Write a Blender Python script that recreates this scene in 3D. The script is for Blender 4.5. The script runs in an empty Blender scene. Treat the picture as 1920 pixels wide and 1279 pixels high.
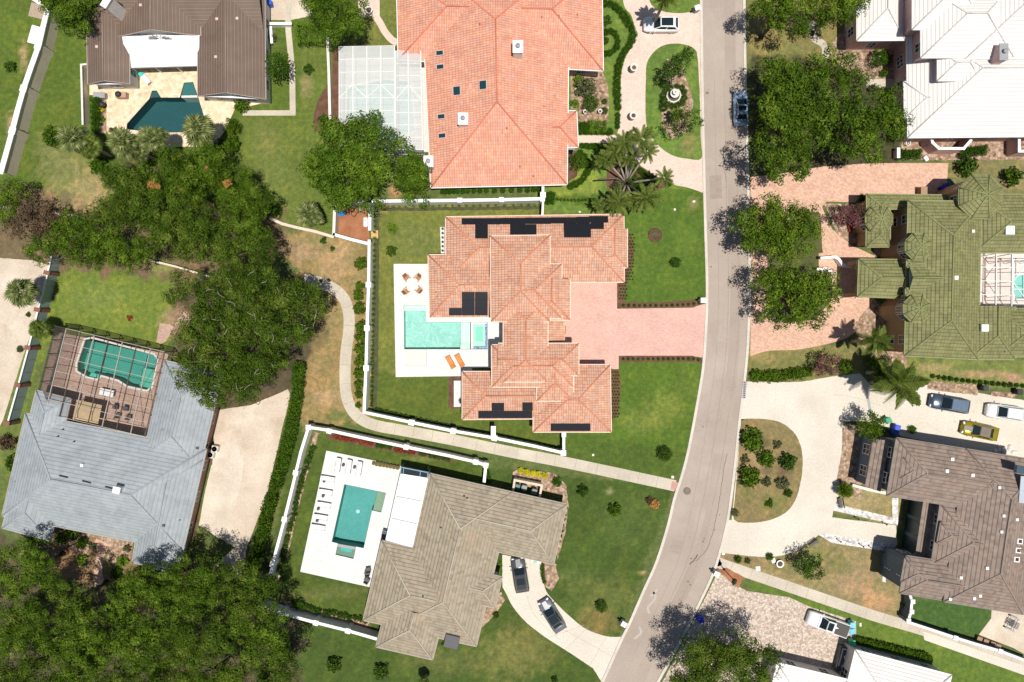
import bpy, bmesh, math, random
import numpy as np
from mathutils import Vector, Matrix
from mathutils.geometry import tessellate_polygon
R = math.radians
scene = bpy.context.scene
C = bpy.context.collection

# ------------------------------------------------------------------ camera, sky, sun, exposure
CAM_H = 91.4
cam = bpy.data.cameras.new('camera'); cam_o = bpy.data.objects.new('camera', cam); C.objects.link(cam_o)
cam_o.location = (0, 0, CAM_H); cam_o.rotation_euler = (0, 0, 0)
cam.sensor_width = 36; cam.lens = 24; cam.clip_start = 1; cam.clip_end = 2000
scene.camera = cam_o
SUN_EL, SUN_AZ = 78.5, -53.0                 # degrees; azimuth counter-clockwise from +X
w = bpy.data.worlds.new('World'); scene.world = w; w.use_nodes = True
nt = w.node_tree; bg = nt.nodes['Background']
sky = nt.nodes.new('ShaderNodeTexSky'); sky.sky_type = 'NISHITA'; sky.sun_disc = False
sky.sun_elevation = R(SUN_EL); sky.sun_rotation = R(90 - SUN_AZ)
nt.links.new(sky.outputs[0], bg.inputs[0]); bg.inputs[1].default_value = 0.065
sl = bpy.data.lights.new('sun', 'SUN'); sl.energy = 5.0; sl.angle = R(0.5); sl.color = (1, 0.945, 0.86)
so = bpy.data.objects.new('sun', sl); C.objects.link(so)
d = Vector((math.cos(R(SUN_EL)) * math.cos(R(SUN_AZ)), math.cos(R(SUN_EL)) * math.sin(R(SUN_AZ)), math.sin(R(SUN_EL))))
so.rotation_euler = d.to_track_quat('Z', 'Y').to_euler(); so.location = (0, 0, 60)
scene.view_settings.view_transform = 'Standard'; scene.view_settings.look = 'None'
scene.view_settings.exposure = 0.0; scene.view_settings.gamma = 1.0
scene.view_settings.use_curve_mapping = False

# ------------------------------------------------------------------ survey units -> metres
S = 14.0                                      # survey units per metre on the ground
def W(px, py, h=0.0):
    k = (CAM_H - h) / CAM_H / S
    return ((px - 960) * k, (639.5 - py) * k)
def W3(px, py, h=0.0):
    x, y = W(px, py, h); return Vector((x, y, h))

# ------------------------------------------------------------------ object helpers
def mesh_np(name, verts, faces, mats=None, midx=None, uvs=None, rnd=None, smooth=False):
    me = bpy.data.meshes.new(name)
    me.from_pydata([tuple(v) for v in verts], [], faces)
    for m in (mats or []): me.materials.append(m)
    if midx is not None: me.polygons.foreach_set('material_index', midx)
    if uvs is not None:
        uv = me.uv_layers.new(name='UVMap'); uv.data.foreach_set('uv', [c for f in uvs for p in f for c in p])
    if smooth: me.polygons.foreach_set('use_smooth', [True] * len(me.polygons))
    me.update(); return me
def link(name, me, parent=None, loc=(0, 0, 0), rz=0.0):
    o = bpy.data.objects.new(name, me); C.objects.link(o); o.location = loc; o.rotation_euler = (0, 0, rz)
    if parent: o.parent = parent
    return o
def tag(o, label=None, cat=None, group=None, kind=None):
    if label: o['label'] = label
    if cat: o['category'] = cat
    if group: o['group'] = group
    if kind: o['kind'] = kind
    return o
def empty(name, loc=(0, 0, 0), rz=0.0): return link(name, None, None, loc, rz)
def thing(name, label, cat, loc=(0, 0, 0), rz=0.0, group=None): return tag(empty(name, loc, rz), label, cat, group)
def kids(o): return [c for c in C.objects if c.parent is o]
def copy_tree(o, loc=None, rz=None, label=None, sc=None, parent=None, ch=None):
    c = o.copy(); C.objects.link(c)
    if parent: c.parent = parent
    if loc is not None: c.location = loc
    if rz is not None: c.rotation_euler = (0, 0, rz)
    if label: c['label'] = label
    if sc is not None: c.scale = (sc, sc, sc) if not hasattr(sc, '__len__') else sc
    for k in list(o.children): copy_tree(k, parent=c)
    return c

class MB:                                     # a mesh collected from shapes
    def __init__(s): s.v = []; s.f = []; s.m = []; s.mats = []; s.sm = []
    def mi(s, m):
        if m not in s.mats: s.mats.append(m)
        return s.mats.index(m)
    def add(s, vs, fs, m, smooth=False):
        b = len(s.v); s.v += [tuple(v) for v in vs]; k = s.mi(m)
        for f in fs: s.f.append(tuple(i + b for i in f)); s.m.append(k); s.sm.append(smooth)
    def box(s, c, d, m, rz=0.0, rx=0.0, ry=0.0, bev=0.0, taper=1.0):
        hx, hy, hz = d[0] / 2, d[1] / 2, d[2] / 2
        M = Matrix.Rotation(rz, 3, 'Z') @ Matrix.Rotation(ry, 3, 'Y') @ Matrix.Rotation(rx, 3, 'X')
        if bev > 0:
            b = min(bev, hx * .9, hy * .9, hz * .9)
            rings = [(-hz, hx - b, hy - b), (-hz + b, hx, hy), (hz - b, hx * taper, hy * taper), (hz, (hx - b) * taper, (hy - b) * taper)]
            vs = []
            for z, x, y in rings:
                cx, cy = min(b, x * .4), min(b, y * .4)
                vs += [M @ Vector(p) + Vector(c) for p in ((-x, -y + cy, z), (-x + cx, -y, z), (x - cx, -y, z), (x, -y + cy, z), (x, y - cy, z), (x - cx, y, z), (-x + cx, y, z), (-x, y - cy, z))]
            fs = [tuple(range(7, -1, -1)), tuple(range(24, 32))]
            for r_ in range(3):
                for i in range(8): fs.append((r_ * 8 + i, r_ * 8 + (i + 1) % 8, r_ * 8 + 8 + (i + 1) % 8, r_ * 8 + 8 + i))
            s.add(vs, fs, m); return
        vs = [M @ Vector((x * (taper if z > 0 else 1), y * (taper if z > 0 else 1), z)) + Vector(c) for z in (-hz, hz) for x, y in ((-hx, -hy), (hx, -hy), (hx, hy), (-hx, hy))]
        s.add(vs, [(3, 2, 1, 0), (4, 5, 6, 7), (0, 1, 5, 4), (1, 2, 6, 5), (2, 3, 7, 6), (3, 0, 4, 7)], m)
    def lathe(s, c, prof, m, n=14, smooth=True, rx=0.0, rz=0.0, cap=True):
        M = Matrix.Rotation(rz, 3, 'Z') @ Matrix.Rotation(rx, 3, 'X'); vs = []; fs = []
        for r_, z in prof:
            for i in range(n):
                a = 2 * math.pi * i / n; vs.append(M @ Vector((r_ * math.cos(a), r_ * math.sin(a), z)) + Vector(c))
        for j in range(len(prof) - 1):
            for i in range(n): fs.append((j * n + i, j * n + (i + 1) % n, (j + 1) * n + (i + 1) % n, (j + 1) * n + i))
        if cap:
            if prof[0][0] > 1e-4: fs.append(tuple(range(n - 1, -1, -1)))
            if prof[-1][0] > 1e-4: fs.append(tuple((len(prof) - 1) * n + i for i in range(n)))
        s.add(vs, fs, m, smooth)
    def tube(s, pts, rad, m, n=6):
        pts = [Vector(p) for p in pts]
        if not hasattr(rad, '__len__'): rad = [rad] * len(pts)
        vs = []; fs = []
        for i, p in enumerate(pts):
            t = (pts[min(i + 1, len(pts) - 1)] - pts[max(i - 1, 0)]).normalized()
            a = t.cross(Vector((0, 0, 1)));
            if a.length < 1e-3: a = t.cross(Vector((1, 0, 0)))
            a.normalize(); b = t.cross(a)
            for k in range(n):
                q = 2 * math.pi * k / n; vs.append(p + (a * math.cos(q) + b * math.sin(q)) * rad[i])
        for i in range(len(pts) - 1):
            for k in range(n): fs.append((i * n + k, (i + 1) * n + k, (i + 1) * n + (k + 1) % n, i * n + (k + 1) % n))
        fs += [tuple(range(n)), tuple((len(pts) - 1) * n + k for k in range(n - 1, -1, -1))]
        s.add(vs, fs, m, True)
    def beam(s, a, b, wd, ht, m):             # rectangular bar between two points
        a, b = Vector(a), Vector(b); t = (b - a).normalized()
        u = t.cross(Vector((0, 0, 1)));
        if u.length < 1e-3: u = Vector((1, 0, 0))
        u.normalize(); v = u.cross(t)
        vs = [p + u * x * wd / 2 + v * y * ht / 2 for p in (a, b) for x, y in ((-1, -1), (1, -1), (1, 1), (-1, 1))]
        s.add(vs, [(3, 2, 1, 0), (4, 5, 6, 7), (0, 1, 5, 4), (1, 2, 6, 5), (2, 3, 7, 6), (3, 0, 4, 7)], m)
    def prism(s, pts, z0, z1, m, holes=(), mside=None):   # pts: ground XY (metres)
        loops = [[Vector((p[0], p[1], 0)) for p in pts]] + [[Vector((p[0], p[1], 0)) for p in h] for h in holes]
        flat = [p for l in loops for p in l]; n = len(flat)
        tris = tessellate_polygon(loops)
        fs = []
        for t in tris:
            a, b, c = (flat[i] for i in t)
            if (b - a).cross(c - a).z < 0: t = (t[0], t[2], t[1])
            fs.append(tuple(t))
        s.add([(p.x, p.y, z1) for p in flat], fs, m)
        if z1 - z0 > 1e-4:
            for l in loops:
                k = len(l); vs = [(p.x, p.y, z0) for p in l] + [(p.x, p.y, z1) for p in l]
                ar = sum(l[i].x * l[(i + 1) % k].y - l[(i + 1) % k].x * l[i].y for i in range(k))
                sd = [(i, (i + 1) % k, k + (i + 1) % k, k + i) for i in range(k)]
                if (ar < 0) != (l is not loops[0]): sd = [f[::-1] for f in sd]
                s.add(vs, sd, mside or m)
    def build(s, name, parent=None, loc=(0, 0, 0), rz=0.0):
        me = bpy.data.meshes.new(name); me.from_pydata(s.v, [], s.f)
        for m in s.mats: me.materials.append(m)
        me.polygons.foreach_set('material_index', s.m); me.polygons.foreach_set('use_smooth', s.sm)
        me.update(); return link(name, me, parent, loc, rz)

# ------------------------------------------------------------------ materials
def new_mat(name):
    m = bpy.data.materials.new(name); m.use_nodes = True; n = m.node_tree
    return m, n, n.nodes['Principled BSDF']
def ramp(n, fac, cols, interp='LINEAR'):
    r = n.nodes.new('ShaderNodeValToRGB'); r.color_ramp.interpolation = interp
    e = r.color_ramp.elements
    while len(e) > 1: e.remove(e[0])
    for i, (p, c) in enumerate(cols):
        q = e[0] if i == 0 else e.new(p)
        q.position = p; q.color = (*c, 1)
    n.links.new(fac, r.inputs[0]); return r.outputs[0]
def node(n, t, **kw):
    x = n.nodes.new(t)
    for k, v in kw.items():
        if k.startswith('i_'):
            key = k[2:].replace('_', ' '); x.inputs[int(key) if key.isdigit() else key].default_value = v
        else: setattr(x, k, v)
    return x
def noise(n, vec, scale, detail=4, rough=.55):
    t = node(n, 'ShaderNodeTexNoise', i_Scale=scale, i_Detail=detail, i_Roughness=rough)
    n.links.new(vec, t.inputs['Vector']); return t.outputs['Fac']
def pos(n): return n.nodes.new('ShaderNodeNewGeometry').outputs['Position']
def mixc(n, fac, a, b, mode='MIX'):
    x = node(n, 'ShaderNodeMix', data_type='RGBA', blend_type=mode)
    for s_, v in ((x.inputs[0], fac), (x.inputs[6], a), (x.inputs[7], b)):
        if hasattr(v, 'links'): n.links.new(v, s_)
        elif hasattr(v, '__len__'): s_.default_value = (*v, 1)
        else: s_.default_value = v
    return x.outputs[2]
def mth(n, op, a, b=None):
    x = node(n, 'ShaderNodeMath', operation=op)
    for i, v in enumerate((a, b)):
        if v is None: continue
        if hasattr(v, 'links'): n.links.new(v, x.inputs[i])
        else: x.inputs[i].default_value = v
    return x.outputs[0]
def bump(n, p, h, strength=.3, dist=.05):
    b = node(n, 'ShaderNodeBump', i_Strength=strength, i_Distance=dist)
    n.links.new(h, b.inputs['Height']); n.links.new(b.outputs[0], p.inputs['Normal'])
_pm = {}
def plain(col, rough=.6, metal=0.0, name='paint'):
    k = (tuple(col), rough, metal, name)
    if k in _pm: return _pm[k]
    m, n, p = new_mat(name); p.inputs['Roughness'].default_value = rough; p.inputs['Metallic'].default_value = metal
    f = noise(n, pos(n), 2.2, 3)
    n.links.new(ramp(n, f, [(.3, tuple(c * .9 for c in col)), (.7, tuple(min(1, c * 1.06) for c in col))]), p.inputs['Base Color'])
    _pm[k] = m; return m
def surf(name, c1, c2, scale=.35, fine=6.0, rough=.85, b=.15, c3=None, stain=None):   # large tone drift + fine grain
    m, n, p = new_mat(name); p.inputs['Roughness'].default_value = rough; P = pos(n)
    a = ramp(n, noise(n, P, scale, 5), [(.32, c1), (.68, c2)])
    f = noise(n, P, fine, 6, .7)
    a = mixc(n, 1.0, a, ramp(n, f, [(.25, (.80, .80, .80)), (.75, (1.14, 1.14, 1.14))]), 'MULTIPLY')
    if c3: a = mixc(n, ramp(n, noise(n, P, scale * 2.7, 6, .7), [(.52, (0, 0, 0)), (.66, (1, 1, 1))]), a, c3)
    if stain: a = mixc(n, ramp(n, noise(n, P, scale * .9, 7, .75), [(.5, (0, 0, 0)), (.72, (.8, .8, .8))]), a, stain)
    n.links.new(a, p.inputs['Base Color']); bump(n, p, f, b); return m
def roof_tile(name, cols, tw=.34, th=.40, var=1.0, line=.72, stain=None, stf=(.5, .7), bumpd=.07, col=None, course=1.0, barrel=.5):
    m, n, p = new_mat(name); p.inputs['Roughness'].default_value = .75
    uv = n.nodes.new('ShaderNodeUVMap').outputs[0]
    br = node(n, 'ShaderNodeTexBrick', i_Scale=1.0, offset=.5)
    br.inputs['Brick Width'].default_value = tw; br.inputs['Row Height'].default_value = th; br.inputs['Mortar Size'].default_value = .0
    br.inputs['Color1'].default_value = (0, 0, 0, 1); br.inputs['Color2'].default_value = (1, 1, 1, 1)
    n.links.new(uv, br.inputs['Vector'])
    k = len(cols); a = ramp(n, br.outputs['Color'], [(i / (k - 1), c) for i, c in enumerate(cols)])
    big = noise(n, pos(n), .5, 5, .65)
    a = mixc(n, 1.0, a, ramp(n, big, [(.3, (.86, .86, .86)), (.7, (1.1, 1.1, 1.1))]), 'MULTIPLY')
    if stain: a = mixc(n, ramp(n, noise(n, pos(n), .33, 7, .72), [(stf[0], (0, 0, 0)), (stf[1], (.75, .75, .75))]), a, stain)
    sp = n.nodes.new('ShaderNodeSeparateXYZ'); n.links.new(uv, sp.inputs[0])
    v = mth(n, 'FRACT', mth(n, 'DIVIDE', sp.outputs[1], th)); u = mth(n, 'FRACT', mth(n, 'DIVIDE', sp.outputs[0], tw))
    a = mixc(n, 1.0, a, ramp(n, v, [(0, (line,) * 3), (.16, (1, 1, 1)), (1, (1.0,) * 3)]), 'MULTIPLY')
    if col: a = mixc(n, 1.0, a, ramp(n, u, [(0, (col,) * 3), (.22, (1.04,) * 3), (.8, (1.04,) * 3), (1, (col,) * 3)]), 'MULTIPLY')
    n.links.new(a, p.inputs['Base Color'])
    saw = ramp(n, v, [(0, (0, 0, 0)), (.2, (1, 1, 1)), (1, (.0, .0, .0))])
    hgt = mth(n, 'ADD', mth(n, 'MULTIPLY', saw, course), mth(n, 'MULTIPLY', mth(n, 'SINE', mth(n, 'MULTIPLY', u, math.pi)), barrel))
    bump(n, p, hgt, 1.0, bumpd); return m
def roof_metal(name, c, c2, rib=.42, line=.8, rough=.45):
    m, n, p = new_mat(name); p.inputs['Roughness'].default_value = rough
    uv = n.nodes.new('ShaderNodeUVMap').outputs[0]; sp = n.nodes.new('ShaderNodeSeparateXYZ'); n.links.new(uv, sp.inputs[0])
    u = mth(n, 'FRACT', mth(n, 'DIVIDE', sp.outputs[1], rib))
    rb = ramp(n, u, [(0, (1, 1, 1)), (.16, (1, 1, 1)), (.22, (0, 0, 0)), (.94, (0, 0, 0)), (1, (1, 1, 1))])
    a = ramp(n, noise(n, pos(n), .6, 4), [(.3, c), (.7, c2)])
    a = mixc(n, 1.0, a, mixc(n, rb, (1, 1, 1), (line,) * 3), 'MULTIPLY')
    n.links.new(a, p.inputs['Base Color']); bump(n, p, rb, .7, .06); return m
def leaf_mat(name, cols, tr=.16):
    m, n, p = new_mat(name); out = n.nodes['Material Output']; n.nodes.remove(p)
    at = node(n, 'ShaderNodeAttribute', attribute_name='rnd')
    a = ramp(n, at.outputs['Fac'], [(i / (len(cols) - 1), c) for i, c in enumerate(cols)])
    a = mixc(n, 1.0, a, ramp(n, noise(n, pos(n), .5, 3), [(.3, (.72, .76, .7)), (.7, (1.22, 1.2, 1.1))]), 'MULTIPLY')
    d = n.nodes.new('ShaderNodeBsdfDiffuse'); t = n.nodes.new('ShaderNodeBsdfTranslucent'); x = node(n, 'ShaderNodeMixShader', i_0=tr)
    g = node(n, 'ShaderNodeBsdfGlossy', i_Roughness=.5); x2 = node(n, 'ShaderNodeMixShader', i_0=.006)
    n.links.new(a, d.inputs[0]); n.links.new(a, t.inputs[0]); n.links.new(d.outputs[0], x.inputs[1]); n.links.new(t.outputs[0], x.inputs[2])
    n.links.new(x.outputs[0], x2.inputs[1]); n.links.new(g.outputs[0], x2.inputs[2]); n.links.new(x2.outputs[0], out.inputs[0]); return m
def screen_mat(name, col, alpha):
    m, n, p = new_mat(name); out = n.nodes['Material Output']; n.nodes.remove(p)
    t = n.nodes.new('ShaderNodeBsdfTransparent'); d = node(n, 'ShaderNodeBsdfDiffuse'); d.inputs[0].default_value = (*col, 1)
    x = node(n, 'ShaderNodeMixShader', i_0=alpha); n.links.new(t.outputs[0], x.inputs[1]); n.links.new(d.outputs[0], x.inputs[2])
    n.links.new(x.outputs[0], out.inputs[0]); return m
def water_mat(name, col, gloss=.06, rip=9.0):
    m, n, p = new_mat(name); out = n.nodes['Material Output']; n.nodes.remove(p); P = pos(n)
    t = n.nodes.new('ShaderNodeBsdfTransparent'); t.inputs[0].default_value = (*col, 1)
    g = node(n, 'ShaderNodeBsdfGlossy', i_Roughness=.02); x = node(n, 'ShaderNodeMixShader', i_0=gloss)
    fr = node(n, 'ShaderNodeFresnel', i_IOR=1.33); n.links.new(fr.outputs[0], x.inputs[0])
    b = node(n, 'ShaderNodeBump', i_Strength=.35, i_Distance=.05); n.links.new(noise(n, P, rip, 3), b.inputs['Height'])
    n.links.new(b.outputs[0], g.inputs['Normal']); n.links.new(b.outputs[0], fr.inputs['Normal'])
    n.links.new(t.outputs[0], x.inputs[1]); n.links.new(g.outputs[0], x.inputs[2]); n.links.new(x.outputs[0], out.inputs[0]); return m
def paver_mat(name, cols, bw=.25, bh=.14, rot=.4, line=.85):
    m, n, p = new_mat(name); p.inputs['Roughness'].default_value = .85; P = pos(n)
    mp = node(n, 'ShaderNodeMapping'); mp.inputs['Rotation'].default_value = (0, 0, rot); n.links.new(P, mp.inputs[0])
    br = node(n, 'ShaderNodeTexBrick', i_Scale=1.0); br.inputs['Brick Width'].default_value = bw; br.inputs['Row Height'].default_value = bh; br.inputs['Mortar Size'].default_value = .012
    br.inputs['Color1'].default_value = (0, 0, 0, 1); br.inputs['Color2'].default_value = (1, 1, 1, 1); br.inputs['Mortar'].default_value = (.4, .4, .4, 1)
    n.links.new(mp.outputs[0], br.inputs['Vector'])
    k = len(cols); a = ramp(n, br.outputs['Color'], [(i / (k - 1), c) for i, c in enumerate(cols)])
    a = mixc(n, 1.0, a, mixc(n, br.outputs['Fac'], (1, 1, 1), (line,) * 3), 'MULTIPLY')
    a = mixc(n, 1.0, a, ramp(n, noise(n, P, .4, 6, .7), [(.3, (.88, .87, .86)), (.7, (1.07, 1.07, 1.07))]), 'MULTIPLY')
    n.links.new(a, p.inputs['Base Color']); return m
def stone_mat(name, cols, scale=3.0, dark=.5):
    m, n, p = new_mat(name); p.inputs['Roughness'].default_value = .9; P = pos(n)
    v = node(n, 'ShaderNodeTexVoronoi', i_Scale=scale); n.links.new(P, v.inputs['Vector'])
    sp = n.nodes.new('ShaderNodeSeparateColor'); n.links.new(v.outputs['Color'], sp.inputs[0])
    a = ramp(n, sp.outputs[0], [(i / (len(cols) - 1), c) for i, c in enumerate(cols)])
    a = mixc(n, 1.0, a, ramp(n, v.outputs['Distance'], [(.3, (1, 1, 1)), (.75, (dark,) * 3)]), 'MULTIPLY')
    a = mixc(n, 1.0, a, ramp(n, noise(n, P, 1.5, 5), [(.3, (.8, .8, .8)), (.7, (1.12, 1.12, 1.12))]), 'MULTIPLY')
    n.links.new(a, p.inputs['Base Color']); bump(n, p, v.outputs['Distance'], .4, .04); return m

M = {}
M['white'] = plain((.80, .80, .79), .5, name='white_paint')
M['deckwhite'] = surf('white_deck', (.62, .61, .59), (.68, .67, .65), .3, 3.0, .7, .05)
M['asphalt'] = surf('road_surface', (.33, .272, .228), (.39, .327, .278), .12, 7.0, .9, .15, None, (.43, .37, .32))
M['kerb'] = surf('kerb_concrete', (.52, .48, .42), (.62, .57, .50), .4, 5)
M['walk'] = surf('sidewalk_concrete', (.46, .41, .33), (.57, .51, .42), .25, 4, .9, .1, None, (.40, .35, .29))
M['cream'] = surf('cream_concrete', (.57, .525, .445), (.645, .595, .515), .15, 4, .8, .05, None, (.50, .45, .375))
M['tanconc'] = surf('tan_concrete', (.48, .39, .30), (.64, .56, .46), .22, 4, .9, .1, None, (.38, .30, .22))
M['pinkdrive'] = paver_mat('pink_paver', [(.54, .32, .26), (.61, .375, .315), (.65, .42, .36)], .24, .12, .0, .95)
M['salmon'] = paver_mat('salmon_paver', [(.50, .30, .21), (.59, .37, .27), (.67, .455, .345)], .28, .16, .5, .9)
M['beigedrive'] = paver_mat('beige_paver', [(.57, .44, .37), (.66, .52, .44), (.70, .56, .48)], .22, .12, .3, .95)
M['travertine'] = stone_mat('travertine', [(.62, .48, .32), (.74, .60, .42), (.80, .68, .50)], 2.0, .93)
M['cobble'] = stone_mat('cobble', [(.40, .31, .24), (.54, .44, .36), (.68, .59, .51), (.48, .38, .30)], 4.6, .72)
M['pebble'] = stone_mat('white_pebble', [(.85, .83, .80), (.6, .58, .56), (.85, .83, .8), (.35, .33, .32)], 3.6, .7)
M['mulch'] = surf('mulch', (.085, .042, .024), (.16, .085, .05), 1.2, 9, .95, .5)
M['redmulch'] = surf('red_mulch', (.26, .10, .045), (.38, .17, .085), .8, 8, .95, .5)
M['chips'] = stone_mat('bark_chips', [(.27, .165, .10), (.38, .25, .16), (.52, .39, .29), (.17, .095, .055)], 3.0, .7)
M['brownpaver'] = paver_mat('brown_paver', [(.36, .24, .19), (.44, .30, .24), (.50, .35, .28)], .3, .15, .25, .9)
M['glass'] = plain((.02, .028, .035), .08, name='window_glass')
M['dark'] = plain((.02, .02, .022), .6, name='dark_paint')
M['char'] = plain((.07, .07, .075), .6, name='charcoal')
M['grey'] = plain((.30, .31, .32), .6, name='grey_paint')
M['chrome'] = plain((.6, .6, .6), .25, .9, name='metal')
M['tyre'] = plain((.015, .015, .015), .8, name='rubber')
M['terra'] = plain((.45, .2, .1), .8, name='terracotta')
M['wood'] = plain((.40, .17, .06), .6, name='teak')
M['stonew'] = plain((.70, .66, .60), .8, name='cast_stone')
M['bark'] = surf('bark', (.10, .075, .055), (.17, .13, .10), 3, 12, .95, .6)
M['palebark'] = surf('pale_bark', (.30, .26, .21), (.42, .37, .31), 3, 12, .95, .6)
M['frame_white'] = plain((.8, .8, .78), .4, name='aluminium_white')
M['frame_bronze'] = plain((.09, .065, .05), .5, name='aluminium_bronze')
# ------------------------------------------------------------------ ground sheet
def vnoise(x, y, sc, seed):
    x = x / sc + 512; y = y / sc + 512
    rng = np.random.RandomState(seed); T = rng.rand(2048, 2048) if False else None
    def h(i, j):
        v = np.sin(i * 127.1 + j * 311.7 + seed * 74.7) * 43758.5453; return v - np.floor(v)
    i = np.floor(x); j = np.floor(y); fx = x - i; fy = y - j; fx = fx * fx * (3 - 2 * fx); fy = fy * fy * (3 - 2 * fy)
    return (h(i, j) * (1 - fx) + h(i + 1, j) * fx) * (1 - fy) + (h(i, j + 1) * (1 - fx) + h(i + 1, j + 1) * fx) * fy
def sdist(X, Y, poly):                        # signed distance in survey units, + inside
    dmin = np.full(X.shape, 1e9); ins = np.zeros(X.shape, bool); n = len(poly)
    for i in range(n):
        x1, y1 = poly[i]; x2, y2 = poly[(i + 1) % n]; dx, dy = x2 - x1, y2 - y1
        t = np.clip(((X - x1) * dx + (Y - y1) * dy) / (dx * dx + dy * dy + 1e-9), 0, 1)
        dmin = np.minimum(dmin, np.hypot(X - x1 - t * dx, Y - y1 - t * dy))
        c = ((y1 > Y) != (y2 > Y)) & (X < (x2 - x1) * (Y - y1) / (y2 - y1 + 1e-9) + x1)
        ins ^= c
    return np.where(ins, dmin, -dmin)

POOL_C = [(757, 573), (798, 573), (799, 604), (914, 604), (914, 655), (800, 655), (800, 686), (758, 686)]
POOL_E = [(645.7, 908), (724, 924), (715, 961), (697.6, 957), (682, 1028), (668, 1025), (663, 1048), (629, 1040), (633.5, 1019), (622, 1016)]
POOL_A = [(237, 243), (238, 232), (280, 185), (285, 170), (294, 170), (302, 183), (337, 183), (345, 155), (362, 154), (371, 180), (384, 222), (380, 247), (310, 249)]
POOL_D = [(161, 637), (175, 635), (289, 665), (295, 674), (285, 725), (276, 731), (240, 723), (223, 712), (191, 703), (184, 710), (165, 706), (146, 695), (146, 682)]
POOL_B = [(652, 165), (720, 150), (770, 155), (778, 245), (740, 262), (690, 232), (650, 225)]
POOL_G = [(1900, 520), (1920, 513), (1960, 513), (1960, 560), (1905, 560), (1896, 545)]
POOLS = [POOL_C, POOL_E, POOL_A, POOL_D, POOL_B, POOL_G]

G_OLIVE = (.115, .14, .03); G_BRIGHT = (.066, .122, .012); G_DARK = (.046, .082, .010); G_LIGHT = (.15, .19, .045)
G_DRY = (.30, .235, .12); G_TAN = (.225, .175, .075); G_DIRT = (.30, .225, .13); G_SOIL = (.07, .045, .028)
regions = [  # polygon, colour, softness, ragged edge
    ([(-60, -60), (620, -60), (625, 440), (500, 420), (-60, 420)], (.074, .118, .013), 6, 5),
    ([(560, 60), (625, 60), (625, 430), (455, 420), (455, 222), (560, 222)], (.095, .135, .022), 6, 6),
    ([(640, -60), (760, -60), (760, 90), (640, 90)], G_OLIVE, 6, 6),
    ([(1060, -60), (1315, -60), (1322, 400), (1000, 400), (1000, 300), (1060, 280)], (.10, .165, .026), 6, 6),
    ([(1040, 300), (1125, 300), (1125, 372), (1040, 372)], (.17, .23, .035), 6, 4),
    ([(1210, 80), (1312, 80), (1316, 300), (1210, 300)], (.095, .165, .028), 6, 6),
    ([(1400, -60), (1620, -60), (1700, 150), (1400, 110)], (.17, .16, .055), 14, 20),
    ([(700, 385), (1025, 385), (1025, 540), (870, 700), (870, 840), (700, 790)], (.125, .148, .028), 6, 5),
    ([(700, 700), (870, 700), (1060, 780), (1060, 850), (900, 830), (685, 780)], (.076, .112, .014), 12, 8),
    ([(1020, 370), (1325, 350), (1325, 575), (1150, 580), (1150, 400)], G_BRIGHT, 4, 3),
    ([(1150, 665), (1320, 665), (1300, 800), (1262, 900), (1060, 860), (1060, 800), (1140, 800)], (.068, .124, .011), 4, 3),
    ([(1060, 812), (1290, 850), (1262, 900), (1060, 862)], (.058, .10, .012), 10, 4),
    ([(545, 795), (930, 880), (1262, 912), (1130, 1279), (1000, 1320), (520, 1320), (500, 1100)], G_DARK, 5, 5),
    ([(578, 803), (920, 872), (905, 900), (610, 845), (560, 1075), (700, 1110), (690, 1190), (520, 1140)], (.060, .095, .011), 4, 4),
    ([(500, 420), (690, 455), (690, 780), (620, 808), (545, 800), (545, 700), (610, 560), (520, 480)], G_TAN, 10, 12),
    ([(700, 800), (960, 850), (950, 880), (580, 805), (560, 795)], (.075, .11, .026), 6, 6),
    ([(80, 490), (340, 500), (345, 600), (310, 650), (100, 610), (95, 640), (20, 800), (20, 740)], (.115, .165, .024), 8, 8),
    ([(-60, 700), (70, 720), (0, 1000), (-60, 1000)], (.10, .14, .03), 8, 8),
    ([(370, 1000), (500, 1100), (500, 1200), (300, 1200), (300, 1060)], (.10, .13, .03), 8, 8),
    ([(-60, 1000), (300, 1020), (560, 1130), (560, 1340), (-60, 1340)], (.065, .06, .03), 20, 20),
    ([(1410, 110), (1560, 100), (1700, 200), (1690, 300), (1480, 345), (1410, 330)], (.05, .05, .022), 12, 12),  # street-tree shade put into the ground colour so crown gaps look dark
    ([(1410, 390), (1540, 400), (1545, 480), (1570, 540), (1550, 600), (1440, 600), (1410, 560)], (.07, .08, .025), 10, 10),  # shade below the lower street trees, painted as dark ground
    ([(320, 520), (600, 520), (610, 640), (520, 770), (400, 780), (330, 700)], (.075, .06, .035), 12, 12),  # ground under the huge oak, its shade painted into the colour
    ([(100, 985), (250, 1015), (250, 1100), (90, 1090)], (.20, .13, .07), 8, 12),
    ([(-60, 330), (200, 380), (530, 400), (560, 480), (330, 520), (-60, 500)], (.13, .10, .055), 16, 16),
    ([(1370, 780), (1450, 780), (1510, 820), (1510, 920), (1490, 980), (1370, 985)], (.19, .155, .07), 5, 6),
    ([(1400, 640), (1620, 640), (1620, 720), (1400, 715)], (.15, .15, .05), 8, 10),
    ([(1640, 670), (1980, 680), (1980, 735), (1700, 720), (1640, 712)], (.14, .17, .045), 6, 8),
    ([(1345, 1010), (1680, 1010), (1720, 1180), (1350, 1070)], (.21, .18, .085), 6, 8),
    ([(1560, 910), (1690, 910), (1690, 990), (1560, 960)], (.22, .19, .085), 5, 5),
    ([(1390, 1085), (1720, 1175), (1980, 1290), (1980, 1340), (1700, 1290), (1600, 1200)], (.085, .145, .018), 6, 6),
    ([(1700, 1120), (1870, 1130), (1835, 1200), (1700, 1165)], (.045, .10, .018), 4, 3),
    ([(1760, 260), (1980, 260), (1980, 380), (1780, 370)], (.15, .15, .06), 12, 14),
]
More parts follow.
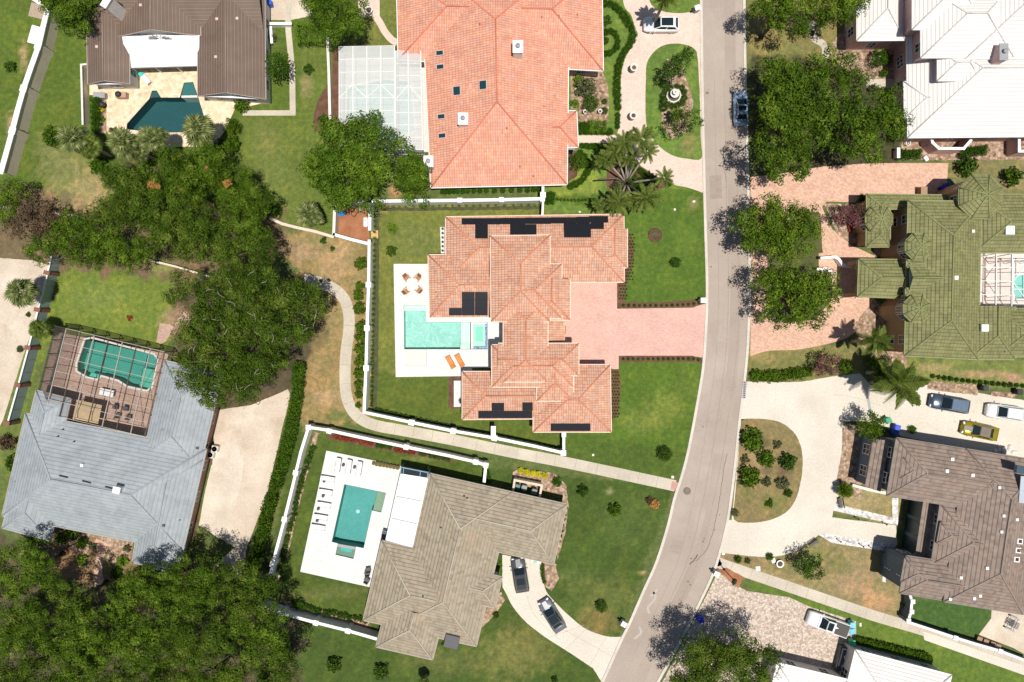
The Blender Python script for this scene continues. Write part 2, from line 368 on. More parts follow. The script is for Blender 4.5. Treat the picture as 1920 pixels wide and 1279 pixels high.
spots = [  # x, y, rx, ry, colour, amount
    (290, 295, 60, 50, G_SOIL, .6), (170, 360, 40, 50, G_DRY, .9), (130, 320, 60, 60, (.2, .2, .08), .7), (90, 280, 30, 30, (.2, .2, .08), .5), (20, 235, 12, 30, G_DRY, .7),
    (45, 110, 10, 30, G_DRY, .8), (575, 160, 14, 25, G_DRY, .6), (500, 270, 30, 60, (.15, .16, .05), .5), (520, 340, 50, 50, (.11, .145, .035), .5),
    (570, 470, 40, 25, G_DIRT, .8), (630, 500, 40, 30, G_DIRT, .55), (600, 450, 35, 14, (.2, .19, .08), .8), (600, 640, 20, 60, G_TAN, .6), (615, 745, 30, 20, G_DIRT, .7), (640, 470, 25, 20, G_DIRT, .8), (640, 780, 30, 14, (.09, .12, .03), .8),
    (860, 520, 60, 40, (.16, .16, .05), .5), (780, 450, 60, 40, (.11, .14, .04), .6), (1250, 760, 40, 35, (.135, .175, .03), .8), (1200, 790, 50, 30, (.12, .165, .03), .7), (1290, 720, 25, 40, (.10, .15, .02), .6), (1200, 460, 30, 60, (.09, .15, .02), .4), (1280, 450, 30, 50, (.085, .145, .02), .5),
    (950, 1230, 60, 50, (.16, .16, .045), .7), (830, 1240, 80, 30, (.12, .13, .04), .5), (1000, 1200, 60, 60, (.14, .14, .04), .6), (1130, 1120, 70, 50, (.10, .12, .03), .6), (1120, 1170, 40, 30, (.20, .15, .05), .7), (1205, 1075, 12, 4, G_DRY, 1.0), (1060, 1080, 60, 20, (.085, .115, .03), .5), (1143, 921, 8, 9, (.24, .24, .12), .8),
    (1180, 980, 60, 60, (.07, .11, .022), .5), (180, 560, 60, 30, (.15, .19, .05), .5), (300, 500, 30, 16, (.18, .2, .06), .8), (330, 600, 30, 30, (.30, .2, .13), .8), (215, 1050, 40, 30, (.12, .17, .03), .5), (50, 1040, 20, 14, (.13, .19, .03), .8),
    (1430, 60, 30, 50, (.3, .22, .09), .6), (1470, 100, 40, 25, (.15, .17, .05), .6), (1420, 860, 30, 40, (.3, .22, .12), .6), (1450, 940, 30, 25, (.12, .14, .04), .8), (1470, 880, 18, 24, (.10, .07, .04), .9), (1430, 830, 20, 14, (.09, .07, .04), .8), (1400, 920, 14, 20, (.13, .14, .04), .8), (1440, 880, 14, 12, (.11, .08, .045), .9), (1600, 1090, 50, 40, (.28, .21, .12), .9), (1640, 1130, 40, 25, (.35, .22, .12), .9), (1530, 1040, 40, 20, (.13, .16, .05), .8), (1480, 1060, 40, 18, (.14, .14, .05), .7), (1570, 1060, 30, 20, (.14, .15, .05), .7), (1400, 1050, 40, 10, (.2, .14, .08), .8), (1580, 1130, 30, 10, (.13, .16, .05), .6), (1620, 940, 50, 20, (.3, .25, .14), .6),
    (1750, 690, 40, 8, G_DRY, .7), (1840, 700, 50, 8, (.3, .2, .13), .8), (1900, 710, 30, 10, (.3, .2, .14), .9), (1830, 690, 60, 6, (.08, .14, .03), .6), (1420, 668, 30, 14, (.25, .2, .08), .8), (1500, 655, 40, 12, (.2, .18, .07), .7),
    (1290, 270, 20, 20, (.2, .17, .07), .7), (1245, 250, 30, 50, (.12, .2, .03), .5), (1300, 380, 12, 14, G_DRY, .5), (1830, 310, 40, 14, (.2, .17, .08), .7), (1900, 340, 30, 14, (.3, .23, .13), .6),
    (740, 360, 12, 14, (.34, .2, .1), 1.0), (720, 385, 14, 12, (.34, .2, .1), 1.0), (560, 1120, 60, 12, (.11, .13, .035), .6), (640, 1110, 60, 14, (.10, .12, .035), .6), (800, 860, 50, 6, (.16, .19, .05), .7),
]
def build_ground():
    step = .32
    xs = np.concatenate([[-600, -300, -180, -120, -95], np.arange(-82, 82.01, step), [95, 120, 180, 300, 600]])
    ys = np.concatenate([[-600, -300, -160, -100, -75], np.arange(-62, 62.01, step), [75, 100, 160, 300, 600]])
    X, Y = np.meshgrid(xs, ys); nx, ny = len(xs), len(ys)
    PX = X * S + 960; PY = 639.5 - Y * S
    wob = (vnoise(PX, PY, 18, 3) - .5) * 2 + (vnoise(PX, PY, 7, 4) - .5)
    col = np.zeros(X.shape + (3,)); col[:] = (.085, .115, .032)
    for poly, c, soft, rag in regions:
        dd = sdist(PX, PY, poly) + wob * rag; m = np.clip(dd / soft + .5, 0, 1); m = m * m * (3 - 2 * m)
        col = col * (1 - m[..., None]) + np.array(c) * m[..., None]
    n2 = vnoise(PX, PY, 9, 8) * .6 + vnoise(PX, PY, 4.5, 9) * .4
    for x, y, rx, ry, c, a in spots:
        r = np.hypot((PX - x) / rx, (PY - y) / ry); m = np.clip((1.15 - r) * 1.4 + (n2 - .5) * 1.6, 0, 1) * a
        col = col * (1 - m[..., None]) + np.array(c) * m[..., None]
    tone = .82 + .36 * (vnoise(PX, PY, 40, 21) * .45 + vnoise(PX, PY, 14, 22) * .3 + vnoise(PX, PY, 6, 23) * .25)
    col *= tone[..., None]
    mow = 1 + .07 * np.sin((PX * .8 + PY * .6) / 5.5 + wob * .8); mk = (np.clip(sdist(PX, PY, [(560, 795), (930, 880), (1262, 912), (1130, 1279), (1000, 1320), (520, 1320), (500, 1100)]) / 5, 0, 1)); col *= (1 + (mow - 1) * mk)[..., None]
    ylw = np.clip((vnoise(PX, PY, 22, 31) * .4 + vnoise(PX, PY, 8, 32) * .35 + vnoise(PX, PY, 4.6, 33) * .25 - .5) * 3.5, 0, 1)[..., None]
    col = col * (1 - ylw) + col * np.array([1.42, 1.2, 1.2]) * ylw
    Z = np.zeros(X.shape)
    for p in POOLS: Z = np.where(sdist(PX, PY, p) > -6.5, -2.6, Z)
    verts = np.stack([X, Y, Z], -1).reshape(-1, 3)
    i = np.arange(nx - 1); j = np.arange(ny - 1); I, J = np.meshgrid(i, j); b = (J * nx + I).ravel()
    faces = np.stack([b, b + 1, b + nx + 1, b + nx], 1)
    me = bpy.data.meshes.new('ground'); me.vertices.add(len(verts)); me.vertices.foreach_set('co', verts.ravel())
    me.loops.add(faces.size); me.loops.foreach_set('vertex_index', faces.ravel().astype(np.int32))
    me.polygons.add(len(faces)); me.polygons.foreach_set('loop_start', (np.arange(len(faces)) * 4).astype(np.int32))
    me.update(calc_edges=True)
    at = me.attributes.new('gcol', 'FLOAT_COLOR', 'POINT')
    at.data.foreach_set('color', np.concatenate([col, np.ones(X.shape + (1,))], -1).ravel().astype(np.float32))
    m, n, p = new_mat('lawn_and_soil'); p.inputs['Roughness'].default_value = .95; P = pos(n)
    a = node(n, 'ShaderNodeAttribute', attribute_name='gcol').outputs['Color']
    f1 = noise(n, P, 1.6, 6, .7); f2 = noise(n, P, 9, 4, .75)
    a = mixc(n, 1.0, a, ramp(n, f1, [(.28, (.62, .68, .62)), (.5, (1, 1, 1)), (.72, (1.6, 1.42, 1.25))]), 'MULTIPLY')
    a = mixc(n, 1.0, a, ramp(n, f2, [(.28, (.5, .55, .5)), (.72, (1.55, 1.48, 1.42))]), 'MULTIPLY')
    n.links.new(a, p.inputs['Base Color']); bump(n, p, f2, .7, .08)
    me.materials.append(m); tag(link('ground', me), kind='structure')
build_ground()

def ragged(pts, amp=.9, step=7.0, sd=1):
    rg = random.Random(sd); out_ = []
    for i in range(len(pts)):
        a, b = pts[i], pts[(i + 1) % len(pts)]; l = math.dist(a, b); n = max(1, int(l / step)); tx, ty = (b[0] - a[0]) / max(l, .1), (b[1] - a[1]) / max(l, .1)
        for k in range(n):
            j = rg.uniform(-amp, amp) if k else 0; t = k / n; out_.append((a[0] + (b[0] - a[0]) * t - ty * j, a[1] + (b[1] - a[1]) * t + tx * j))
    return out_
def WP(pts, h=0.0): return [W(x, y, h) for x, y in pts]
def sheet(name, pts, m, z=.004, z0=None, holes=(), hh=None):   # flat sheet (or slab when z0 given)
    mb = MB(); h = z if hh is None else hh
    if name == 'driveway' and m is not M['pinkdrive']: pts = ragged(pts, .4, 5, len(pts)); holes = [ragged(q, .4, 5, 3) for q in holes]
    mb.prism(WP(pts, h), z if z0 is None else z0, z, m, [WP(q, h) for q in holes]); o = mb.build(name); tag(o, kind='structure'); return o
def smooth_line(pts, n=6):
    out = []
    for i in range(len(pts) - 1):
        p0, p1, p2, p3 = pts[max(i - 1, 0)], pts[i], pts[i + 1], pts[min(i + 2, len(pts) - 1)]
        for k in range(n):
            t = k / n; out.append(tuple(.5 * (2 * p1[a] + (p2[a] - p0[a]) * t + (2 * p0[a] - 5 * p1[a] + 4 * p2[a] - p3[a]) * t * t + (3 * p1[a] - p0[a] - 3 * p2[a] + p3[a]) * t ** 3) for a in (0, 1)))
    out.append(pts[-1]); return out
def offset_line(pts, d):
    out = []
    for i, p in enumerate(pts):
        a = pts[max(i - 1, 0)]; b = pts[min(i + 1, len(pts) - 1)]; tx, ty = b[0] - a[0], b[1] - a[1]; l = math.hypot(tx, ty) or 1
        out.append((p[0] - ty / l * d, p[1] + tx / l * d))
    return out
def ribbon(name, pts, wd, m, z=.004, z0=None, sm=True):
    c = smooth_line(pts) if sm else pts; a = offset_line(c, wd / 2); b = offset_line(c, -wd / 2); mb = MB()
    for i in range(len(c) - 1):
        q = WP([a[i], a[i + 1], b[i + 1], b[i]], z); vs = [(x, y, z) for x, y in q]
        if z0 is not None: vs += [(x, y, z0) for x, y in q]; mb.add(vs, [(0, 1, 2, 3), (0, 4, 5, 1), (2, 6, 7, 3)] + ([(3, 7, 4, 0)] if i == 0 else []) + ([(1, 5, 6, 2)] if i == len(c) - 2 else []), m)
        else: mb.add(vs, [(0, 1, 2, 3)], m)
    me = mb; bmx = None
    o = me.build(name); bm = bmesh.new(); bm.from_mesh(o.data); bmesh.ops.remove_doubles(bm, verts=bm.verts, dist=1e-4)
    bmesh.ops.recalc_face_normals(bm, faces=bm.faces)
    if z0 is None:
        for f in bm.faces:
            if f.normal.z < 0: f.normal_flip()
    bm.to_mesh(o.data); bm.free(); tag(o, kind='structure'); return o

# ------------------------------------------------------------------ road
LE = smooth_line([(1310, -60), (1312, 0), (1314, 150), (1317, 300), (1320, 420), (1323, 520), (1323, 570), (1321, 620), (1317, 679), (1311, 722), (1298, 795), (1287, 850), (1275, 895), (1262, 935), (1250, 985), (1229, 1052), (1205, 1106), (1178, 1168), (1160, 1205), (1128, 1276), (1095, 1345)], 5)
RE = smooth_line([(1397, -60), (1398, 0), (1400, 150), (1404, 300), (1407, 420), (1408, 500), (1408, 560), (1405, 640), (1401, 690), (1396, 735), (1388, 800), (1383, 850), (1377, 905), (1367, 975), (1354, 1030), (1338, 1080), (1311, 1138), (1288, 1185), (1258, 1240), (1225, 1300), (1205, 1340)], 5)
K = 5.0
LEi = offset_line(LE, -K); REi = offset_line(RE, K)
def road_strip(name, A, B, m, z, z0=None):
    mb = MB(); mb.prism(WP(A, z) + WP(B, z)[::-1], z if z0 is None else z0, z, m); return tag(mb.build(name), kind='structure')
road_strip('road', offset_line(LE, -2), offset_line(RE, 2), M['asphalt'], .016)
road_strip('kerb', LE, LEi, M['kerb'], .10, 0)
road_strip('kerb', REi, RE, M['kerb'], .10, 0)
lane = surf('worn_lane', (.315, .258, .215), (.375, .312, .264), .2, 7, .9, .1)
seam = plain((.14, .12, .10), .9, name='crack_seal')
ctr = [((a[0] + b[0]) / 2, (a[1] + b[1]) / 2) for a, b in zip(LE[::5], RE[::5])]
ribbon('worn_lane', [(1368, -40), (1369, 100), (1371, 250), (1376, 400), (1379, 520), (1378, 620), (1372, 700), (1362, 790)], 20, lane, .020)
ribbon('worn_lane', [(1348, 850), (1340, 930), (1322, 1010), (1290, 1090), (1250, 1170), (1205, 1260), (1180, 1320)], 22, lane, .020)
rng = random.Random(5)
def crack(pts, wd, z=.024):
    q = smooth_line(pts, 8); q = [(x + rng.uniform(-.6, .6), y + rng.uniform(-.6, .6)) for x, y in q]; return ribbon('road_crack', q, wd, seam, z, sm=False)
crack([(1363, 850), (1357, 880), (1350, 930), (1341, 980), (1333, 1010), (1325, 1030), (1311, 1046), (1304, 1052)], 1.0)
crack([(1293, 1058), (1302, 1049), (1308, 1040)], 2.4, .028)
crack([(1389, 800), (1384, 840), (1378, 880)], .8)
crack([(1355, 300), (1362, 345), (1360, 352)], .6)
for x, y, r in ((1318, 1015, 2), (1320, 1010, 1.5), (1340, 993, 1.3), (1290, 1090, 2), (1294, 1096, 1.6), (1333, 500, 1.6), (1384, 812, 1.5), (1318, 800, 1.2), (1349, 965, 1), (1296, 1047, 1.8), (1326, 174, 3)):
    ribbon('road_stain', [(x - r, y), (x, y + .4), (x + r, y - .3)], r * 1.6, plain((.2, .165, .14), .9, name='tar_spot'), .0285 + rng.random() * .003)
for pts in ([(1225, 1110), (1229, 1120), (1222, 1130), (1214, 1140), (1218, 1150)], [(1198, 1175), (1202, 1185), (1196, 1192), (1189, 1198)], [(1233, 1105), (1226, 1112), (1219, 1118)]):
    ribbon('road_stain', pts, 4, plain((.43, .39, .35), .9, name='salt_stain'), .0240)
mb = MB(); x, y = W(1288, 920.5); mb.lathe((x, y, .03), [(.5, 0), (.5, .012), (.36, .012), (.34, .006), (0, .006)], plain((.16, .13, .11), .7, name='cast_iron'), 20)
tag(mb.build('manhole_cover'), 'round brown iron manhole cover set in the street near the pink path end', 'manhole cover')
mb = MB(); x, y = W(1395, 731); mb.box((x, y, .06), (.42, 2.3, .1), M['grey'], rz=R(-10))
for i in range(9): mb.box((x + .02, y - 1.0 + i * .25, .115), (.3, .12, .012), M['dark'], rz=R(-10))
tag(mb.build('storm_drain'), 'long grated storm drain in the kerb beside the cream driveway', 'storm drain')

# ------------------------------------------------------------------ paving
sheet('driveway', [(1020, 520), (1157, 520), (1157, 579), (1290, 577), (1310, 573), (1324, 569), (1321, 671), (1300, 668), (1285, 667), (1160, 667), (1160, 700), (1120, 700), (1020, 700)], M['pinkdrive'], .012)
# circular drive of the large orange-roofed house: outer edge then island hole
isl = smooth_line([(1211, 150), (1212, 122), (1222, 102), (1240, 87), (1262, 82), (1285, 84), (1303, 93), (1308, 110), (1312, 180), (1314, 260), (1315, 297), (1290, 298), (1262, 292), (1240, 278), (1222, 258), (1212, 235), (1210, 190), (1211, 150)], 4)[:-1]
out = smooth_line([(1166, -40), (1170, 10), (1183, 28), (1190, 55), (1186, 85), (1172, 110), (1165, 140), (1163, 180), (1162, 215), (1160, 240), (1156, 253)], 4) + [(1085, 254), (1085, 268), (1145, 269)] + smooth_line([(1172, 290), (1200, 310), (1230, 330), (1262, 346), (1290, 352), (1319, 362)], 4) + [(1319, 300), (1313, 90), (1312, 16)] + smooth_line([(1298, 22), (1275, 25), (1245, 22), (1222, 10), (1212, -20), (1210, -40)], 4)
sheet('driveway', out, M['beigedrive'], .012, holes=[isl])
ribbon('garden_path', [(692, -10), (690, 10), (700, 25), (712, 42), (722, 60), (735, 75), (745, 80)], 13, M['beigedrive'], .012)
sheet('patio', [(672, 0), (712, 0), (712, 30), (672, 32)], M['beigedrive'], .010)
# winding pavement
ribbon('sidewalk', [(570, 524), (600, 530), (628, 543), (646, 562), (654, 590), (654, 620), (649, 660), (647, 700), (649, 738), (658, 765), (676, 785), (706, 798), (760, 808), (850, 825), (960, 848), (1050, 865), (1150, 886), (1266, 911)], 21, M['walk'], .012)
jt = plain((.28, .24, .19), .9, name='joint')
def joints(name, pts, wd, every, m=jt, z=.0165, t=.55):
    c = smooth_line(pts, 10); acc = 0
    for i in range(1, len(c)):
        acc += math.dist(c[i], c[i - 1])
        if acc > every:
            acc = 0; tx, ty = c[i][0] - c[i - 1][0], c[i][1] - c[i - 1][1]; l = math.hypot(tx, ty); nx_, ny_ = -ty / l * wd / 2, tx / l * wd / 2
            ribbon(name, [(c[i][0] - nx_, c[i][1] - ny_), (c[i][0] + nx_, c[i][1] + ny_)], t, m, z, sm=False)
joints('pavement_joint', [(600, 530), (628, 543), (646, 562), (654, 590), (654, 620), (649, 660), (647, 700), (649, 738), (658, 765), (676, 785), (706, 798), (760, 808), (850, 825), (960, 848), (1050, 865), (1150, 886), (1256, 909)], 20, 34)
sheet('kerb_ramp', [(1260, 902), (1273, 905), (1268, 920), (1257, 918)], plain((.5, .26, .22), .8, name='red_ramp'), .020)
# second pavement, lower right
sw2 = [(1345, 1052), (1352, 1057), (1440, 1087), (1560, 1128), (1640, 1155), (1725, 1180), (1820, 1211), (1960, 1260)]
ribbon('sidewalk', sw2, 20, M['walk'], .012); joints('pavement_joint', sw2, 19, 32)
sheet('sidewalk_repair', [(1730, 1184), (1733, 1200), (1960, 1280), (1960, 1262), (1738, 1186)], M['cream'], .018)
# drives
sheet('driveway', [(942, 1040), (1040, 1056), (1044, 1060)] + smooth_line([(1020, 1055), (1018, 1080), (1024, 1108), (1042, 1130), (1070, 1157), (1100, 1180), (1137, 1193), (1164, 1194)], 4) + [(1176, 1173), (1128, 1279)] + smooth_line([(1112, 1253), (1070, 1225), (1020, 1193), (985, 1165), (962, 1138), (950, 1115), (942, 1100)], 4), M['cream'], .012)
for pts in ([(1030, 1195), (1095, 1172)], [(1059, 1218), (1104, 1175)], [(1104, 1250), (1136, 1196)], [(1060, 1182), (1150, 1232)], [(1020, 1148), (1062, 1185)]):
    ribbon('pavement_joint', pts, .6, plain((.42, .37, .3), .9, name='joint_pale'), .0165, sm=False)
hd = [(1396, 715)] + smooth_line([(1396, 715), (1425, 716), (1500, 716), (1560, 706), (1612, 700)], 3) + [(1640, 730), (1740, 722), (1980, 760), (1980, 870), (1880, 855), (1690, 818), (1640, 790), (1580, 790), (1578, 850), (1575, 920), (1562, 958), (1560, 970), (1680, 985), (1682, 1022), (1535, 1003)] + smooth_line([(1535, 1003), (1510, 1022), (1480, 1038), (1440, 1044), (1400, 1042), (1352, 1036)], 4) + [(1367, 975)] + [(1372, 975)]
hi = smooth_line([(1388, 786), (1420, 785), (1458, 790), (1486, 808), (1501, 835), (1505, 870), (1500, 910), (1490, 940), (1472, 962), (1440, 976), (1405, 980), (1376, 974), (1378, 930), (1384, 860), (1388, 786)], 3)[:-1]
sheet('driveway', hd, M['cream'], .012, holes=[hi])
for pts in ([(1505, 800), (1575, 800)], [(1455, 716), (1452, 786)], [(1520, 716), (1520, 800)], [(1504, 860), (1576, 862)], [(1500, 920), (1570, 925)], [(1640, 790), (1645, 730)], [(1700, 780), (1880, 808)], [(1760, 735), (1755, 830)], [(1840, 745), (1833, 845)], [(1400, 1042), (1402, 980)]):
    ribbon('pavement_joint', pts, .5, plain((.56, .49, .4), .9, name='joint_cream'), .0165, sm=False)
sheet('drain_channel', [(1625, 746), (1630, 747), (1634, 772), (1629, 772)], M['grey'], .020)
sheet('pebble_strip', [(1562, 957), (1682, 985), (1680, 972), (1565, 944)], M['pebble'], .020)
sheet('pebble_strip', [(1535, 1003), (1548, 1000), (1680, 1022), (1676, 1036), (1560, 1018)], M['pebble'], .020)
sheet('pebble_strip', [(1672, 934), (1684, 934), (1684, 985), (1674, 985)], M['pebble'], .024)
sheet('pebble_strip', [(1660, 1036), (1668, 1036), (1660, 1092), (1654, 1090)], M['pebble'], .020)
salm = [(1407, 332), (1470, 325), (1545, 312), (1640, 306), (1778, 306), (1775, 345), (1762, 366), (1625, 366), (1600, 380)] + [(1550, 378), (1541, 388), (1560, 430), (1600, 462), (1640, 480), (1640, 570), (1625, 600)] + smooth_line([(1632, 592), (1600, 625), (1570, 640), (1500, 655), (1440, 658), (1407, 668)], 4)
mid = [(1455, 440), (1500, 395), (1538, 400), (1542, 470), (1560, 520), (1560, 560), (1530, 600), (1470, 606), (1440, 560), (1440, 480)]
sheet('driveway', salm, M['salmon'], .012, holes=[mid])
sheet('forecourt', [(1535, 475), (1575, 470), (1575, 522), (1535, 520)], M['salmon'], .016)
sheet('driveway', [(1345, 1075), (1360, 1062), (1362, 1078), (1372, 1092), (1400, 1108), (1480, 1120), (1520, 1138), (1605, 1165), (1605, 1230), (1580, 1275), (1440, 1250), (1440, 1340), (1210, 1340), (1262, 1240), (1312, 1140)], M['cobble'], .010)
sheet('driveway', [(-60, 480), (60, 488), (100, 500), (80, 560), (40, 680), (5, 790), (-60, 900)], M['tanconc'], .010)
sheet('driveway', [(400, 770), (470, 760), (540, 730), (545, 740), (530, 800), (500, 930), (462, 1030), (455, 1080), (405, 1060), (440, 1025), (373, 985), (385, 920), (402, 850)], M['tanconc'], .010)
sheet('driveway_patch', [(402, 850), (425, 830), (447, 836), (457, 870), (452, 910), (438, 955), (412, 1010), (374, 985), (385, 920)], surf('worn_patch', (.54, .47, .385), (.66, .59, .50), .3, 4, .9, .1, None, (.46, .38, .30)), .016)
sheet('garden_path', smooth_line([(188, 1002), (205, 1008), (210, 1022), (200, 1034), (194, 1050), (192, 1075), (197, 1095), (178, 1100), (176, 1070), (180, 1048), (182, 1030), (175, 1018)], 3), M['salmon'], .012)
sheet('garden_path', [(300, 606), (318, 608), (325, 612), (348, 600), (362, 602), (345, 585), (336, 595), (330, 605), (312, 640), (302, 645), (293, 642)], M['brownpaver'], .010)
ribbon('garden_path', [(545, -10), (540, 30), (541, 60), (548, 130), (549, 215)], 11, M['walk'], .012, sm=False)
ribbon('garden_path', [(554, 212), (455, 212)], 10, M['walk'], .016, sm=False)
sheet('driveway', [(500, -40), (582, -40), (585, 30), (545, 38), (502, 38)], M['tanconc'], .010)
ribbon('garden_path', [(1520, 40), (1525, 70), (1545, 85), (1548, 110)], 13, M['walk'], .012)
sheet('garden_path', [(1625, 148), (1700, 148), (1700, 166), (1625, 166)], M['walk'], .012)
# tyre scuffs and oil spots on the drives
scuff = plain((.49, .445, .375), .9, name='tyre_scuff')
for k, (pts, wd_) in enumerate((([(1712, 800), (1730, 792), (1750, 800), (1762, 806)], .7), ([(1718, 806), (1740, 800), (1765, 812)], .6), ([(1560, 740), (1600, 745), (1650, 760)], 1.0), ([(985, 1100), (1000, 1150), (1050, 1200)], 1.0))):
    q = smooth_line(pts, 8); ribbon('tyre_mark', [(x + rng.uniform(-.4, .4), y + rng.uniform(-.4, .4)) for x, y in q], wd_, scuff, .0172 + k * .0004, sm=False)
for k, (x, y, r) in enumerate(((1790, 790, 1.6), (1825, 772, 1.2), (1835, 795, 1.4), (1860, 812, 1.0), (990, 1120, 1.2), (420, 900, 1.4), (478, 880, 1.8), (500, 800, 1.5), (1520, 880, 1.2), (1470, 1010, 1.3))):
    ribbon('oil_spot', [(x - r, y), (x, y + .5), (x + r, y - .2)], r * 1.7, scuff, .0210 + k * .0003)
# decks round the pools
def grow(poly, d):                            # outward offset of a closed loop in survey units
    n = len(poly); ar = sum(poly[i][0] * poly[(i + 1) % n][1] - poly[(i + 1) % n][0] * poly[i][1] for i in range(n)); s_ = 1 if ar > 0 else -1; out_ = []
    for i in range(n):
        a, b, c = poly[i - 1], poly[i], poly[(i + 1) % n]
        e1 = ((b[1] - a[1]) * s_, -(b[0] - a[0]) * s_); e2 = ((c[1] - b[1]) * s_, -(c[0] - b[0]) * s_)
        l1 = math.hypot(*e1); l2 = math.hypot(*e2); u = (e1[0] / l1 + e2[0] / l2, e1[1] / l1 + e2[1] / l2); q = max(.5, 1 + (e1[0] * e2[0] + e1[1] * e2[1]) / (l1 * l2))
        out_.append((b[0] + u[0] * d / q, b[1] + u[1] * d / q))
    return out_
DZ = .12
sheet('pool_deck', [(738, 495), (960, 495), (960, 690), (885, 690), (885, 705), (742, 707)], M['deckwhite'], DZ, 0, [POOL_C])
sheet('pool_deck', [(612, 845), (810, 886), (812, 900), (760, 1110), (740, 1110), (694, 1101), (563, 1072)], M['deckwhite'], DZ, 0, [POOL_E])
sheet('pool_deck', [(168, 160), (200, 155), (250, 120), (380, 120), (380, 180), (500, 180), (500, 192), (440, 205), (425, 240), (400, 275), (300, 275), (212, 262), (200, 245), (200, 180), (168, 178)], M['travertine'], DZ, 0, [POOL_A])
sheet('pool_deck', [(104, 622), (316, 664), (280, 830), (130, 800), (70, 760)], M['brownpaver'], DZ, 0, [POOL_D])
sheet('pool_deck', [(640, 100), (800, 100), (805, 285), (745, 285), (640, 250)], plain((.62, .60, .57), .8, name='pale_deck'), DZ, 0, [POOL_B])
sheet('pool_deck', [(1790, 470), (1990, 470), (1990, 582), (1790, 582)], plain((.74, .64, .59), .8, name='pink_deck'), DZ, 0, [POOL_G])
def pool(label, poly, basin, water, depth, steps=(), coping=None, cw=3.2, wl=.06):
    t = thing('swimming_pool', label, 'pool', (*W(*poly[0]), 0)); L = t.location
    loc = lambda mb, nm: mb.build(nm, t, (-L.x, -L.y, 0))
    mb = MB(); q = WP(poly); mb.prism(q, -depth, -depth, basin)
    n = len(q); ar = sum(q[i][0] * q[(i + 1) % n][1] - q[(i + 1) % n][0] * q[i][1] for i in range(n))
    vs = [(x, y, -depth) for x, y in q] + [(x, y, DZ - .003) for x, y in q]; fs = [(i, n + i, n + (i + 1) % n, (i + 1) % n) for i in range(n)]
    if ar < 0: fs = [f[::-1] for f in fs]
    mb.add(vs, fs, basin); loc(mb, 'basin')
    for pts, z, m in steps:
        mb = MB(); mb.prism(WP(pts), -depth + .004, z, m); loc(mb, 'step')
    mb = MB(); mb.prism(WP(grow(poly, -.12)), wl, wl, water); loc(mb, 'water')
    if coping:
        mb = MB(); mb.prism(WP(grow(poly, cw)), DZ + .002, DZ + .035, coping, [WP(grow(poly, -.15))]); loc(mb, 'coping')
    return t
bas_l = surf('pool_plaster_light', (.27, .52, .47), (.38, .61, .55), .9, 7, .6, .05, (.50, .70, .63))
bas_s = plain((.66, .74, .66), .6, name='pool_shelf')
bas_t = surf('pool_plaster_teal', (.10, .30, .28), (.14, .34, .31), .3, 3, .6, .03)
bas_d = surf('pool_plaster_dark', (.012, .075, .085), (.018, .09, .10), .3, 3, .6, .03)
bas_g = surf('pool_plaster_green', (.05, .29, .26), (.07, .34, .31), .3, 3, .6, .03)
pc = pool('turquoise L-shaped pool with raised spa in the white terrace of the central house', POOL_C, bas_l, water_mat('water_turquoise', (.84, .95, .94)), 1.5,
     [([(757.3, 573.3), (797.7, 573.3), (797.9, 583), (757.3, 583)], -.35, bas_s), ([(758, 655), (799.7, 655), (799.7, 685.7), (758.2, 685.7)], .075, plain((.60, .60, .54), .6, name='shallow_ledge')),
      ([(863, 604.3), (881, 604.3), (881, 651), (863, 651)], -.45, bas_s), ([(863, 645), (881, 645), (881, 654.5), (863, 654.5)], -.15, bas_s)], None)
mb = MB(); L = pc.location
spa_o, spa_i = [(883, 604.5), (913, 604.5), (913, 654), (883, 654)], [(887, 607.5), (910, 607.5), (910, 650), (887, 650)]
mb.prism(WP(spa_o), -1.4, .24, M['deckwhite'], [WP(spa_i)]); mb.build('spa_wall', pc, (-L.x, -L.y, 0))
mb = MB(); mb.prism(WP(spa_i), -.2, -.2, bas_s); mb.prism(WP([(892, 613), (905, 613), (905, 640), (892, 640)]), -.2, -.14, plain((.35, .66, .55), .6, name='spa_floor')); mb.build('spa_floor', pc, (-L.x, -L.y, 0))
mb = MB(); mb.prism(WP(spa_i), .2, .2, water_mat('water_spa', (.86, .97, .94))); mb.build('spa_water', pc, (-L.x, -L.y, 0))
mb = MB(); mb.prism(WP([(910.2, 607), (913.5, 607), (913.5, 654.5), (910.2, 654.5)]), .24, .26, stone_mat('blue_mosaic', [(.05, .16, .4), (.3, .5, .7), (.02, .08, .25), (.6, .7, .8)], 9, .9)); mb.prism(WP([(887, 650.3), (910, 650.3), (910, 654), (887, 654)]), .24, .26, M['mosaic'] if 'mosaic' in M else bpy.data.materials['blue_mosaic']); mb.build('mosaic_edge', pc, (-L.x, -L.y, 0))
pe = pool('teal rectangular pool with side shelf and small square spa beside the white pergola', POOL_E, bas_t, water_mat('water_teal', (.70, .93, .93), rip=5), 1.6,
     [([(708, 921), (723.7, 924.2), (714.8, 960.6), (699, 957.2)], -.12, plain((.34, .30, .20), .6, name='tan_shelf')), ([(633.8, 1019.5), (667.6, 1025.5), (662.7, 1047.5), (629.4, 1039.6)], -.15, plain((.24, .24, .18), .6, name='grey_shelf'))], None)
mb = MB(); L = pe.location; sp_o = [(634, 1019), (668, 1025), (667, 1030), (633, 1024)]; mb.prism(WP(sp_o), -1.5, DZ + .02, M['grey']); mb.build('spa_wall', pe, (-L.x, -L.y, 0))
mb = MB(); mb.prism(WP([(640, 1025.5), (660, 1029), (658.5, 1036.5), (638.5, 1032.5)]), -.15, -.10, plain((.12, .42, .37), .6, name='spa_green')); mb.build('spa_floor', pe, (-L.x, -L.y, 0))
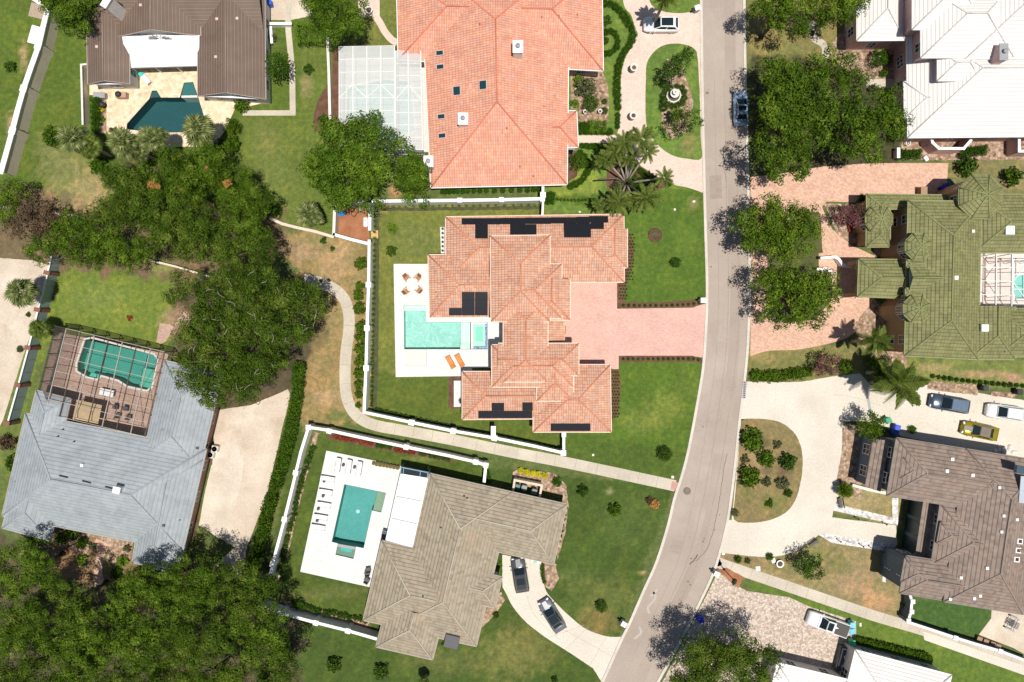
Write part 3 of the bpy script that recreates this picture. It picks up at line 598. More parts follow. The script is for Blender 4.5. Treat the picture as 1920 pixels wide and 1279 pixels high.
mb = MB(); mb.lathe((*W(666, 964), -1.57), [(.30, 0), (.30, .02), (0, .025)], plain((.75, .8, .8), .5, name='light_lens'), 14); mb.build('pool_light', pe, (-L.x, -L.y, 0))
pool('dark green angular pool with small spa in the travertine terrace of the brown-roofed house', POOL_A, bas_d, water_mat('water_dark', (.75, .9, .9), rip=4), 1.7,
     [([(345.5, 156), (361.5, 155), (369, 178), (340, 179)], -.05, plain((.05, .17, .17), .6, name='spa_dark')), ([(286, 171.5), (293.5, 171), (301, 182), (281, 183.4)], -.05, plain((.03, .10, .10), .6, name='ledge_dark')), ([(341, 180), (370, 179.5), (371.5, 183.5), (341, 184)], DZ - .01, M['stonew'])], None)
pool('emerald pool with clipped corners under the bronze screen enclosure', POOL_D, bas_g, water_mat('water_emerald', (.75, .96, .9), rip=5), 1.4,
     [([(165.3, 705.7), (184, 709.6), (190, 703.5), (170, 699)], -.2, plain((.12, .5, .42), .6, name='green_step')), ([(262, 690), (292, 695), (284.6, 724.6), (276, 730.6), (255, 726)], -.8, plain((.13, .45, .38), .6, name='green_shelf'))], M['stonew'])
pool('pale blue pool seen through the white screened roof', POOL_B, plain((.45, .66, .66), .6, name='pool_pale'), water_mat('water_pale', (.85, .96, .96)), 1.2, (), M['white'])
pool('turquoise freeform pool at the right edge behind the green-roofed house', POOL_G, plain((.30, .58, .54), .6, name='pool_jade'), water_mat('water_jade', (.8, .96, .94)), 1.2, (), M['stonew'])
# beds
M['cover'] = surf('dark_olive_bed', (.05, .055, .022), (.085, .085, .035), 1.5, 9, .95, .5)  # dark olive tone for the strip along the inside of the walls
BED = [
    ([(1157, 530), (1171, 530), (1171, 502), (1177, 502), (1176, 430), (1182, 438), (1188, 455), (1189, 480), (1183, 510), (1175, 535), (1170, 567), (1240, 567), (1306, 562), (1318, 561), (1318, 569), (1300, 577), (1157, 579)], 'mulch'),
    ([(1160, 667), (1298, 667), (1316, 672), (1316, 682), (1295, 678), (1170, 679), (1160, 680)], 'mulch'),
    ([(1144, 691), (1160, 692), (1164, 715), (1163, 750), (1158, 778), (1148, 788), (1146, 788)], 'mulch'),
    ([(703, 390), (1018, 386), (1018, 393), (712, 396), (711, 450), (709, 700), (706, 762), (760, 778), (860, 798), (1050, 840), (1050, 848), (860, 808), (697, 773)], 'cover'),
    ([(841, 707), (868, 707), (868, 765), (840, 765)], 'mulch'),
    ([(632, 390), (690, 390), (693, 455), (628, 438)], 'redmulch'),
    ([(1070, 135), (1130, 135), (1140, 160), (1142, 200), (1138, 248), (1085, 250), (1085, 205), (1070, 205)], 'chips'),
    ([(1065, 280), (1085, 285), (1082, 330), (1050, 350), (1064, 346)], 'mulch'),
    ([(1250, 110), (1280, 125), (1300, 190), (1290, 245), (1258, 262), (1240, 230), (1240, 180)], 'chips'),
    ([(1140, 300), (1180, 300), (1230, 330), (1255, 350), (1200, 365), (1140, 372), (1137, 340)], 'mulch'),
    ([(1545, 382), (1600, 382), (1630, 380), (1630, 462), (1600, 458), (1570, 440)], 'chips'),
    ([(1552, 90), (1600, 30), (1610, 85), (1690, 88), (1695, 146), (1620, 148), (1570, 120)], 'chips'),
    ([(1690, 255), (1920, 252), (1920, 300), (1690, 300)], 'chips'),
    ([(1580, 795), (1640, 800), (1612, 940), (1568, 900), (1578, 850)], 'chips'),
    ([(1600, 610), (1640, 560), (1700, 640), (1700, 700), (1620, 660)], 'chips'),
    ([(1740, 714), (1835, 722), (1832, 742), (1738, 730)], 'chips'), ([(1858, 734), (1905, 736), (1902, 746), (1858, 742)], 'chips'),
    ([(962, 885), (975, 878), (1040, 888), (1062, 910), (1066, 945), (1060, 1000), (1045, 1050), (1040, 1000), (1055, 930), (960, 905)], 'chips'),
    ([(1015, 1052), (1040, 1056), (1048, 1085), (1034, 1108), (1022, 1100), (1016, 1075)], 'chips'),
    ([(905, 1130), (940, 1110), (947, 1125), (925, 1155), (900, 1180)], 'chips'),
    ([(1345, 1068), (1362, 1064), (1395, 1082), (1385, 1103), (1368, 1090)], 'redmulch'),
    ([(615, 812), (700, 828), (780, 845), (850, 862), (848, 868), (700, 840), (612, 822)], 'mulch'),
    ([(590, 810), (598, 812), (560, 950), (530, 1090), (520, 1088), (550, 940)], 'chips'),
    ([(534, 1126), (560, 1130), (600, 1142), (690, 1160), (700, 1190), (535, 1148)], 'chips'),
    ([(595, 190), (618, 150), (618, 225), (590, 250), (588, 220)], 'mulch'), ([(180, 180), (200, 180), (200, 250), (180, 250)], 'chips'),
    ([(108, 985), (250, 1016), (246, 1048), (228, 1060), (200, 1052), (206, 1022), (168, 1004), (165, 1060), (120, 1010)], 'chips'),
    ([(352, 990), (374, 870), (382, 872), (372, 980), (362, 1010)], 'mulch'),
    ([(380, 840), (400, 835), (398, 872), (380, 868)], 'mulch'), ([(1120, 20), (1132, 40), (1132, 130), (1110, 130)], 'mulch'), ([(625, 90), (642, 90), (640, 225), (620, 225)], 'mulch'),
]
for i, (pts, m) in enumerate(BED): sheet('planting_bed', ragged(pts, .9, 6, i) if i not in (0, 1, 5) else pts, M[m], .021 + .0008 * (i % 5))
for k, (off, wd_, cc) in enumerate(((0, .7, .30), (-18, .5, .33), (20, .5, .31))):
    q = [(x + off + rng.uniform(-.5, .5), y) for x, y in smooth_line(ctr[2:-2], 3)]; ribbon('road_seam', q, wd_, plain((cc * .88, cc * .74, cc * .63), .9, name='seam_tar'), .0262 + k * .0006, sm=False)
for k, q in enumerate(([(1330, 330), (1352, 328), (1354, 372), (1331, 374)], [(1345, 610), (1366, 608), (1366, 640), (1344, 642)], [(1262, 1010), (1283, 1016), (1276, 1040), (1255, 1034)])):
    sheet('road_patch', ragged(q, .5, 5, k), plain(((.31, .255, .214), (.37, .312, .268), (.32, .262, .22))[k], .9, name='patch_tar'), .0225)
sheet('stepping_slab', [(851, 714), (870, 714), (870, 763), (851, 763)], M['deckwhite'], .12, 0)
sheet('equipment_pad', [(825, 426), (842, 426), (842, 476), (827, 476)], M['deckwhite'], .12, 0)
sheet('timber_step', [(696, 433), (709, 432), (709, 447), (696, 446)], plain((.55, .36, .14), .7, name='pine'), .10, 0)
sheet('patio', [(1860, 1130), (1980, 1130), (1980, 1260), (1900, 1215), (1835, 1190), (1858, 1160)], M['tanconc'], .010)
sheet('paved_court', [(1620, 370), (1710, 370), (1710, 480), (1640, 480)], M['brownpaver'], .016)
for i, (x, y, sx, sy, a) in enumerate(((1356, 1038, 6, 5, 0), (1450, 1051, 8, 9, 20), (1421, 1066, 9, 9, 5), (1261, 894.5, 5, 5, 0), (1301, 378, 5, 4, 0), (1265, 393, 4, 4, 0), (1087, 397.5, 4, 3, 0), (1112, 853, 4, 4, 0), (1613, 1171, 4, 7, 0))):
    mb = MB(); mb.box((0, 0, .03), (sx / S, sy / S, .06), M['stonew'], bev=.02); tag(mb.build('utility_cover', None, (*W(x, y), 0), R(a)), ['pale utility box at the kerb where the lower pavement starts', 'pale pointed valve cover in dry grass beside the round white ring', 'square white meter cover between the pavement and dry front lawn', 'small white valve cover by the kerb above the pink ramp', 'small white cover in grass below the curved drive by the street', 'small round white cap in the grass below the palm clump', 'tiny white cap in grass beside the solar-panel roof edge', 'small pale cap in the front lawn under the central house garage', 'pale oval cover in grass behind the pickup'][i], 'utility cover')
# ------------------------------------------------------------------ houses
class House:
    def __init__(s, label, cat, roofm, wallm, capm, slope=.4, over=.5, gut=None, soff=None, px=None, name='house'):
        s.t = thing(name, label, cat, (*W(*px), 0)); s.roofm, s.wallm, s.capm, s.slope, s.over = roofm, wallm, capm, slope, over
        s.gut = gut or M['white']; s.soff = soff or M['white']; s.rv = []; s.rf = []; s.ru = []; s.secs = []; s.walls = MB(); s.caps = MB(); s.gutter = MB(); s.k = 0
        s.gabs = MB()
    def face(s, pts):
        a = Vector(pts[0]); n = (Vector(pts[1]) - a).cross(Vector(pts[2]) - a).normalized()
        if n.z < 0: pts = pts[::-1]; n = -n; a = Vector(pts[0])
        up = Vector((0, 0, 1)) - n * n.z
        up = up.normalized() if up.length > 1e-3 else Vector((0, 1, 0)); u = up.cross(n).normalized(); b = len(s.rv)
        s.rv += pts; s.rf.append(tuple(range(b, b + len(pts)))); s.ru.append([(Vector(p).dot(u), Vector(p).dot(up)) for p in pts]); return (a, n)
    def hip(s, q, he, ends='hh', slope=None, ax=None, walls=True, over=None, cap=True, win=None):
        slope = slope or s.slope; over = s.over if over is None else over; s.k += 1; he = he + .017 * s.k
        P = [W3(x, y, he) for x, y in q]
        la = (P[1] - P[0]).length; lb = (P[2] - P[1]).length
        if (ax or ('x' if la >= lb else 'y')) == 'y': P = P[1:] + P[:1]; la, lb = lb, la
        m0 = (P[0] + P[3]) / 2; m1 = (P[1] + P[2]) / 2; u = (m1 - m0).normalized(); w_ = lb / 2
        i0 = w_ if ends[0] == 'h' else 0; i1 = w_ if ends[1] == 'h' else 0
        if i0 + i1 > la: i0, i1 = i0 * la / (i0 + i1) * .999, i1 * la / (i0 + i1) * .999
        rz = he + slope * w_
        A = m0 + u * i0; B = m1 - u * i1; A.z = B.z = rz
        pl = []
        pl.append(s.face([P[0], P[1], B, A])); pl.append(s.face([P[2], P[3], A, B]))
        if ends[0] == 'h': pl.append(s.face([P[3], P[0], A]))
        if ends[1] == 'h': pl.append(s.face([P[1], P[2], B]))
        # soffit, fascia/gutter, gable walls
        b = .16; dz = Vector((0, 0, b))
        s.gutter.add([p - dz for p in P], [(0, 1, 2, 3), (3, 2, 1, 0)][:1], s.soff)
        cen = (P[0] + P[2]) / 2
        for i in range(4):
            a_, c_ = P[i], P[(i + 1) % 4]
            gable = (i == 3 and ends[0] != 'h') or (i == 1 and ends[1] != 'h')
            o_ = (c_ - a_).cross(Vector((0, 0, 1))).normalized()
            if o_.dot((a_ + c_) / 2 - cen) < 0: o_ = -o_
            if not gable:
                s.gutter.beam(a_ - Vector((0, 0, .085)) + o_ * .045, c_ - Vector((0, 0, .085)) + o_ * .045, .09, .17, s.gut)
            elif ends[0 if i == 3 else 1] == 'g':
                ap = A if i == 3 else B
                s.gabs.add([a_ - o_ * over - dz, c_ - o_ * over - dz, ap - o_ * over - Vector((0, 0, .05))], [(0, 1, 2)], s.wallm)
                for e in (a_, c_): s.gutter.beam(e - Vector((0, 0, .09)) + o_ * .02, ap - Vector((0, 0, .09)) + o_ * .02, .05, .17, s.gut)
        if cap:
            r = .085; ln = [(A, B)] if (A - B).length > .3 else []
            if ends[0] == 'h': ln += [(P[0], A), (P[3], A)]
            if ends[1] == 'h': ln += [(P[1], B), (P[2], B)]
            for a_, c_ in ln: s.caps.tube([a_ + Vector((0, 0, .02)), c_ + Vector((0, 0, .02))], r, s.capm, 6)
        if walls:
            ov = over + .013 * s.k; n = (P[1] - P[0]).normalized(); v = (P[2] - P[1]).normalized()
            IW = [P[0] + n * ov + v * ov, P[1] - n * ov + v * ov, P[2] - n * ov - v * ov, P[3] + n * ov - v * ov]
            vs = [(p.x, p.y, 0) for p in IW] + [(p.x, p.y, he - b + .05) for p in IW]
            s.walls.add(vs, [(i, (i + 1) % 4, 4 + (i + 1) % 4, 4 + i) for i in range(4)], s.wallm)
        else: IW = None
        s.secs.append((P, IW, he, A, B)); return pl
    def cone(s, c, r, he, slope=.5, n=8, wall=True, rot=None):
        s.k += 1; he += .017 * s.k; C0 = W3(*c, he); r = r / S * (CAM_H - he) / CAM_H; rot = math.pi / n if rot is None else rot
        ap = C0 + Vector((0, 0, r * slope)); ring = [C0 + Vector((math.cos(rot + 2 * math.pi * i / n), math.sin(rot + 2 * math.pi * i / n), 0)) * r for i in range(n)]
        for i in range(n):
            s.face([ring[i], ring[(i + 1) % n], ap]); s.caps.tube([ring[i] + Vector((0, 0, .02)), ap + Vector((0, 0, .02))], .09, s.capm, 5)
            s.gutter.beam(ring[i] - Vector((0, 0, .08)), ring[(i + 1) % n] - Vector((0, 0, .08)), .09, .16, s.gut)
        s.gutter.add([p - Vector((0, 0, .15)) for p in ring], [tuple(range(n))], s.soff)
        s.caps.lathe(tuple(ap), [(.16, -.05), (.12, .12), (.05, .2), (0, .28)], s.capm, 8)
        if wall:
            rw = r - .4; vs = [(C0.x + rw * math.cos(rot + 2 * math.pi * i / n), C0.y + rw * math.sin(rot + 2 * math.pi * i / n), z) for z in (0, he - .1) for i in range(n)]
            s.walls.add(vs, [(i, (i + 1) % n, n + (i + 1) % n, n + i) for i in range(n)], s.wallm)
            for i in range(n):
                a = rot + 2 * math.pi * (i + .5) / n
                if he > 3.4: s.window(Vector((C0.x + rw * math.cos(math.pi / n) * math.cos(a), C0.y + rw * math.cos(math.pi / n) * math.sin(a), he - 1.5)), a, .8, 1.4)
    def poly(s, pts): return s.face([W3(x, y, h) for x, y, h in pts])
    def window(s, c, a, wd, ht, grid=True):                      # c: centre on the wall, a: outward angle
        L = s.t.location; f = MB(); fr = .07
        for x, z, w_, h_ in ((0, ht / 2, wd + fr * 2, fr), (0, -ht / 2, wd + fr * 2, fr), (-wd / 2, 0, fr, ht), (wd / 2, 0, fr, ht)) + (((0, 0, .04, ht), (0, 0, wd, .04)) if grid else ()):
            f.box((.035, x, z), (.07, w_, h_), M['white'])
        w = f.build('window', s.t, (c.x - L.x, c.y - L.y, c.z), a); g = MB(); g.box((.012, 0, 0), (.03, wd, ht), M['glass']); g.build('pane', w)
    def autowin(s, wd=1.2, ht=1.3, gap=3.2, zs=None, only=None):
        def inside(p):
            for P, IW, he, A, B in s.secs:
                if IW is None: continue
                if all((IW[(i + 1) % 4] - IW[i]).cross(Vector((p.x, p.y, IW[i].z)) - IW[i]).z * ((IW[1] - IW[0]).cross(IW[2] - IW[1]).z) > -.05 for i in range(4)): return True
            return False
        cnt = 0
        for P, IW, he, A, B in s.secs:
            if IW is None: continue
            cen = (IW[0] + IW[2]) / 2
            for i in range(4):
                a_, c_ = IW[i], IW[(i + 1) % 4]; o_ = (c_ - a_).cross(Vector((0, 0, 1))).normalized()
                if o_.dot((a_ + c_) / 2 - cen) < 0: o_ = -o_
                if only and not only(o_): continue
                ln = (c_ - a_).length; n = int(ln // gap)
                for j in range(n):
                    p = a_.lerp(c_, (j + .5) / n)
                    if inside(p + o_ * .5) or abs(p.x) > 70 or abs(p.y) > 47: continue
                    for z in (zs or ([1.6] if he < 4.6 else [1.5, he - 1.4])):
                        if cnt < 60: s.window(Vector((p.x, p.y, z)), math.atan2(o_.y, o_.x), wd, ht); cnt += 1
    def onplane(s, px, py, pl, up=0.0):
        a, n = pl; o = Vector((0, 0, CAM_H)); d_ = W3(px, py, 0) - o
        t = (a - o).dot(n) / d_.dot(n); return o + d_ * t + n * up
    def onroof(s, px, py, pl):                # highest roof face under this sight line
        o = Vector((0, 0, CAM_H)); d_ = W3(px, py, 0) - o; best = None
        for f in s.rf:
            P = [Vector(s.rv[i]) for i in f]; n = (P[1] - P[0]).cross(P[2] - P[0]).normalized()
            if abs(d_.dot(n)) < 1e-6: continue
            q = o + d_ * ((P[0] - o).dot(n) / d_.dot(n)); sg = [(P[(i + 1) % len(P)] - P[i]).cross(q - P[i]).dot(n) for i in range(len(P))]
            if (min(sg) >= -1e-4 or max(sg) <= 1e-4) and (best is None or q.z > best.z): best = q
        return best or s.onplane(px, py, pl)
    def slab(s, name, quad, pl, m, up=.05, th=.05, rim=None):     # flat panel lying on a roof plane, corners in survey units
        L = s.t.location; mb = MB(); top = [s.onplane(x, y, pl, up + th) - L for x, y in quad]; bot = [s.onplane(x, y, pl, up) - L for x, y in quad]
        mb.add(bot + top, [(3, 2, 1, 0), (4, 5, 6, 7), (0, 1, 5, 4), (1, 2, 6, 5), (2, 3, 7, 6), (3, 0, 4, 7)], m)
        o = mb.build(name, s.t)
        bm = bmesh.new(); bm.from_mesh(o.data); bmesh.ops.recalc_face_normals(bm, faces=bm.faces); bm.to_mesh(o.data); bm.free(); return o
    def solar(s, x0, y0, x1, y1, pl, tx=24, ty=13):
        nx_ = max(1, round(abs(x1 - x0) / tx)); ny_ = max(1, round(abs(y1 - y0) / ty)); g = .12
        for i in range(nx_):
            for j in range(ny_):
                a, b = x0 + (x1 - x0) * i / nx_ + g, x0 + (x1 - x0) * (i + 1) / nx_ - g; c, d_ = y0 + (y1 - y0) * j / ny_ + g, y0 + (y1 - y0) * (j + 1) / ny_ - g
                s.slab('solar_panel', [(a, c), (b, c), (b, d_), (a, d_)], pl, M['solar'], .09, .04)
    def vent(s, px, py, pl, m=None, sz=.28, h=.22, name='roof_vent'):
        p = s.onroof(px, py, pl) - s.t.location; mb = MB(); mb.box((p.x, p.y, p.z + h / 2 - .08), (sz, sz, h), m or M['white'], bev=.03); mb.build(name, s.t)
    def pipe(s, px, py, pl, m=None):
        p = s.onroof(px, py, pl) - s.t.location; mb = MB(); mb.lathe((p.x, p.y, p.z - .05), [(.14, 0), (.07, .12), (.05, .4), (0, .41)], m or M['grey'], 10); mb.build('vent_pipe', s.t)
    def chimney(s, px, py, h, wd, dp, rz=0, m=None, capm=None, pot=True):
        x, y = W(px, py, h); L = s.t.location; mb = MB(); mb.box((x - L.x, y - L.y, h / 2), (wd, dp, h), m or s.wallm, rz=rz); c = mb.build('chimney', s.t)
        mb = MB(); mb.box((x - L.x, y - L.y, h + .06), (wd + .16, dp + .16, .14), capm or M['white'], rz=rz, bev=.03)
        if pot: mb.lathe((x - L.x, y - L.y, h + .13), [(.26, 0), (.22, .25), (.28, .28), (.28, .34), (.0, .36)], M['grey'], 12)
        mb.build('chimney_cap', c)
    def finish(s, loose=None):
        L = s.t.location; sh = (-L.x, -L.y, 0)
        me = mesh_np('roof', s.rv, s.rf, [s.roofm], None, s.ru); r = link('roof', me, s.t, sh)
        if s.walls.v: s.walls.build('wall', s.t, sh)
        if s.gabs.v: s.gabs.build('gable', s.t, sh)
        if s.caps.v: o = s.caps.build('ridge_cap', r)
        if s.gutter.v: s.gutter.build('gutter', s.t, sh)

TILE_O = [(.50, .24, .155), (.55, .285, .185), (.59, .325, .22), (.53, .31, .235), (.62, .38, .255), (.54, .26, .165), (.56, .36, .285)]
tile_c = roof_tile('orange_roof_tile', TILE_O, .30, .44, line=.96, col=.87, course=.5, barrel=.9)
tile_b = roof_tile('coral_roof_tile', [(.59, .25, .165), (.63, .29, .19), (.655, .33, .215), (.61, .275, .18), (.58, .30, .235), (.655, .365, .245)], .30, .44, line=.97, col=.91, course=.4, barrel=.8)
tile_d = roof_tile('slate_grey_roof_tile', [(.265, .295, .32), (.29, .322, .345), (.31, .342, .362), (.275, .308, .333)], .5, .50, line=.95, stain=(.35, .38, .40), course=1.0, barrel=.1, bumpd=.035)
tile_e = roof_tile('taupe_roof_tile', [(.24, .20, .14), (.30, .255, .185), (.335, .285, .21), (.275, .23, .168)], .4, .46, line=.95, course=1.0, barrel=.1, bumpd=.05, stain=(.36, .26, .17), stf=(.52, .78))
tile_g = roof_tile('green_roof_tile', [(.14, .142, .050), (.182, .182, .066), (.21, .208, .084), (.162, .165, .058)], .42, .46, line=.80, col=.86, course=1.0, barrel=.5, bumpd=.06, stain=(.12, .12, .06), stf=(.5, .8))
tile_h = roof_tile('brown_grey_roof_tile', [(.17, .125, .10), (.225, .17, .14), (.26, .20, .165), (.195, .15, .122)], .42, .48, line=.90, course=1.0, barrel=.1, bumpd=.055, stain=(.25, .16, .11), stf=(.5, .78))
met_a = roof_metal('brown_metal_roof', (.128, .090, .068), (.158, .112, .086), .42, 1.7, .4)
met_f = roof_metal('white_metal_roof', (.70, .68, .65), (.75, .73, .70), .45, .86, .4)
wall_w = surf('white_stucco', (.66, .64, .60), (.72, .70, .66), .6, 8, .9, .2)
wall_p = surf('pink_stucco', (.56, .36, .35), (.62, .42, .40), .6, 8, .9, .2)
wall_t = surf('ochre_stucco', (.32, .215, .115), (.39, .27, .15), .6, 8, .9, .2)
wall_g = surf('blue_grey_stucco', (.105, .14, .175), (.14, .175, .21), .6, 8, .9, .2)
wall_b = surf('brown_stucco', (.28, .16, .11), (.36, .22, .16), .6, 8, .9, .2)
M['solar'] = plain((.013, .014, .017), .35, name='solar_glass')

# central house -------------------------------------------------------------
c = House('central orange-tiled house with black solar panels, many wings and an L-shaped pool', 'house', tile_c, wall_w, plain((.62, .25, .14), .8, name='orange_cap'), .40, .55, plain((.72, .58, .45), .6, name='cream_gutter'), px=(975, 610))
p1 = c.hip([(835.5, 407), (1169.5, 402), (1170, 529), (836, 529)], 3.0)
p2 = c.hip([(1128, 430), (1176, 429), (1176, 502), (1128, 502)], 3.05, 'oh')
p3 = c.hip([(803, 478), (980, 477), (980, 594), (806, 595)], 2.95, 'hh')
p4 = c.hip([(920, 443), (1031, 441), (1031, 603), (921, 603)], 5.0)
p5 = c.hip([(930, 495), (1053, 495), (1053, 597), (930, 597)], 4.95, 'hh')
p6 = c.hip([(1000, 523), (1069, 523), (1069, 600), (1000, 600)], 4.7, 'oh')
p7 = c.hip([(944, 560), (1027, 560), (1027, 716), (944, 716)], 4.75)
p9 = c.hip([(934, 644), (1085, 644), (1085, 704), (934, 704)], 4.6, 'oh')
p10 = c.hip([(922, 647), (1075, 647), (1075, 725.5), (922.5, 725.5)], 4.45, 'hh')
p11 = c.hip([(1006, 668), (1075, 668), (1075, 752), (1006, 752)], 4.3, 'oh')
p12 = c.hip([(1000, 684), (1144, 684), (1146, 810), (1000, 810)], 2.9)
p13 = c.hip([(867, 697), (1024, 697), (1024, 785), (867, 786.5)], 2.8, 'ho')
p8 = c.face([W3(1024, 602, 3.1), W3(1059, 602, 2.75), W3(1059, 640, 2.75), W3(1024, 640, 3.1)])
x0, y0 = W(1041, 621, 2.8); c.gutter.box((x0 + .05, y0, 2.58), (2.45, 2.75, .22), c.gut); c.walls.box((x0 - .1, y0, 1.25), (1.9, 2.3, 2.5), wall_w)
for a in ((866, 410, 891, 422), (891, 410, 938, 421.9), (938, 409.5, 985, 421.5), (985, 409, 1033, 421), (1033, 408.5, 1081, 420), (1081, 407.5, 1105, 419.5), (1105, 406, 1140, 418.5), (891, 422, 915, 434), (891, 434, 915, 448), (956.5, 421.5, 1006, 441), (1057, 420, 1082, 432.8), (1082, 419.5, 1108, 432.8), (1057.5, 432.8, 1108, 446), (1108, 418.6, 1132, 430.5)):
    c.solar(*a, p1[0], ty=20)
for a in ((866, 547, 890, 591), (890.6, 547, 914.6, 591)): c.solar(*a, p3[1], ty=15)
c.solar(842, 577, 866, 591, p3[1])
c.solar(897, 770, 998, 783.5, p13[1]); c.solar(922, 755, 945.5, 769.5, p13[1], ty=18); c.solar(979.5, 754, 999, 769.5, p13[1], ty=18)
c.solar(1032.5, 793.5, 1107, 807.5, p12[1])
for x, y in ((818, 548), (820, 556)): c.pipe(x, y, p3[2], M['terra'])
for x, y in ((1075, 519), (892, 537)): c.pipe(x, y, p1[1] if x > 1000 else p3[1], M['stonew'])
c.autowin(1.4, 1.5, 3.6)
L = c.t.location
for px, py, a in ((1120, 532.2, -90), (1092, 532.2, -90), (1085, 680, 90), (1115, 686, 90)):
    x, y = W(px, py if a < 0 else 690, 1.2); y = W(px, 522, 0)[1] - .02 if a < 0 else W(px, 691, 0)[1] + .06
    mb = MB(); mb.box((.04, 0, 1.15), (.06, 2.3, 2.3), plain((.35, .19, .1), .6, name='timber_door'))
    for i in range(4): mb.box((.085, 0, .3 + i * .57), (.03, 2.2, .5), plain((.30, .16, .08), .6, name='timber_panel'))
    mb.build('garage_door', c.t, (x - L.x, y - L.y, 0), R(a))
mb = MB(); x, y = W(1003, 602); mb.box((0, 0, 1.1), (.08, 1.1, 2.2), M['wood']); c_d = mb.build('door', c.t, (W(1063, 620)[0] - L.x - .35, y - L.y - 1.2, 0)); mb = MB(); mb.lathe((.06, .4, 1.0), [(.03, -.1), (.03, .1)], M['chrome'], 6); mb.build('handle', c_d)
c.finish()

# coral roofed house ----------------------------------------------------------
b = House('large coral-tiled house with six skylights and white chimneys beside the circular drive', 'house', tile_b, wall_p, plain((.62, .19, .12), .8, name='coral_cap'), .36, .5, M['white'], px=(930, 150))
q1 = b.hip([(788, -80), (1068, -80), (1063, 346), (808, 352)], 3.3, slope=.37)
q2 = b.hip([(743, -60), (1128, -60), (1131, 133), (747, 112)], 3.2)
q3 = b.hip([(960, 208), (1081, 208), (1084, 276), (960, 280)], 3.15, 'oh')
q1w = min(q1, key=lambda p: p[1].x); q1e = max(q1, key=lambda p: p[1].x)
fr = plain((.62, .42, .40), .6, name='skylight_frame'); skg = plain((.012, .05, .055), .06, name='skylight_glass')
for x, y, wd, ht in ((825, 100, 14, 9), (826, 126, 14, 9), (857, 171, 14, 17), (906, 160, 14, 17), (828, 219, 14, 9), (829.5, 255, 14, 9)):
    b.slab('skylight', [(x - wd / 2 - 1, y - ht / 2), (x + wd / 2 + .5, y - ht / 2 - 1.5), (x + wd / 2 + 1, y + ht / 2), (x - wd / 2, y + ht / 2 + 1.5)], q1w, fr, .02, .10)
    sk = [k for k in b.t.children][-1]; o = b.slab('pane', [(x - wd / 2 + .7, y - ht / 2 + 1.4), (x + wd / 2 - 1, y - ht / 2), (x + wd / 2 - .6, y + ht / 2 - 1.4), (x - wd / 2 + 1.2, y + ht / 2)], q1w, skg, .12, .012); o.parent = sk
b.chimney(971, 88, 7.6, 1.15, 1.4, R(0), M['stonew']); b.chimney(868, 223, 6.2, 1.15, 1.35, R(0), M['stonew']); b.chimney(803.5, 303, 5.2, 1.1, 1.3, R(0), M['stonew'])
for x, y in ((1002, 110), (975, 312), (950, 240), (1020, 200), (1000, 330), (900, 45)): b.pipe(x, y, q1e if x > 930 else q1w, M['terra'])
for x, y in ((1016, 32), (1048, 30), (1082, 28)): b.pipe(x, y, q2[0], M['terra'])
b.autowin(1.3, 1.5, 3.8); L = b.t.location
mb = MB(); x, y = W(1066, 286); mb.box((0, 0, 1.2), (1.2, .5, 2.4), M['white']); mb.box((.0, -.3, 1.3), (.9, .06, 2.0), M['glass']); mb.build('entry_porch', b.t, (x - L.x, y - L.y, 0))
b.finish()

# white screened roof ---------------------------------------------------------
def screen_room(name, label, corners, h, m_fr, m_sc, nx_, ny_, wl=.09, man=None, walls=(1, 1, 1, 1), diag=()):
    t = thing(name, label, 'pool enclosure', (*W(*corners[0], h), 0)); L = t.location
    P = [W3(x, y, h) for x, y in corners]; lp = lambda u, v: P[0].lerp(P[1], u).lerp(P[3].lerp(P[2], u), v) - L
    def off(mb, nm): return mb.build(nm, t)
    for i in range(nx_ + 1):
        mb = MB(); mb.beam(lp(i / nx_, 0), lp(i / nx_, 1), wl, wl * 1.8, m_fr); off(mb, 'roof_beam')
    mb = MB()
    for j in range(ny_ + 1): mb.beam(lp(0, j / ny_) + Vector((0, 0, .01)), lp(1, j / ny_) + Vector((0, 0, .01)), wl * .7, wl, m_fr)
    for (u0, v0, u1, v1) in diag: mb.beam(lp(u0, v0) + Vector((0, 0, .05)), lp(u1, v1) + Vector((0, 0, .05)), wl * .8, wl * .5, m_fr)
    off(mb, 'purlin')
    mb = MB(); mb.add([lp(0, 0) - Vector((0, 0, .06)), lp(1, 0) - Vector((0, 0, .06)), lp(1, 1) - Vector((0, 0, .06)), lp(0, 1) - Vector((0, 0, .06))], [(3, 2, 1, 0)], m_sc); off(mb, 'roof_screen')
    E = [(0, 0, 1, 0, nx_), (1, 0, 1, 1, ny_), (1, 1, 0, 1, nx_), (0, 1, 0, 0, ny_)]
    for k, (u0, v0, u1, v1, n) in enumerate(E):
        if not walls[k]: continue
        a, c_ = lp(u0, v0), lp(u1, v1); z0 = Vector((0, 0, -h)); mb = MB()
        for i in range(n + 1): p = a.lerp(c_, i / n); mb.beam(p + z0 * .999, p, wl * .8, wl * .8, m_fr)
        mb.beam(a + z0 * .6, c_ + z0 * .6, wl * .6, wl * .6, m_fr); off(mb, 'wall_frame')
        mb = MB(); mb.add([a + z0 * .99, c_ + z0 * .99, c_, a], [(0, 1, 2, 3)], m_sc); off(mb, 'wall_screen')
    return t
scw = screen_mat('white_screen', (.66, .68, .66), .60)
screen_room('pool_enclosure', 'white framed screen roof with dense pale mesh beside the coral-tiled house', [(636, 88), (740, 86), (740, 281), (636, 281)], 3.6, M['frame_white'], scw, 4, 8, .08, diag=((.0, .5, .25, .375), (.25, .375, .5, .5), (.5, .5, .75, .375), (.75, .375, 1, .5)))
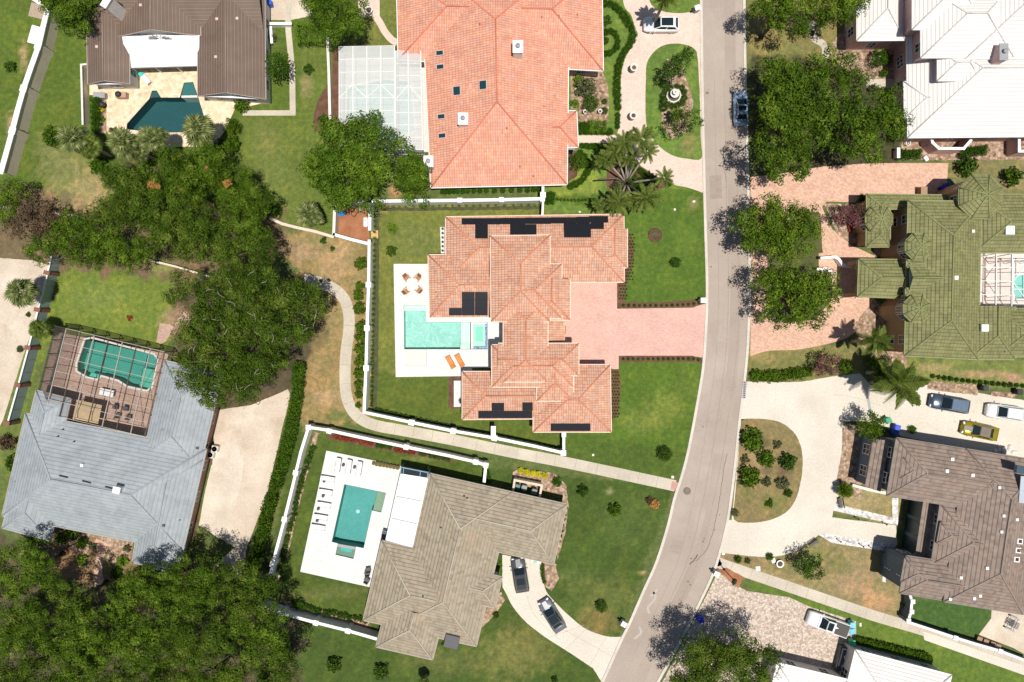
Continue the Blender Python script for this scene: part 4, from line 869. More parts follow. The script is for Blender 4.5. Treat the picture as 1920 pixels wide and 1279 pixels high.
screen_room('pool_enclosure', 'narrower white screen roof bay joined to the coral roof edge', [(741.5, 96), (789, 96), (793, 281), (741.5, 281)], 3.58, M['frame_white'], scw, 2, 8, .08, walls=(1, 0, 1, 0), diag=((0, .5, .5, .34), (.5, .34, 1, .5)))

# brown metal roof house --------------------------------------------------------
a = House('brown metal-roofed house with white canopy over its angular dark pool terrace', 'house', met_a, wall_w, plain((.24, .17, .15), .5, name='metal_ridge'), .42, .35, plain((.40, .34, .31), .5, name='taupe_fascia'), px=(300, 60))
r1 = a.hip([(161, -60), (241, -60), (243, 157), (165, 158)], 3.0, 'og')
r2 = a.hip([(371, -60), (496, -60), (498, 186), (371, 180)], 3.0, 'og')
r3 = a.hip([(163, -70), (495, -70), (495, 66), (163, 66)], 2.95, 'oo')
r4 = a.hip([(220, -50), (374, -50), (376, 67), (218, 69)], 3.3, 'og', slope=.36, ax='y')
a.chimney(200, 3, 7.2, .7, 1.5, R(-32), M['stonew'], M['white'], False)
for x, y in ((182, 88), (264, 10), (405, 107), (407, 36), (445, 35)): a.vent(x, y, r1[1] if x < 190 else (min(r2[:2], key=lambda p: p[1].x) if x < 430 else max(r2[:2], key=lambda p: p[1].x)), plain((.62, .45, .40), .6, name='pink_vent'), .35, .2)
L = a.t.location; mb = MB()
for i in range(9):
    an = math.pi * i / 8; x, y = W(296, 68.5, 4.2); mb.beam((x - L.x + .5 * math.cos(an), y - L.y - .02, 3.6 + .5 * math.sin(an)), (x - L.x + 1.5 * math.cos(an), y - L.y - .02, 3.6 + 1.0 * math.sin(an)), .12, .06, M['grey'])
mb.build('fan_window', a.t)
a.autowin(1.3, 1.4, 3.4); a.finish()
t = thing('canopy', 'bright white flat canopy over the terrace of the brown-roofed house', 'canopy', (*W(300, 97, 3.0), 0)); L = t.location
mb = MB(); cs = [(229, 68, 3.45), (374, 66, 3.45), (373, 123, 2.7), (239, 127, 2.7)]; P = [W3(*p) - L for p in cs]
mb.add(P + [p - Vector((0, 0, .12)) for p in P], [(3, 2, 1, 0), (4, 5, 6, 7), (0, 1, 5, 4), (1, 2, 6, 5), (2, 3, 7, 6), (3, 0, 4, 7)], M['white']); o = mb.build('canopy_roof', t)
bm = bmesh.new(); bm.from_mesh(o.data); bmesh.ops.recalc_face_normals(bm, faces=bm.faces); bm.to_mesh(o.data); bm.free()
mb = MB(); mb.beam(P[2] - Vector((0, 0.04, .08)), P[3] - Vector((0, .04, .08)), .12, .16, M['grey']); mb.build('gutter', t)
for u in (.02, .35, .65, .98): mb = MB(); p = P[3].lerp(P[2], u); mb.beam((p.x, p.y + .2, 0), (p.x, p.y + .2, p.z - .12), .12, .12, M['white']); mb.build('post', t)

# slate grey roof house -----------------------------------------------------------
dh = House('slate-grey tiled house turned to the left with a bronze screened pool at its back', 'house', tile_d, wall_b, plain((.33, .36, .40), .7, name='slate_cap'), .42, .45, plain((.36, .33, .30), .6, name='dark_gutter'), px=(200, 920))
s1 = dh.hip([(48, 775), (387, 842), (343, 1034), (4, 967)], 3.0)
s2 = dh.hip([(68, 732), (133, 748), (108, 855), (42, 838)], 2.9, 'hh')
s3 = dh.hip([(45, 830), (135, 852), (94, 1014), (4, 990)], 2.92, 'oh', ax='y')
s4 = dh.hip([(309, 676), (417, 700), (374, 880), (266, 858)], 2.9)
s5 = dh.hip([(283, 840), (381, 862), (331, 1078), (248, 1054)], 2.94, 'hh', ax='y')
n1 = max(s1, key=lambda p: p[1].y); ss1 = min(s1, key=lambda p: p[1].y)
for x, y in ((119, 805), (110, 818), (140, 828)): dh.pipe(x, y, n1, M['dark'])
for x, y in ((120, 893), (163, 903), (206, 914)): dh.slab('roof_flashing', [(x - 8, y - 2), (x + 8, y + 2), (x + 7.5, y + 4), (x - 8.5, y)], n1, M['dark'], .02, .12)
dh.vent(155, 872, n1, M['white'], .4, .3); dh.chimney(219, 919, 6.5, .8, .7, R(-13), M['white'], M['white'], False)
for x, y in ((307, 985), (370, 840)): dh.vent(x, y, max(s5, key=lambda p: p[1].x) if y > 900 else max(s4, key=lambda p: p[1].x), M['char'], .35, .2)
for x, y in ((29, 903), (320, 752), (306, 806), (342, 845), (337, 975)): dh.pipe(x, y, min(s3, key=lambda p: p[1].x) if x < 50 else (min(s4, key=lambda p: p[1].x) if y < 800 else max(s4, key=lambda p: p[1].x)), M['grey'])
dh.autowin(1.3, 1.4, 3.6); dh.finish()
scd = screen_mat('dark_screen', (.10, .09, .08), .16); scd2 = screen_mat('dark_wall_screen', (.07, .065, .06), .45)
ec = [(126, 616), (309, 660), (272, 817), (92, 734 + 48)]
en = thing('pool_enclosure', 'bronze framed screen cage over the emerald pool behind the slate-grey roof', 'pool enclosure', (*W(200, 700), 0)); L = en.location
E_ = {'a': W3(125, 616, 3.4), 'b': W3(309, 660, 3.4), 'c': W3(272, 819, 3.4), 'd': W3(85, 775, 3.4), 'a0': W3(103, 611, 2.6), 'd0': W3(62, 768, 2.6), 'n0': W3(129.5, 607, 0), 'n1': W3(316, 651, 0)}
def eb(p, q, m=M['frame_bronze'], wd=.09, nm='roof_beam'):
    mb = MB(); mb.beam(p - L, q - L, wd, wd * 1.7, m); mb.build(nm, en)
fm = plain((.40, .36, .32), .4, name='pale_bronze')
for i in range(8): u = i / 7; eb(E_['a'].lerp(E_['b'], u), E_['d'].lerp(E_['c'], u), fm if i % 2 == 0 else M['frame_bronze'], .085)
mb = MB()
for j in range(7):
    v = j / 6; mb.beam(E_['a'].lerp(E_['d'], v) - L, E_['b'].lerp(E_['c'], v) - L, .06, .07, fm)
for j in range(7):
    v = j / 6; mb.beam(E_['a'].lerp(E_['d'], v) - L, E_['a0'].lerp(E_['d0'], v) - L, .07, .07, M['frame_bronze'])
mb.beam(E_['b'] - L, E_['b'].lerp(E_['c'], .5).lerp(E_['a'].lerp(E_['d'], .5), .15) - L, .05, .05, M['frame_bronze']); mb.beam(E_['c'] - L, E_['b'].lerp(E_['c'], .5).lerp(E_['a'].lerp(E_['d'], .5), .15) - L, .05, .05, M['frame_bronze'])
mb.build('purlin', en)
dz = lambda p, z: Vector((p.x, p.y, z))
def scr(pts, m, nm): mb = MB(); mb.add([p - L for p in pts], [tuple(range(len(pts)))], m); mb.build(nm, en)
scr([E_['a'] - Vector((0, 0, .1)), E_['b'] - Vector((0, 0, .1)), E_['c'] - Vector((0, 0, .1)), E_['d'] - Vector((0, 0, .1))], scd, 'roof_screen')
scr([E_['a'], E_['d'], E_['d0'], E_['a0']], scd2, 'roof_screen')
scr([E_['a0'], E_['d0'], dz(E_['d0'], 0.05), dz(E_['a0'], .05)], scd2, 'wall_screen')
scr([dz(E_['a0'], .05), E_['a0'], E_['a'], E_['b'], dz(E_['b'], .05)], scd2, 'wall_screen')
for i in range(8): p = E_['a'].lerp(E_['b'], i / 7); eb(dz(p, 0), p, M['frame_bronze'], .08, 'post')
for i in range(7): p = E_['a0'].lerp(E_['d0'], i / 6); eb(dz(p, 0), p, M['frame_bronze'], .08, 'post')
for i in range(1, 4): p = E_['b'].lerp(E_['c'], i / 4); eb(dz(p, 0), p, M['frame_bronze'], .08, 'post')

# taupe roofed house -----------------------------------------------------------
e = House('taupe-tiled house turned slightly with a white louvred pergola and long white pool terrace', 'house', tile_e, wall_w, plain((.46, .41, .33), .8, name='sand_cap'), .40, .45, plain((.34, .30, .25), .6, name='taupe_gutter'), px=(870, 1060))
t1 = e.hip([(868, 902), (1063, 946), (1038, 1058), (843, 1014)], 3.0, 'oh')
t2 = e.hip([(806, 888), (961, 923), (893, 1212), (738, 1177)], 2.98)
t3 = e.hip([(716, 1014), (838, 1041), (803, 1190), (681, 1163)], 2.92, 'ho', ax='x')
t4 = e.hip([(727, 1128), (833, 1153), (811, 1237), (705, 1213)], 2.9, 'oh', ax='y')
t5 = e.hip([(840, 1058), (941.5, 1082), (928, 1140), (826, 1116)], 3.1, 'oh')
nn = max(t1, key=lambda p: p[1].y); ee = max(t2, key=lambda p: p[1].x); ww = min(t2, key=lambda p: p[1].x)
e.pipe(876, 934, nn, M['dark']); e.pipe(870, 930, nn, M['dark']); e.pipe(827, 989, ww, M['dark']); e.pipe(793, 1118, max(t3, key=lambda p: p[1].y), M['dark'])
e.chimney(847, 1203, 3.6, 1.7, 1.5, R(-13), M['white'], M['char'], False); L = e.t.location
e.autowin(1.4, 1.5, 3.6)
mb = MB(); x, y = W(992, 1052); mb.box((0, 0, 1.15), (4.8, .06, 2.3), M['stonew'])
for i in range(4): mb.box((0, -.04, .3 + i * .57), (4.6, .03, .5), M['white'])
mb.build('garage_door', e.t, (x - L.x - .2, y - L.y + 1.1, 0), R(-13)); e.finish()
pg = thing('pergola', 'white louvred pergola roof between the teal pool and the taupe-tiled house', 'pergola', (*W(765, 955, 3.0), 0)); L = pg.location
pq = [W3(x, y, 3.0) - L for x, y in ((751.5, 889), (801.5, 897), (773, 1025), (724, 1012))]; lp = lambda u, v: pq[0].lerp(pq[1], u).lerp(pq[3].lerp(pq[2], u), v)
for k in range(3):
    mb = MB(); v0, v1 = k / 3 + .006, (k + 1) / 3 - .006; n = 18
    for i in range(n):
        a_, b_ = v0 + (v1 - v0) * i / n, v0 + (v1 - v0) * (i + 1.12) / n; z0, z1 = Vector((0, 0, .0)), Vector((0, 0, .05))
        mb.add([lp(.03, a_) + z1, lp(.97, a_) + z1, lp(.97, b_) + z0, lp(.03, b_) + z0], [(3, 2, 1, 0)], M['white'])
    mb.build('louvre_panel', pg)
mb = MB()
for a_, b_ in ((0, 1), (1, 2), (2, 3), (3, 0)): mb.beam(pq[a_] - Vector((0, 0, .08)), pq[b_] - Vector((0, 0, .08)), .14, .24, M['white'])
for v in (1 / 3, 2 / 3): mb.beam(lp(0, v) - Vector((0, 0, .05)), lp(1, v) - Vector((0, 0, .05)), .12, .14, M['grey'])
mb.build('frame', pg)
for p in pq + [lp(0, 1 / 3), lp(0, 2 / 3)]: mb = MB(); mb.beam((p.x, p.y, 0), (p.x, p.y, 2.9), .15, .15, M['white']); mb.build('post', pg)
pc2 = thing('glass_screen', 'blue-grey framed glass end panel above the white pergola', 'screen', (*W(777, 882, 2.6), 0)); L = pc2.location
mb = MB(); gq = [W3(x, y, h) - L for x, y, h in ((752, 876, 2.9), (803, 886, 2.9), (801, 897, 2.9), (751, 888, 2.9))]
for i in range(4): mb.beam(gq[i], gq[(i + 1) % 4], .12, .12, plain((.14, .26, .36), .5, name='steel_blue'))
for u in (.1, .72): mb.beam(gq[0].lerp(gq[1], u), gq[3].lerp(gq[2], u), .08, .08, plain((.14, .26, .36), .5, name='steel_blue'))
for i in (0, 1): mb.beam((gq[i].x, gq[i].y, 0), gq[i], .12, .12, plain((.14, .26, .36), .5, name='steel_blue'))
mb.build('frame', pc2); mb = MB(); mb.add([p - Vector((0, 0, .08)) for p in gq], [(3, 2, 1, 0)], M['glass']); mb.build('pane', pc2)

# white metal roof house, pink walls -------------------------------------------
f = House('pink-walled house with bright white metal roofs and a grey-capped chimney', 'house', met_f, wall_p, plain((.60, .57, .54), .5, name='white_ridge'), .42, .5, M['white'], soff=plain((.45, .30, .29), .8, name='pink_soffit'), px=(1800, 120))
f1 = f.hip([(1607, -90), (1706, -90), (1697, 75), (1607, 76)], 4.2, 'oh')
f4 = f.hip([(1700, 34), (2030, 34), (2030, 255), (1702, 258)], 4.0)
f5 = f.hip([(1695, 153.5), (1900, 153.5), (1900, 222), (1696, 222)], 3.9, 'hh')
f2a = f.hip([(1711, -80), (1850, -80), (1850, 55), (1711, 55)], 7.2)
f2b = f.hip([(1727, -30), (1900, -30), (1900, 107), (1727, 108)], 7.0)
f3 = f.hip([(1758, 93), (1840, 93), (1840, 151), (1758, 151)], 6.2, 'hh')
f6 = f.hip([(1776, 100), (1860, 100), (1860, 176), (1776, 176)], 5.2, 'ho', ax='x')
f7 = f.hip([(1810, -90), (2010, -90), (2010, 110), (1810, 110)], 6.9)
f.chimney(1881, 98, 8.4, .95, 1.9, 0, wall_p, M['grey'])
f.autowin(1.1, 1.5, 2.6, only=lambda o: o.x < -.5 or o.y < -.5)
f.finish()

# green tiled house ----------------------------------------------------------------
g = House('green-tiled villa with ochre walls, round turrets and an entrance portico', 'house', tile_g, wall_t, plain((.22, .245, .10), .8, name='green_cap'), .40, .5, plain((.24, .26, .12), .7, name='green_fascia'), px=(1760, 520))
g1 = g.hip([(1703, 376), (1840, 378), (1834, 674), (1696, 667)], 5.6)
g5 = g.hip([(1826, 365), (2010, 365), (2010, 474), (1826, 474)], 5.2)
g6 = g.hip([(1815, 574), (1904, 575), (1904, 674), (1815, 674)], 5.3, 'oh')
g7 = g.hip([(1868, 579), (2010, 579), (2010, 669), (1868, 669)], 5.2, 'ho')
g3 = g.hip([(1610.5, 486), (1690, 487), (1688, 559), (1608, 556)], 4.4, 'ho', slope=.42, walls=False)
g2 = g.hip([(1625, 364), (1775, 366), (1775, 392), (1625, 392)], 3.6, 'ho', slope=.35)
g8 = g.hip([(1625, 366), (1669, 366), (1669, 463), (1624, 463)], 3.5, 'hh', slope=.5)
g9 = g.hip([(1706, 500), (1770, 500), (1770, 543), (1706, 543)], 6.2, 'go', slope=.55)
g.hip([(1700, 488), (1742, 488), (1742, 501), (1700, 501)], 6.0, 'hh', walls=False); g.hip([(1698, 541), (1740, 541), (1740, 554), (1698, 554)], 6.0, 'hh', walls=False)
g.cone((1648, 411), 27, 3.9, .45, 10); g.cone((1722, 462.5), 27, 6.3, .42); g.cone((1719, 579), 27.5, 6.3, .42); g.cone((1838, 369), 44, 6.2, .5, 8)
gw = min(g1, key=lambda p: p[1].x); ge = max(g1, key=lambda p: p[1].x); gn5 = max(g5, key=lambda p: p[1].y); gs5 = min(g5, key=lambda p: p[1].y)
g.vent(1792, 521, ge, M['white'], .5, .25); g.vent(1892, 432, gs5, M['white'], 1.1, .3); g.vent(1845, 615, max(g6, key=lambda p: p[1].y), M['white'], .9, .3); g.vent(1823, 434, ge, M['stonew'], .4, .3)
for x, y in ((1800, 452), (1797, 595), (1884, 659), (1821, 591)): g.pipe(x, y, ge if x < 1830 else min(g6, key=lambda p: p[1].y), M['grey'])
g.autowin(1.1, 1.6, 3.0, only=lambda o: abs(o.x) > .5 or o.y < -.5); L = g.t.location
for px, py in ((1614, 491), (1614, 551), (1640, 491), (1640, 551)):
    mb = MB(); x, y = W(px, py, 4.4); mb.box((x - L.x, y - L.y, 2.1), (.5, .5, 4.2), wall_t, bev=.04); mb.box((x - L.x, y - L.y, .15), (.65, .65, .3), M['stonew']); mb.box((x - L.x, y - L.y, 4.05), (.65, .65, .2), M['stonew']); mb.build('column', g.t)
mb = MB(); (xa, ya), (xb, yb) = W(1614, 491, 4.4), W(1614, 551, 4.4); n = 14; r = (ya - yb) / 2 - .3; vs = []
for i in range(n + 1):
    an = math.pi * i / n; vs += [(xa - L.x - .15, (ya + yb) / 2 - L.y + r * math.cos(an), 2.2 + 1.5 * math.sin(an)), (xa - L.x - .15, (ya + yb) / 2 - L.y + r * math.cos(an), 4.2)]
mb.add(vs + [(v[0] + .35, v[1], v[2]) for v in vs], [(2 * i, 2 * i + 1, 2 * i + 3, 2 * i + 2) for i in range(n)] + [(2 * i + 2 * n + 2, 2 * i + 2 * n + 4, 2 * i + 2 * n + 5, 2 * i + 2 * n + 3) for i in range(n)] + [(2 * i, 2 * i + 2, 2 * i + 2 * n + 4, 2 * i + 2 * n + 2) for i in range(n)], wall_t); mb.build('arch', g.t)
mb = MB(); (xa, ya) = W(1665, 640); z = 4.3
for z in (3.2, 5.2): mb.box((W(1703, 620, z)[0] - L.x + .28, W(1703, 620, z)[1] - L.y, z), (.12, 6.5, .22), M['stonew'])
mb.build('string_course', g.t); g.finish()
screen_room('pool_enclosure', 'white framed screen cage at the right edge behind the green-tiled villa', [(1838, 475), (1897, 476), (1896, 580), (1836, 578)], 4.6, M['frame_white'], screen_mat('clear_screen', (.5, .5, .5), .06), 2, 4, .1, diag=())
screen_room('pool_enclosure', 'white framed screen bay over the freeform pool, cut by the right edge', [(1898.5, 487), (1990, 487), (1990, 571), (1898.5, 570)], 4.5, M['frame_white'], screen_mat('clear_screen_b', (.6, .7, .7), .12), 3, 3, .1, walls=(1, 0, 1, 0), diag=((0, .5, .33, 0), (0, .5, .33, 1)))

# brown grey tiled house --------------------------------------------------------
h = House('brown-grey tiled two-storey house with slate-blue walls, arcade and white windows', 'house', tile_h, wall_g, plain((.27, .22, .19), .8, name='brown_cap'), .40, .45, plain((.20, .17, .15), .7, name='brown_fascia'), px=(1800, 980))
h1 = h.hip([(1681, 821), (1905, 857), (1887, 965), (1663, 929)], 6.0)
h2 = h.hip([(1763, 945), (1920, 971), (1902, 1083), (1746, 1058)], 5.7, 'ho', ax='x')
h3 = h.hip([(1700, 1042), (1915, 1076), (1901, 1148), (1687, 1112)], 5.7, 'hh')
h4 = h.hip([(1812, 842), (1960, 866), (1918, 1152), (1770, 1128)], 6.05)
lw = [(1634, 823), (1676, 829), (1660, 922), (1620, 913)]
hl = h.poly([(1636, 822, 3.6), (1668, 827, 4.4), (1651, 922, 4.4), (1621, 913, 3.6)])
h.poly([(1731, 940, 3.8), (1770, 946, 4.5), (1753, 1060, 4.5), (1714, 1052, 3.8)])
for q, hh in ((((1641, 825), (1676, 831), (1662, 918), (1628, 911)), 3.5), (((1737, 946), (1770, 951), (1752, 1052), (1722, 1047)), 3.75)):
    vs = [W3(x, y, z) for z in (0, hh) for x, y in q]; vs = [Vector((W(x, y, hh)[0], W(x, y, hh)[1], z)) for z in (0, hh) for x, y in q]
    h.walls.add(vs, [(i, (i + 1) % 4, 4 + (i + 1) % 4, 4 + i) for i in range(4)], wall_g)
for d_ in ((1694, 858, 'a'), (1764, 979, 'b')):
    x, y, _ = d_; sx = 27
    h.hip([(x, y), (x + 60, y + 9), (x + 53, y + 48), (x - 7, y + 39)], 6.35 if d_[2] == 'a' else 6.0, 'ho', slope=.42, ax='x', over=.2)
h.hip([(1697, 1046), (1755, 1055), (1748, 1100), (1689, 1091)], 5.75, 'ho', slope=.5, ax='x')
hn = max(h1, key=lambda p: p[1].y); hs3 = min(h3, key=lambda p: p[1].y); he4 = max(h4, key=lambda p: p[1].x)
for x, y in ((1785, 861), (1775, 883), (1823, 891)): h.vent(x, y, hn, M['white'], .42, .22)
for x, y in ((1873, 914), (1881, 967), (1877, 997), (1906, 974)): h.vent(x, y, he4, M['white'], .35, .22)
for x, y in ((1850, 1065), (1801, 1083), (1837, 1117), (1826, 1122), (1781, 1123)): h.vent(x, y, hs3, M['white'], .38, .22)
for x, y in ((1911, 1014), (1908, 1031), (1905, 1048)): h.slab('skylight', [(x - 5, y - 5), (x + 5, y - 4), (x + 4, y + 6), (x - 6, y + 5)], he4, M['white'], .02, .12); h.slab('skylight_pane', [(x - 3, y - 3), (x + 3, y - 2.2), (x + 2, y + 4), (x - 4, y + 3)], he4, plain((.08, .03, .02), .2, name='amber_glass'), .15, .01)
h.slab('solar_panel', [(1912, 892), (1945, 896), (1940, 946), (1908, 942)], he4, plain((.45, .50, .56), .3, name='pale_panel'), .08, .06)
h.slab('roof_hatch', [(1901, 871), (1918, 874), (1916, 888), (1899, 885)], he4, plain((.06, .09, .12), .3, name='hatch_blue'), .05, .35)
h.slab('terracotta_patch', [(1803, 957), (1846, 963), (1844, 978), (1826, 972)], min(h1, key=lambda p: p[1].y), plain((.62, .24, .09), .8, name='terracotta_new'), .03, .05)
L = h.t.location
def west_win(pts, z, wd=1.3, ht=1.5, hh=None, a=171):
    for x, y in pts: p = W3(x, y, z); h.window(p, R(a), wd, ht)
west_win([(1665, 847), (1656, 894)], 4.4); west_win([(1625, 842), (1619, 882)], 2.0, 1.3, 1.6)
west_win([(1684, 1062)], 2.5, 2.0, 2.2)
mb = MB()
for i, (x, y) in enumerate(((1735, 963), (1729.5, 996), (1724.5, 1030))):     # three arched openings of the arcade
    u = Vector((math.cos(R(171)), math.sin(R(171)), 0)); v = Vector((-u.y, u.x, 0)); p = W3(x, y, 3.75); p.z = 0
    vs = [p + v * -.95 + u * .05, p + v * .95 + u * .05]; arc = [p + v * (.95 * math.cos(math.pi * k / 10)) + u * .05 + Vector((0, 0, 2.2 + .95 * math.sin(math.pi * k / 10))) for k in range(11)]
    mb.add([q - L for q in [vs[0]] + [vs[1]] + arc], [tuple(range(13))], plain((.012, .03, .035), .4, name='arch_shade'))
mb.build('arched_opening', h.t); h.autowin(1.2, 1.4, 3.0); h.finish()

# white metal roof, lower right edge --------------------------------------------------
i_ = House('white ribbed metal-roofed house cut off by the bottom edge beside the cobbled drive', 'house', met_f, wall_w, plain((.60, .57, .54), .5, name='white_ridge'), .30, .3, M['white'], px=(1620, 1300))
i1 = i_.hip([(1457, 1243), (1592, 1275), (1572, 1370), (1437, 1338)], 3.2, 'hh', slope=.2)
i2 = i_.hip([(1604, 1219), (1784, 1266), (1758, 1372), (1578, 1326)], 3.3, 'hh')
i_.autowin(1.2, 1.4, 3.6); i_.finish()
# ------------------------------------------------------------------ vegetation
def leaves_mesh(name, blobs, leaf, dens, seed, mat, sub=.30, zlo=-.25, flat=.85, fill=.25, asp=.55):
    rg = np.random.RandomState(seed); Cn = []; Nn = []; Rn = []
    for bi, (x, y, z, r) in enumerate(blobs):
        sr = max(sub * r, leaf * .8)
        if r > 1.6:                              # boughs first, leaf clumps on each bough
            nb = int(8 + r * 2.6); bn = []; bt = [];  bv = rg.normal(size=(nb * 4, 3)); bv /= np.linalg.norm(bv, axis=1)[:, None]; bv = bv[bv[:, 2] > -.1][:nb]; br = r * rg.uniform(.20, .38, (len(bv), 1))
            bc = np.array([x, y, z]) + bv * (r * rg.uniform(.60, 1.22, (len(bv), 1)) - br) * np.array([1, 1, flat]); sr = min(.68, r * .2) * rg.uniform(.8, 1.2); sc = []
            for c_, b_ in zip(bc, br[:, 0]):
                k = max(4, int(3.0 * dens * (b_ / sr) ** 2)); dv = rg.normal(size=(k * 3, 3)); dv /= np.linalg.norm(dv, axis=1)[:, None]; dv = dv[dv[:, 2] > -.3][:k]; sc.append(c_ + dv * b_ * rg.uniform(.75, 1.12, (len(dv), 1)) * np.array([1, 1, .95])); bn.append(dv); bt.append(np.full(len(dv), rg.rand()))
            sc = np.vstack(sc); bn = np.vstack(bn); bt = np.concatenate(bt); nin = int(len(sc) * fill * .8)
        else:
            bn = bt = None
            k = max(5, int(2.1 * math.pi * r * r * dens / (math.pi * sr * sr) * 1.25))
            dv = rg.normal(size=(k * 3, 3)); dv /= np.linalg.norm(dv, axis=1)[:, None]; dv = dv[dv[:, 2] > zlo][:k]
            rad = r * rg.uniform(.62, 1.02, (len(dv), 1)) - sr * .4
            sc = np.array([x, y, z]) + dv * rad * np.array([1, 1, flat]); nin = int(len(dv) * fill)
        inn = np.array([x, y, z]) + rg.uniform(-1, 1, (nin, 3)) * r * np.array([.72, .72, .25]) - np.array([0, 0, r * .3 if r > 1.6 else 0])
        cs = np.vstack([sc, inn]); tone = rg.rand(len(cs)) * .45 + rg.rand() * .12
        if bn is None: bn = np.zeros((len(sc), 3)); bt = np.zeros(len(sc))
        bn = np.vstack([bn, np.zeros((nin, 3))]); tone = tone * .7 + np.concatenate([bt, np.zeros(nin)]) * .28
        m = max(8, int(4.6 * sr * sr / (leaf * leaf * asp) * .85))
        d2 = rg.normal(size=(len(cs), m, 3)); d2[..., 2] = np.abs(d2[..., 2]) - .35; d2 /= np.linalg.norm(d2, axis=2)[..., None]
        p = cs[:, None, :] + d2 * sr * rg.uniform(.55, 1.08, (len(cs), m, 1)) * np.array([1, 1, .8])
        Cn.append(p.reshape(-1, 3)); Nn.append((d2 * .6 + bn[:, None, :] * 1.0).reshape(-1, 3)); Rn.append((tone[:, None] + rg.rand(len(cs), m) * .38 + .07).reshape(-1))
    P = np.vstack(Cn); N = np.vstack(Nn) + rg.normal(size=P.shape) * .34; N[:, 2] += .05; R_ = np.clip(np.concatenate(Rn), 0, 1)
    N /= np.linalg.norm(N, axis=1)[:, None]; T = rg.normal(size=P.shape); T -= N * (T * N).sum(1)[:, None]; T /= np.linalg.norm(T, axis=1)[:, None]; B = np.cross(N, T)
    s = leaf * rg.uniform(.6, 1.25, (len(P), 1)); w_ = s * asp
    V = np.stack([P - T * s * .5, P + B * w_ * .5, P + T * s * .5, P - B * w_ * .5], 1).reshape(-1, 3)
    nf = len(P); me = bpy.data.meshes.new(name); me.vertices.add(nf * 4); me.vertices.foreach_set('co', V.ravel())
    me.loops.add(nf * 4); me.loops.foreach_set('vertex_index', np.arange(nf * 4, dtype=np.int32)); me.polygons.add(nf)
    me.polygons.foreach_set('loop_start', (np.arange(nf) * 4).astype(np.int32)); me.update(calc_edges=True)
    at = me.attributes.new('rnd', 'FLOAT', 'FACE'); at.data.foreach_set('value', R_.astype(np.float32)); me.materials.append(mat); return me

LM = {
    'oak': leaf_mat('oak_leaf', [(0.017, 0.042, 0.004), (0.036, 0.079, 0.008), (0.063, 0.117, 0.009), (0.113, 0.184, 0.015), (0.214, 0.276, 0.040)]),
    'oak2': leaf_mat('live_oak_leaf', [(0.015, 0.036, 0.004), (0.032, 0.066, 0.008), (0.057, 0.104, 0.009), (0.102, 0.157, 0.017), (0.203, 0.233, 0.051)]),
    'mag': leaf_mat('magnolia_leaf', [(0.020, 0.051, 0.004), (0.043, 0.096, 0.009), (0.068, 0.132, 0.010), (0.116, 0.189, 0.017), (0.192, 0.270, 0.040)]),
    'bright': leaf_mat('street_tree_leaf', [(0.022, 0.051, 0.004), (0.049, 0.102, 0.008), (0.073, 0.134, 0.009), (0.127, 0.196, 0.017), (0.247, 0.312, 0.043)]),
    'lime': leaf_mat('lime_leaf', [(.07, .14, .012), (.11, .2, .02), (.17, .27, .03), (.25, .34, .06)]),
    'shrub': leaf_mat('shrub_leaf', [(0.023, 0.058, 0.009), (0.045, 0.096, 0.012), (0.070, 0.134, 0.017), (0.109, 0.179, 0.025)]),
    'box': leaf_mat('boxwood_leaf', [(0.026, 0.070, 0.005), (0.045, 0.109, 0.007), (0.064, 0.147, 0.010)]),
    'olive': leaf_mat('olive_leaf', [(.06, .065, .03), (.10, .11, .05), (.15, .16, .08), (.2, .2, .11)]),
    'red': leaf_mat('red_leaf', [(.10, .03, .02), (.25, .05, .03), (.38, .09, .05), (.1, .12, .03)]),
    'purple': leaf_mat('purple_leaf', [(.06, .035, .03), (.10, .06, .045), (.14, .10, .06), (.2, .13, .09)]),
    'pink': leaf_mat('pink_flower', [(.04, .07, .02), (.06, .09, .025), (.20, .08, .10), (.36, .10, .17), (.08, .10, .03)]),
    'yellow': leaf_mat('yellow_leaf', [(.62, .56, .01), (.74, .68, .02), (.80, .76, .05)]),
    'orange': leaf_mat('orange_leaf', [(.35, .16, .05), (.5, .25, .09), (.3, .25, .08)]),
    'palm': leaf_mat('palm_frond', [(0.058, 0.096, 0.015), (0.096, 0.147, 0.025), (0.154, 0.205, 0.043), (0.256, 0.282, 0.085)], .3),
    'sabal': leaf_mat('fan_frond', [(.06, .085, .025), (.11, .145, .045), (.18, .21, .075), (.30, .31, .15)], .2),
    'dry': leaf_mat('dry_frond', [(.2, .15, .08), (.34, .27, .15), (.1, .13, .04), (.5, .42, .28)], .2),
}
LM['oak'], LM['oak2']
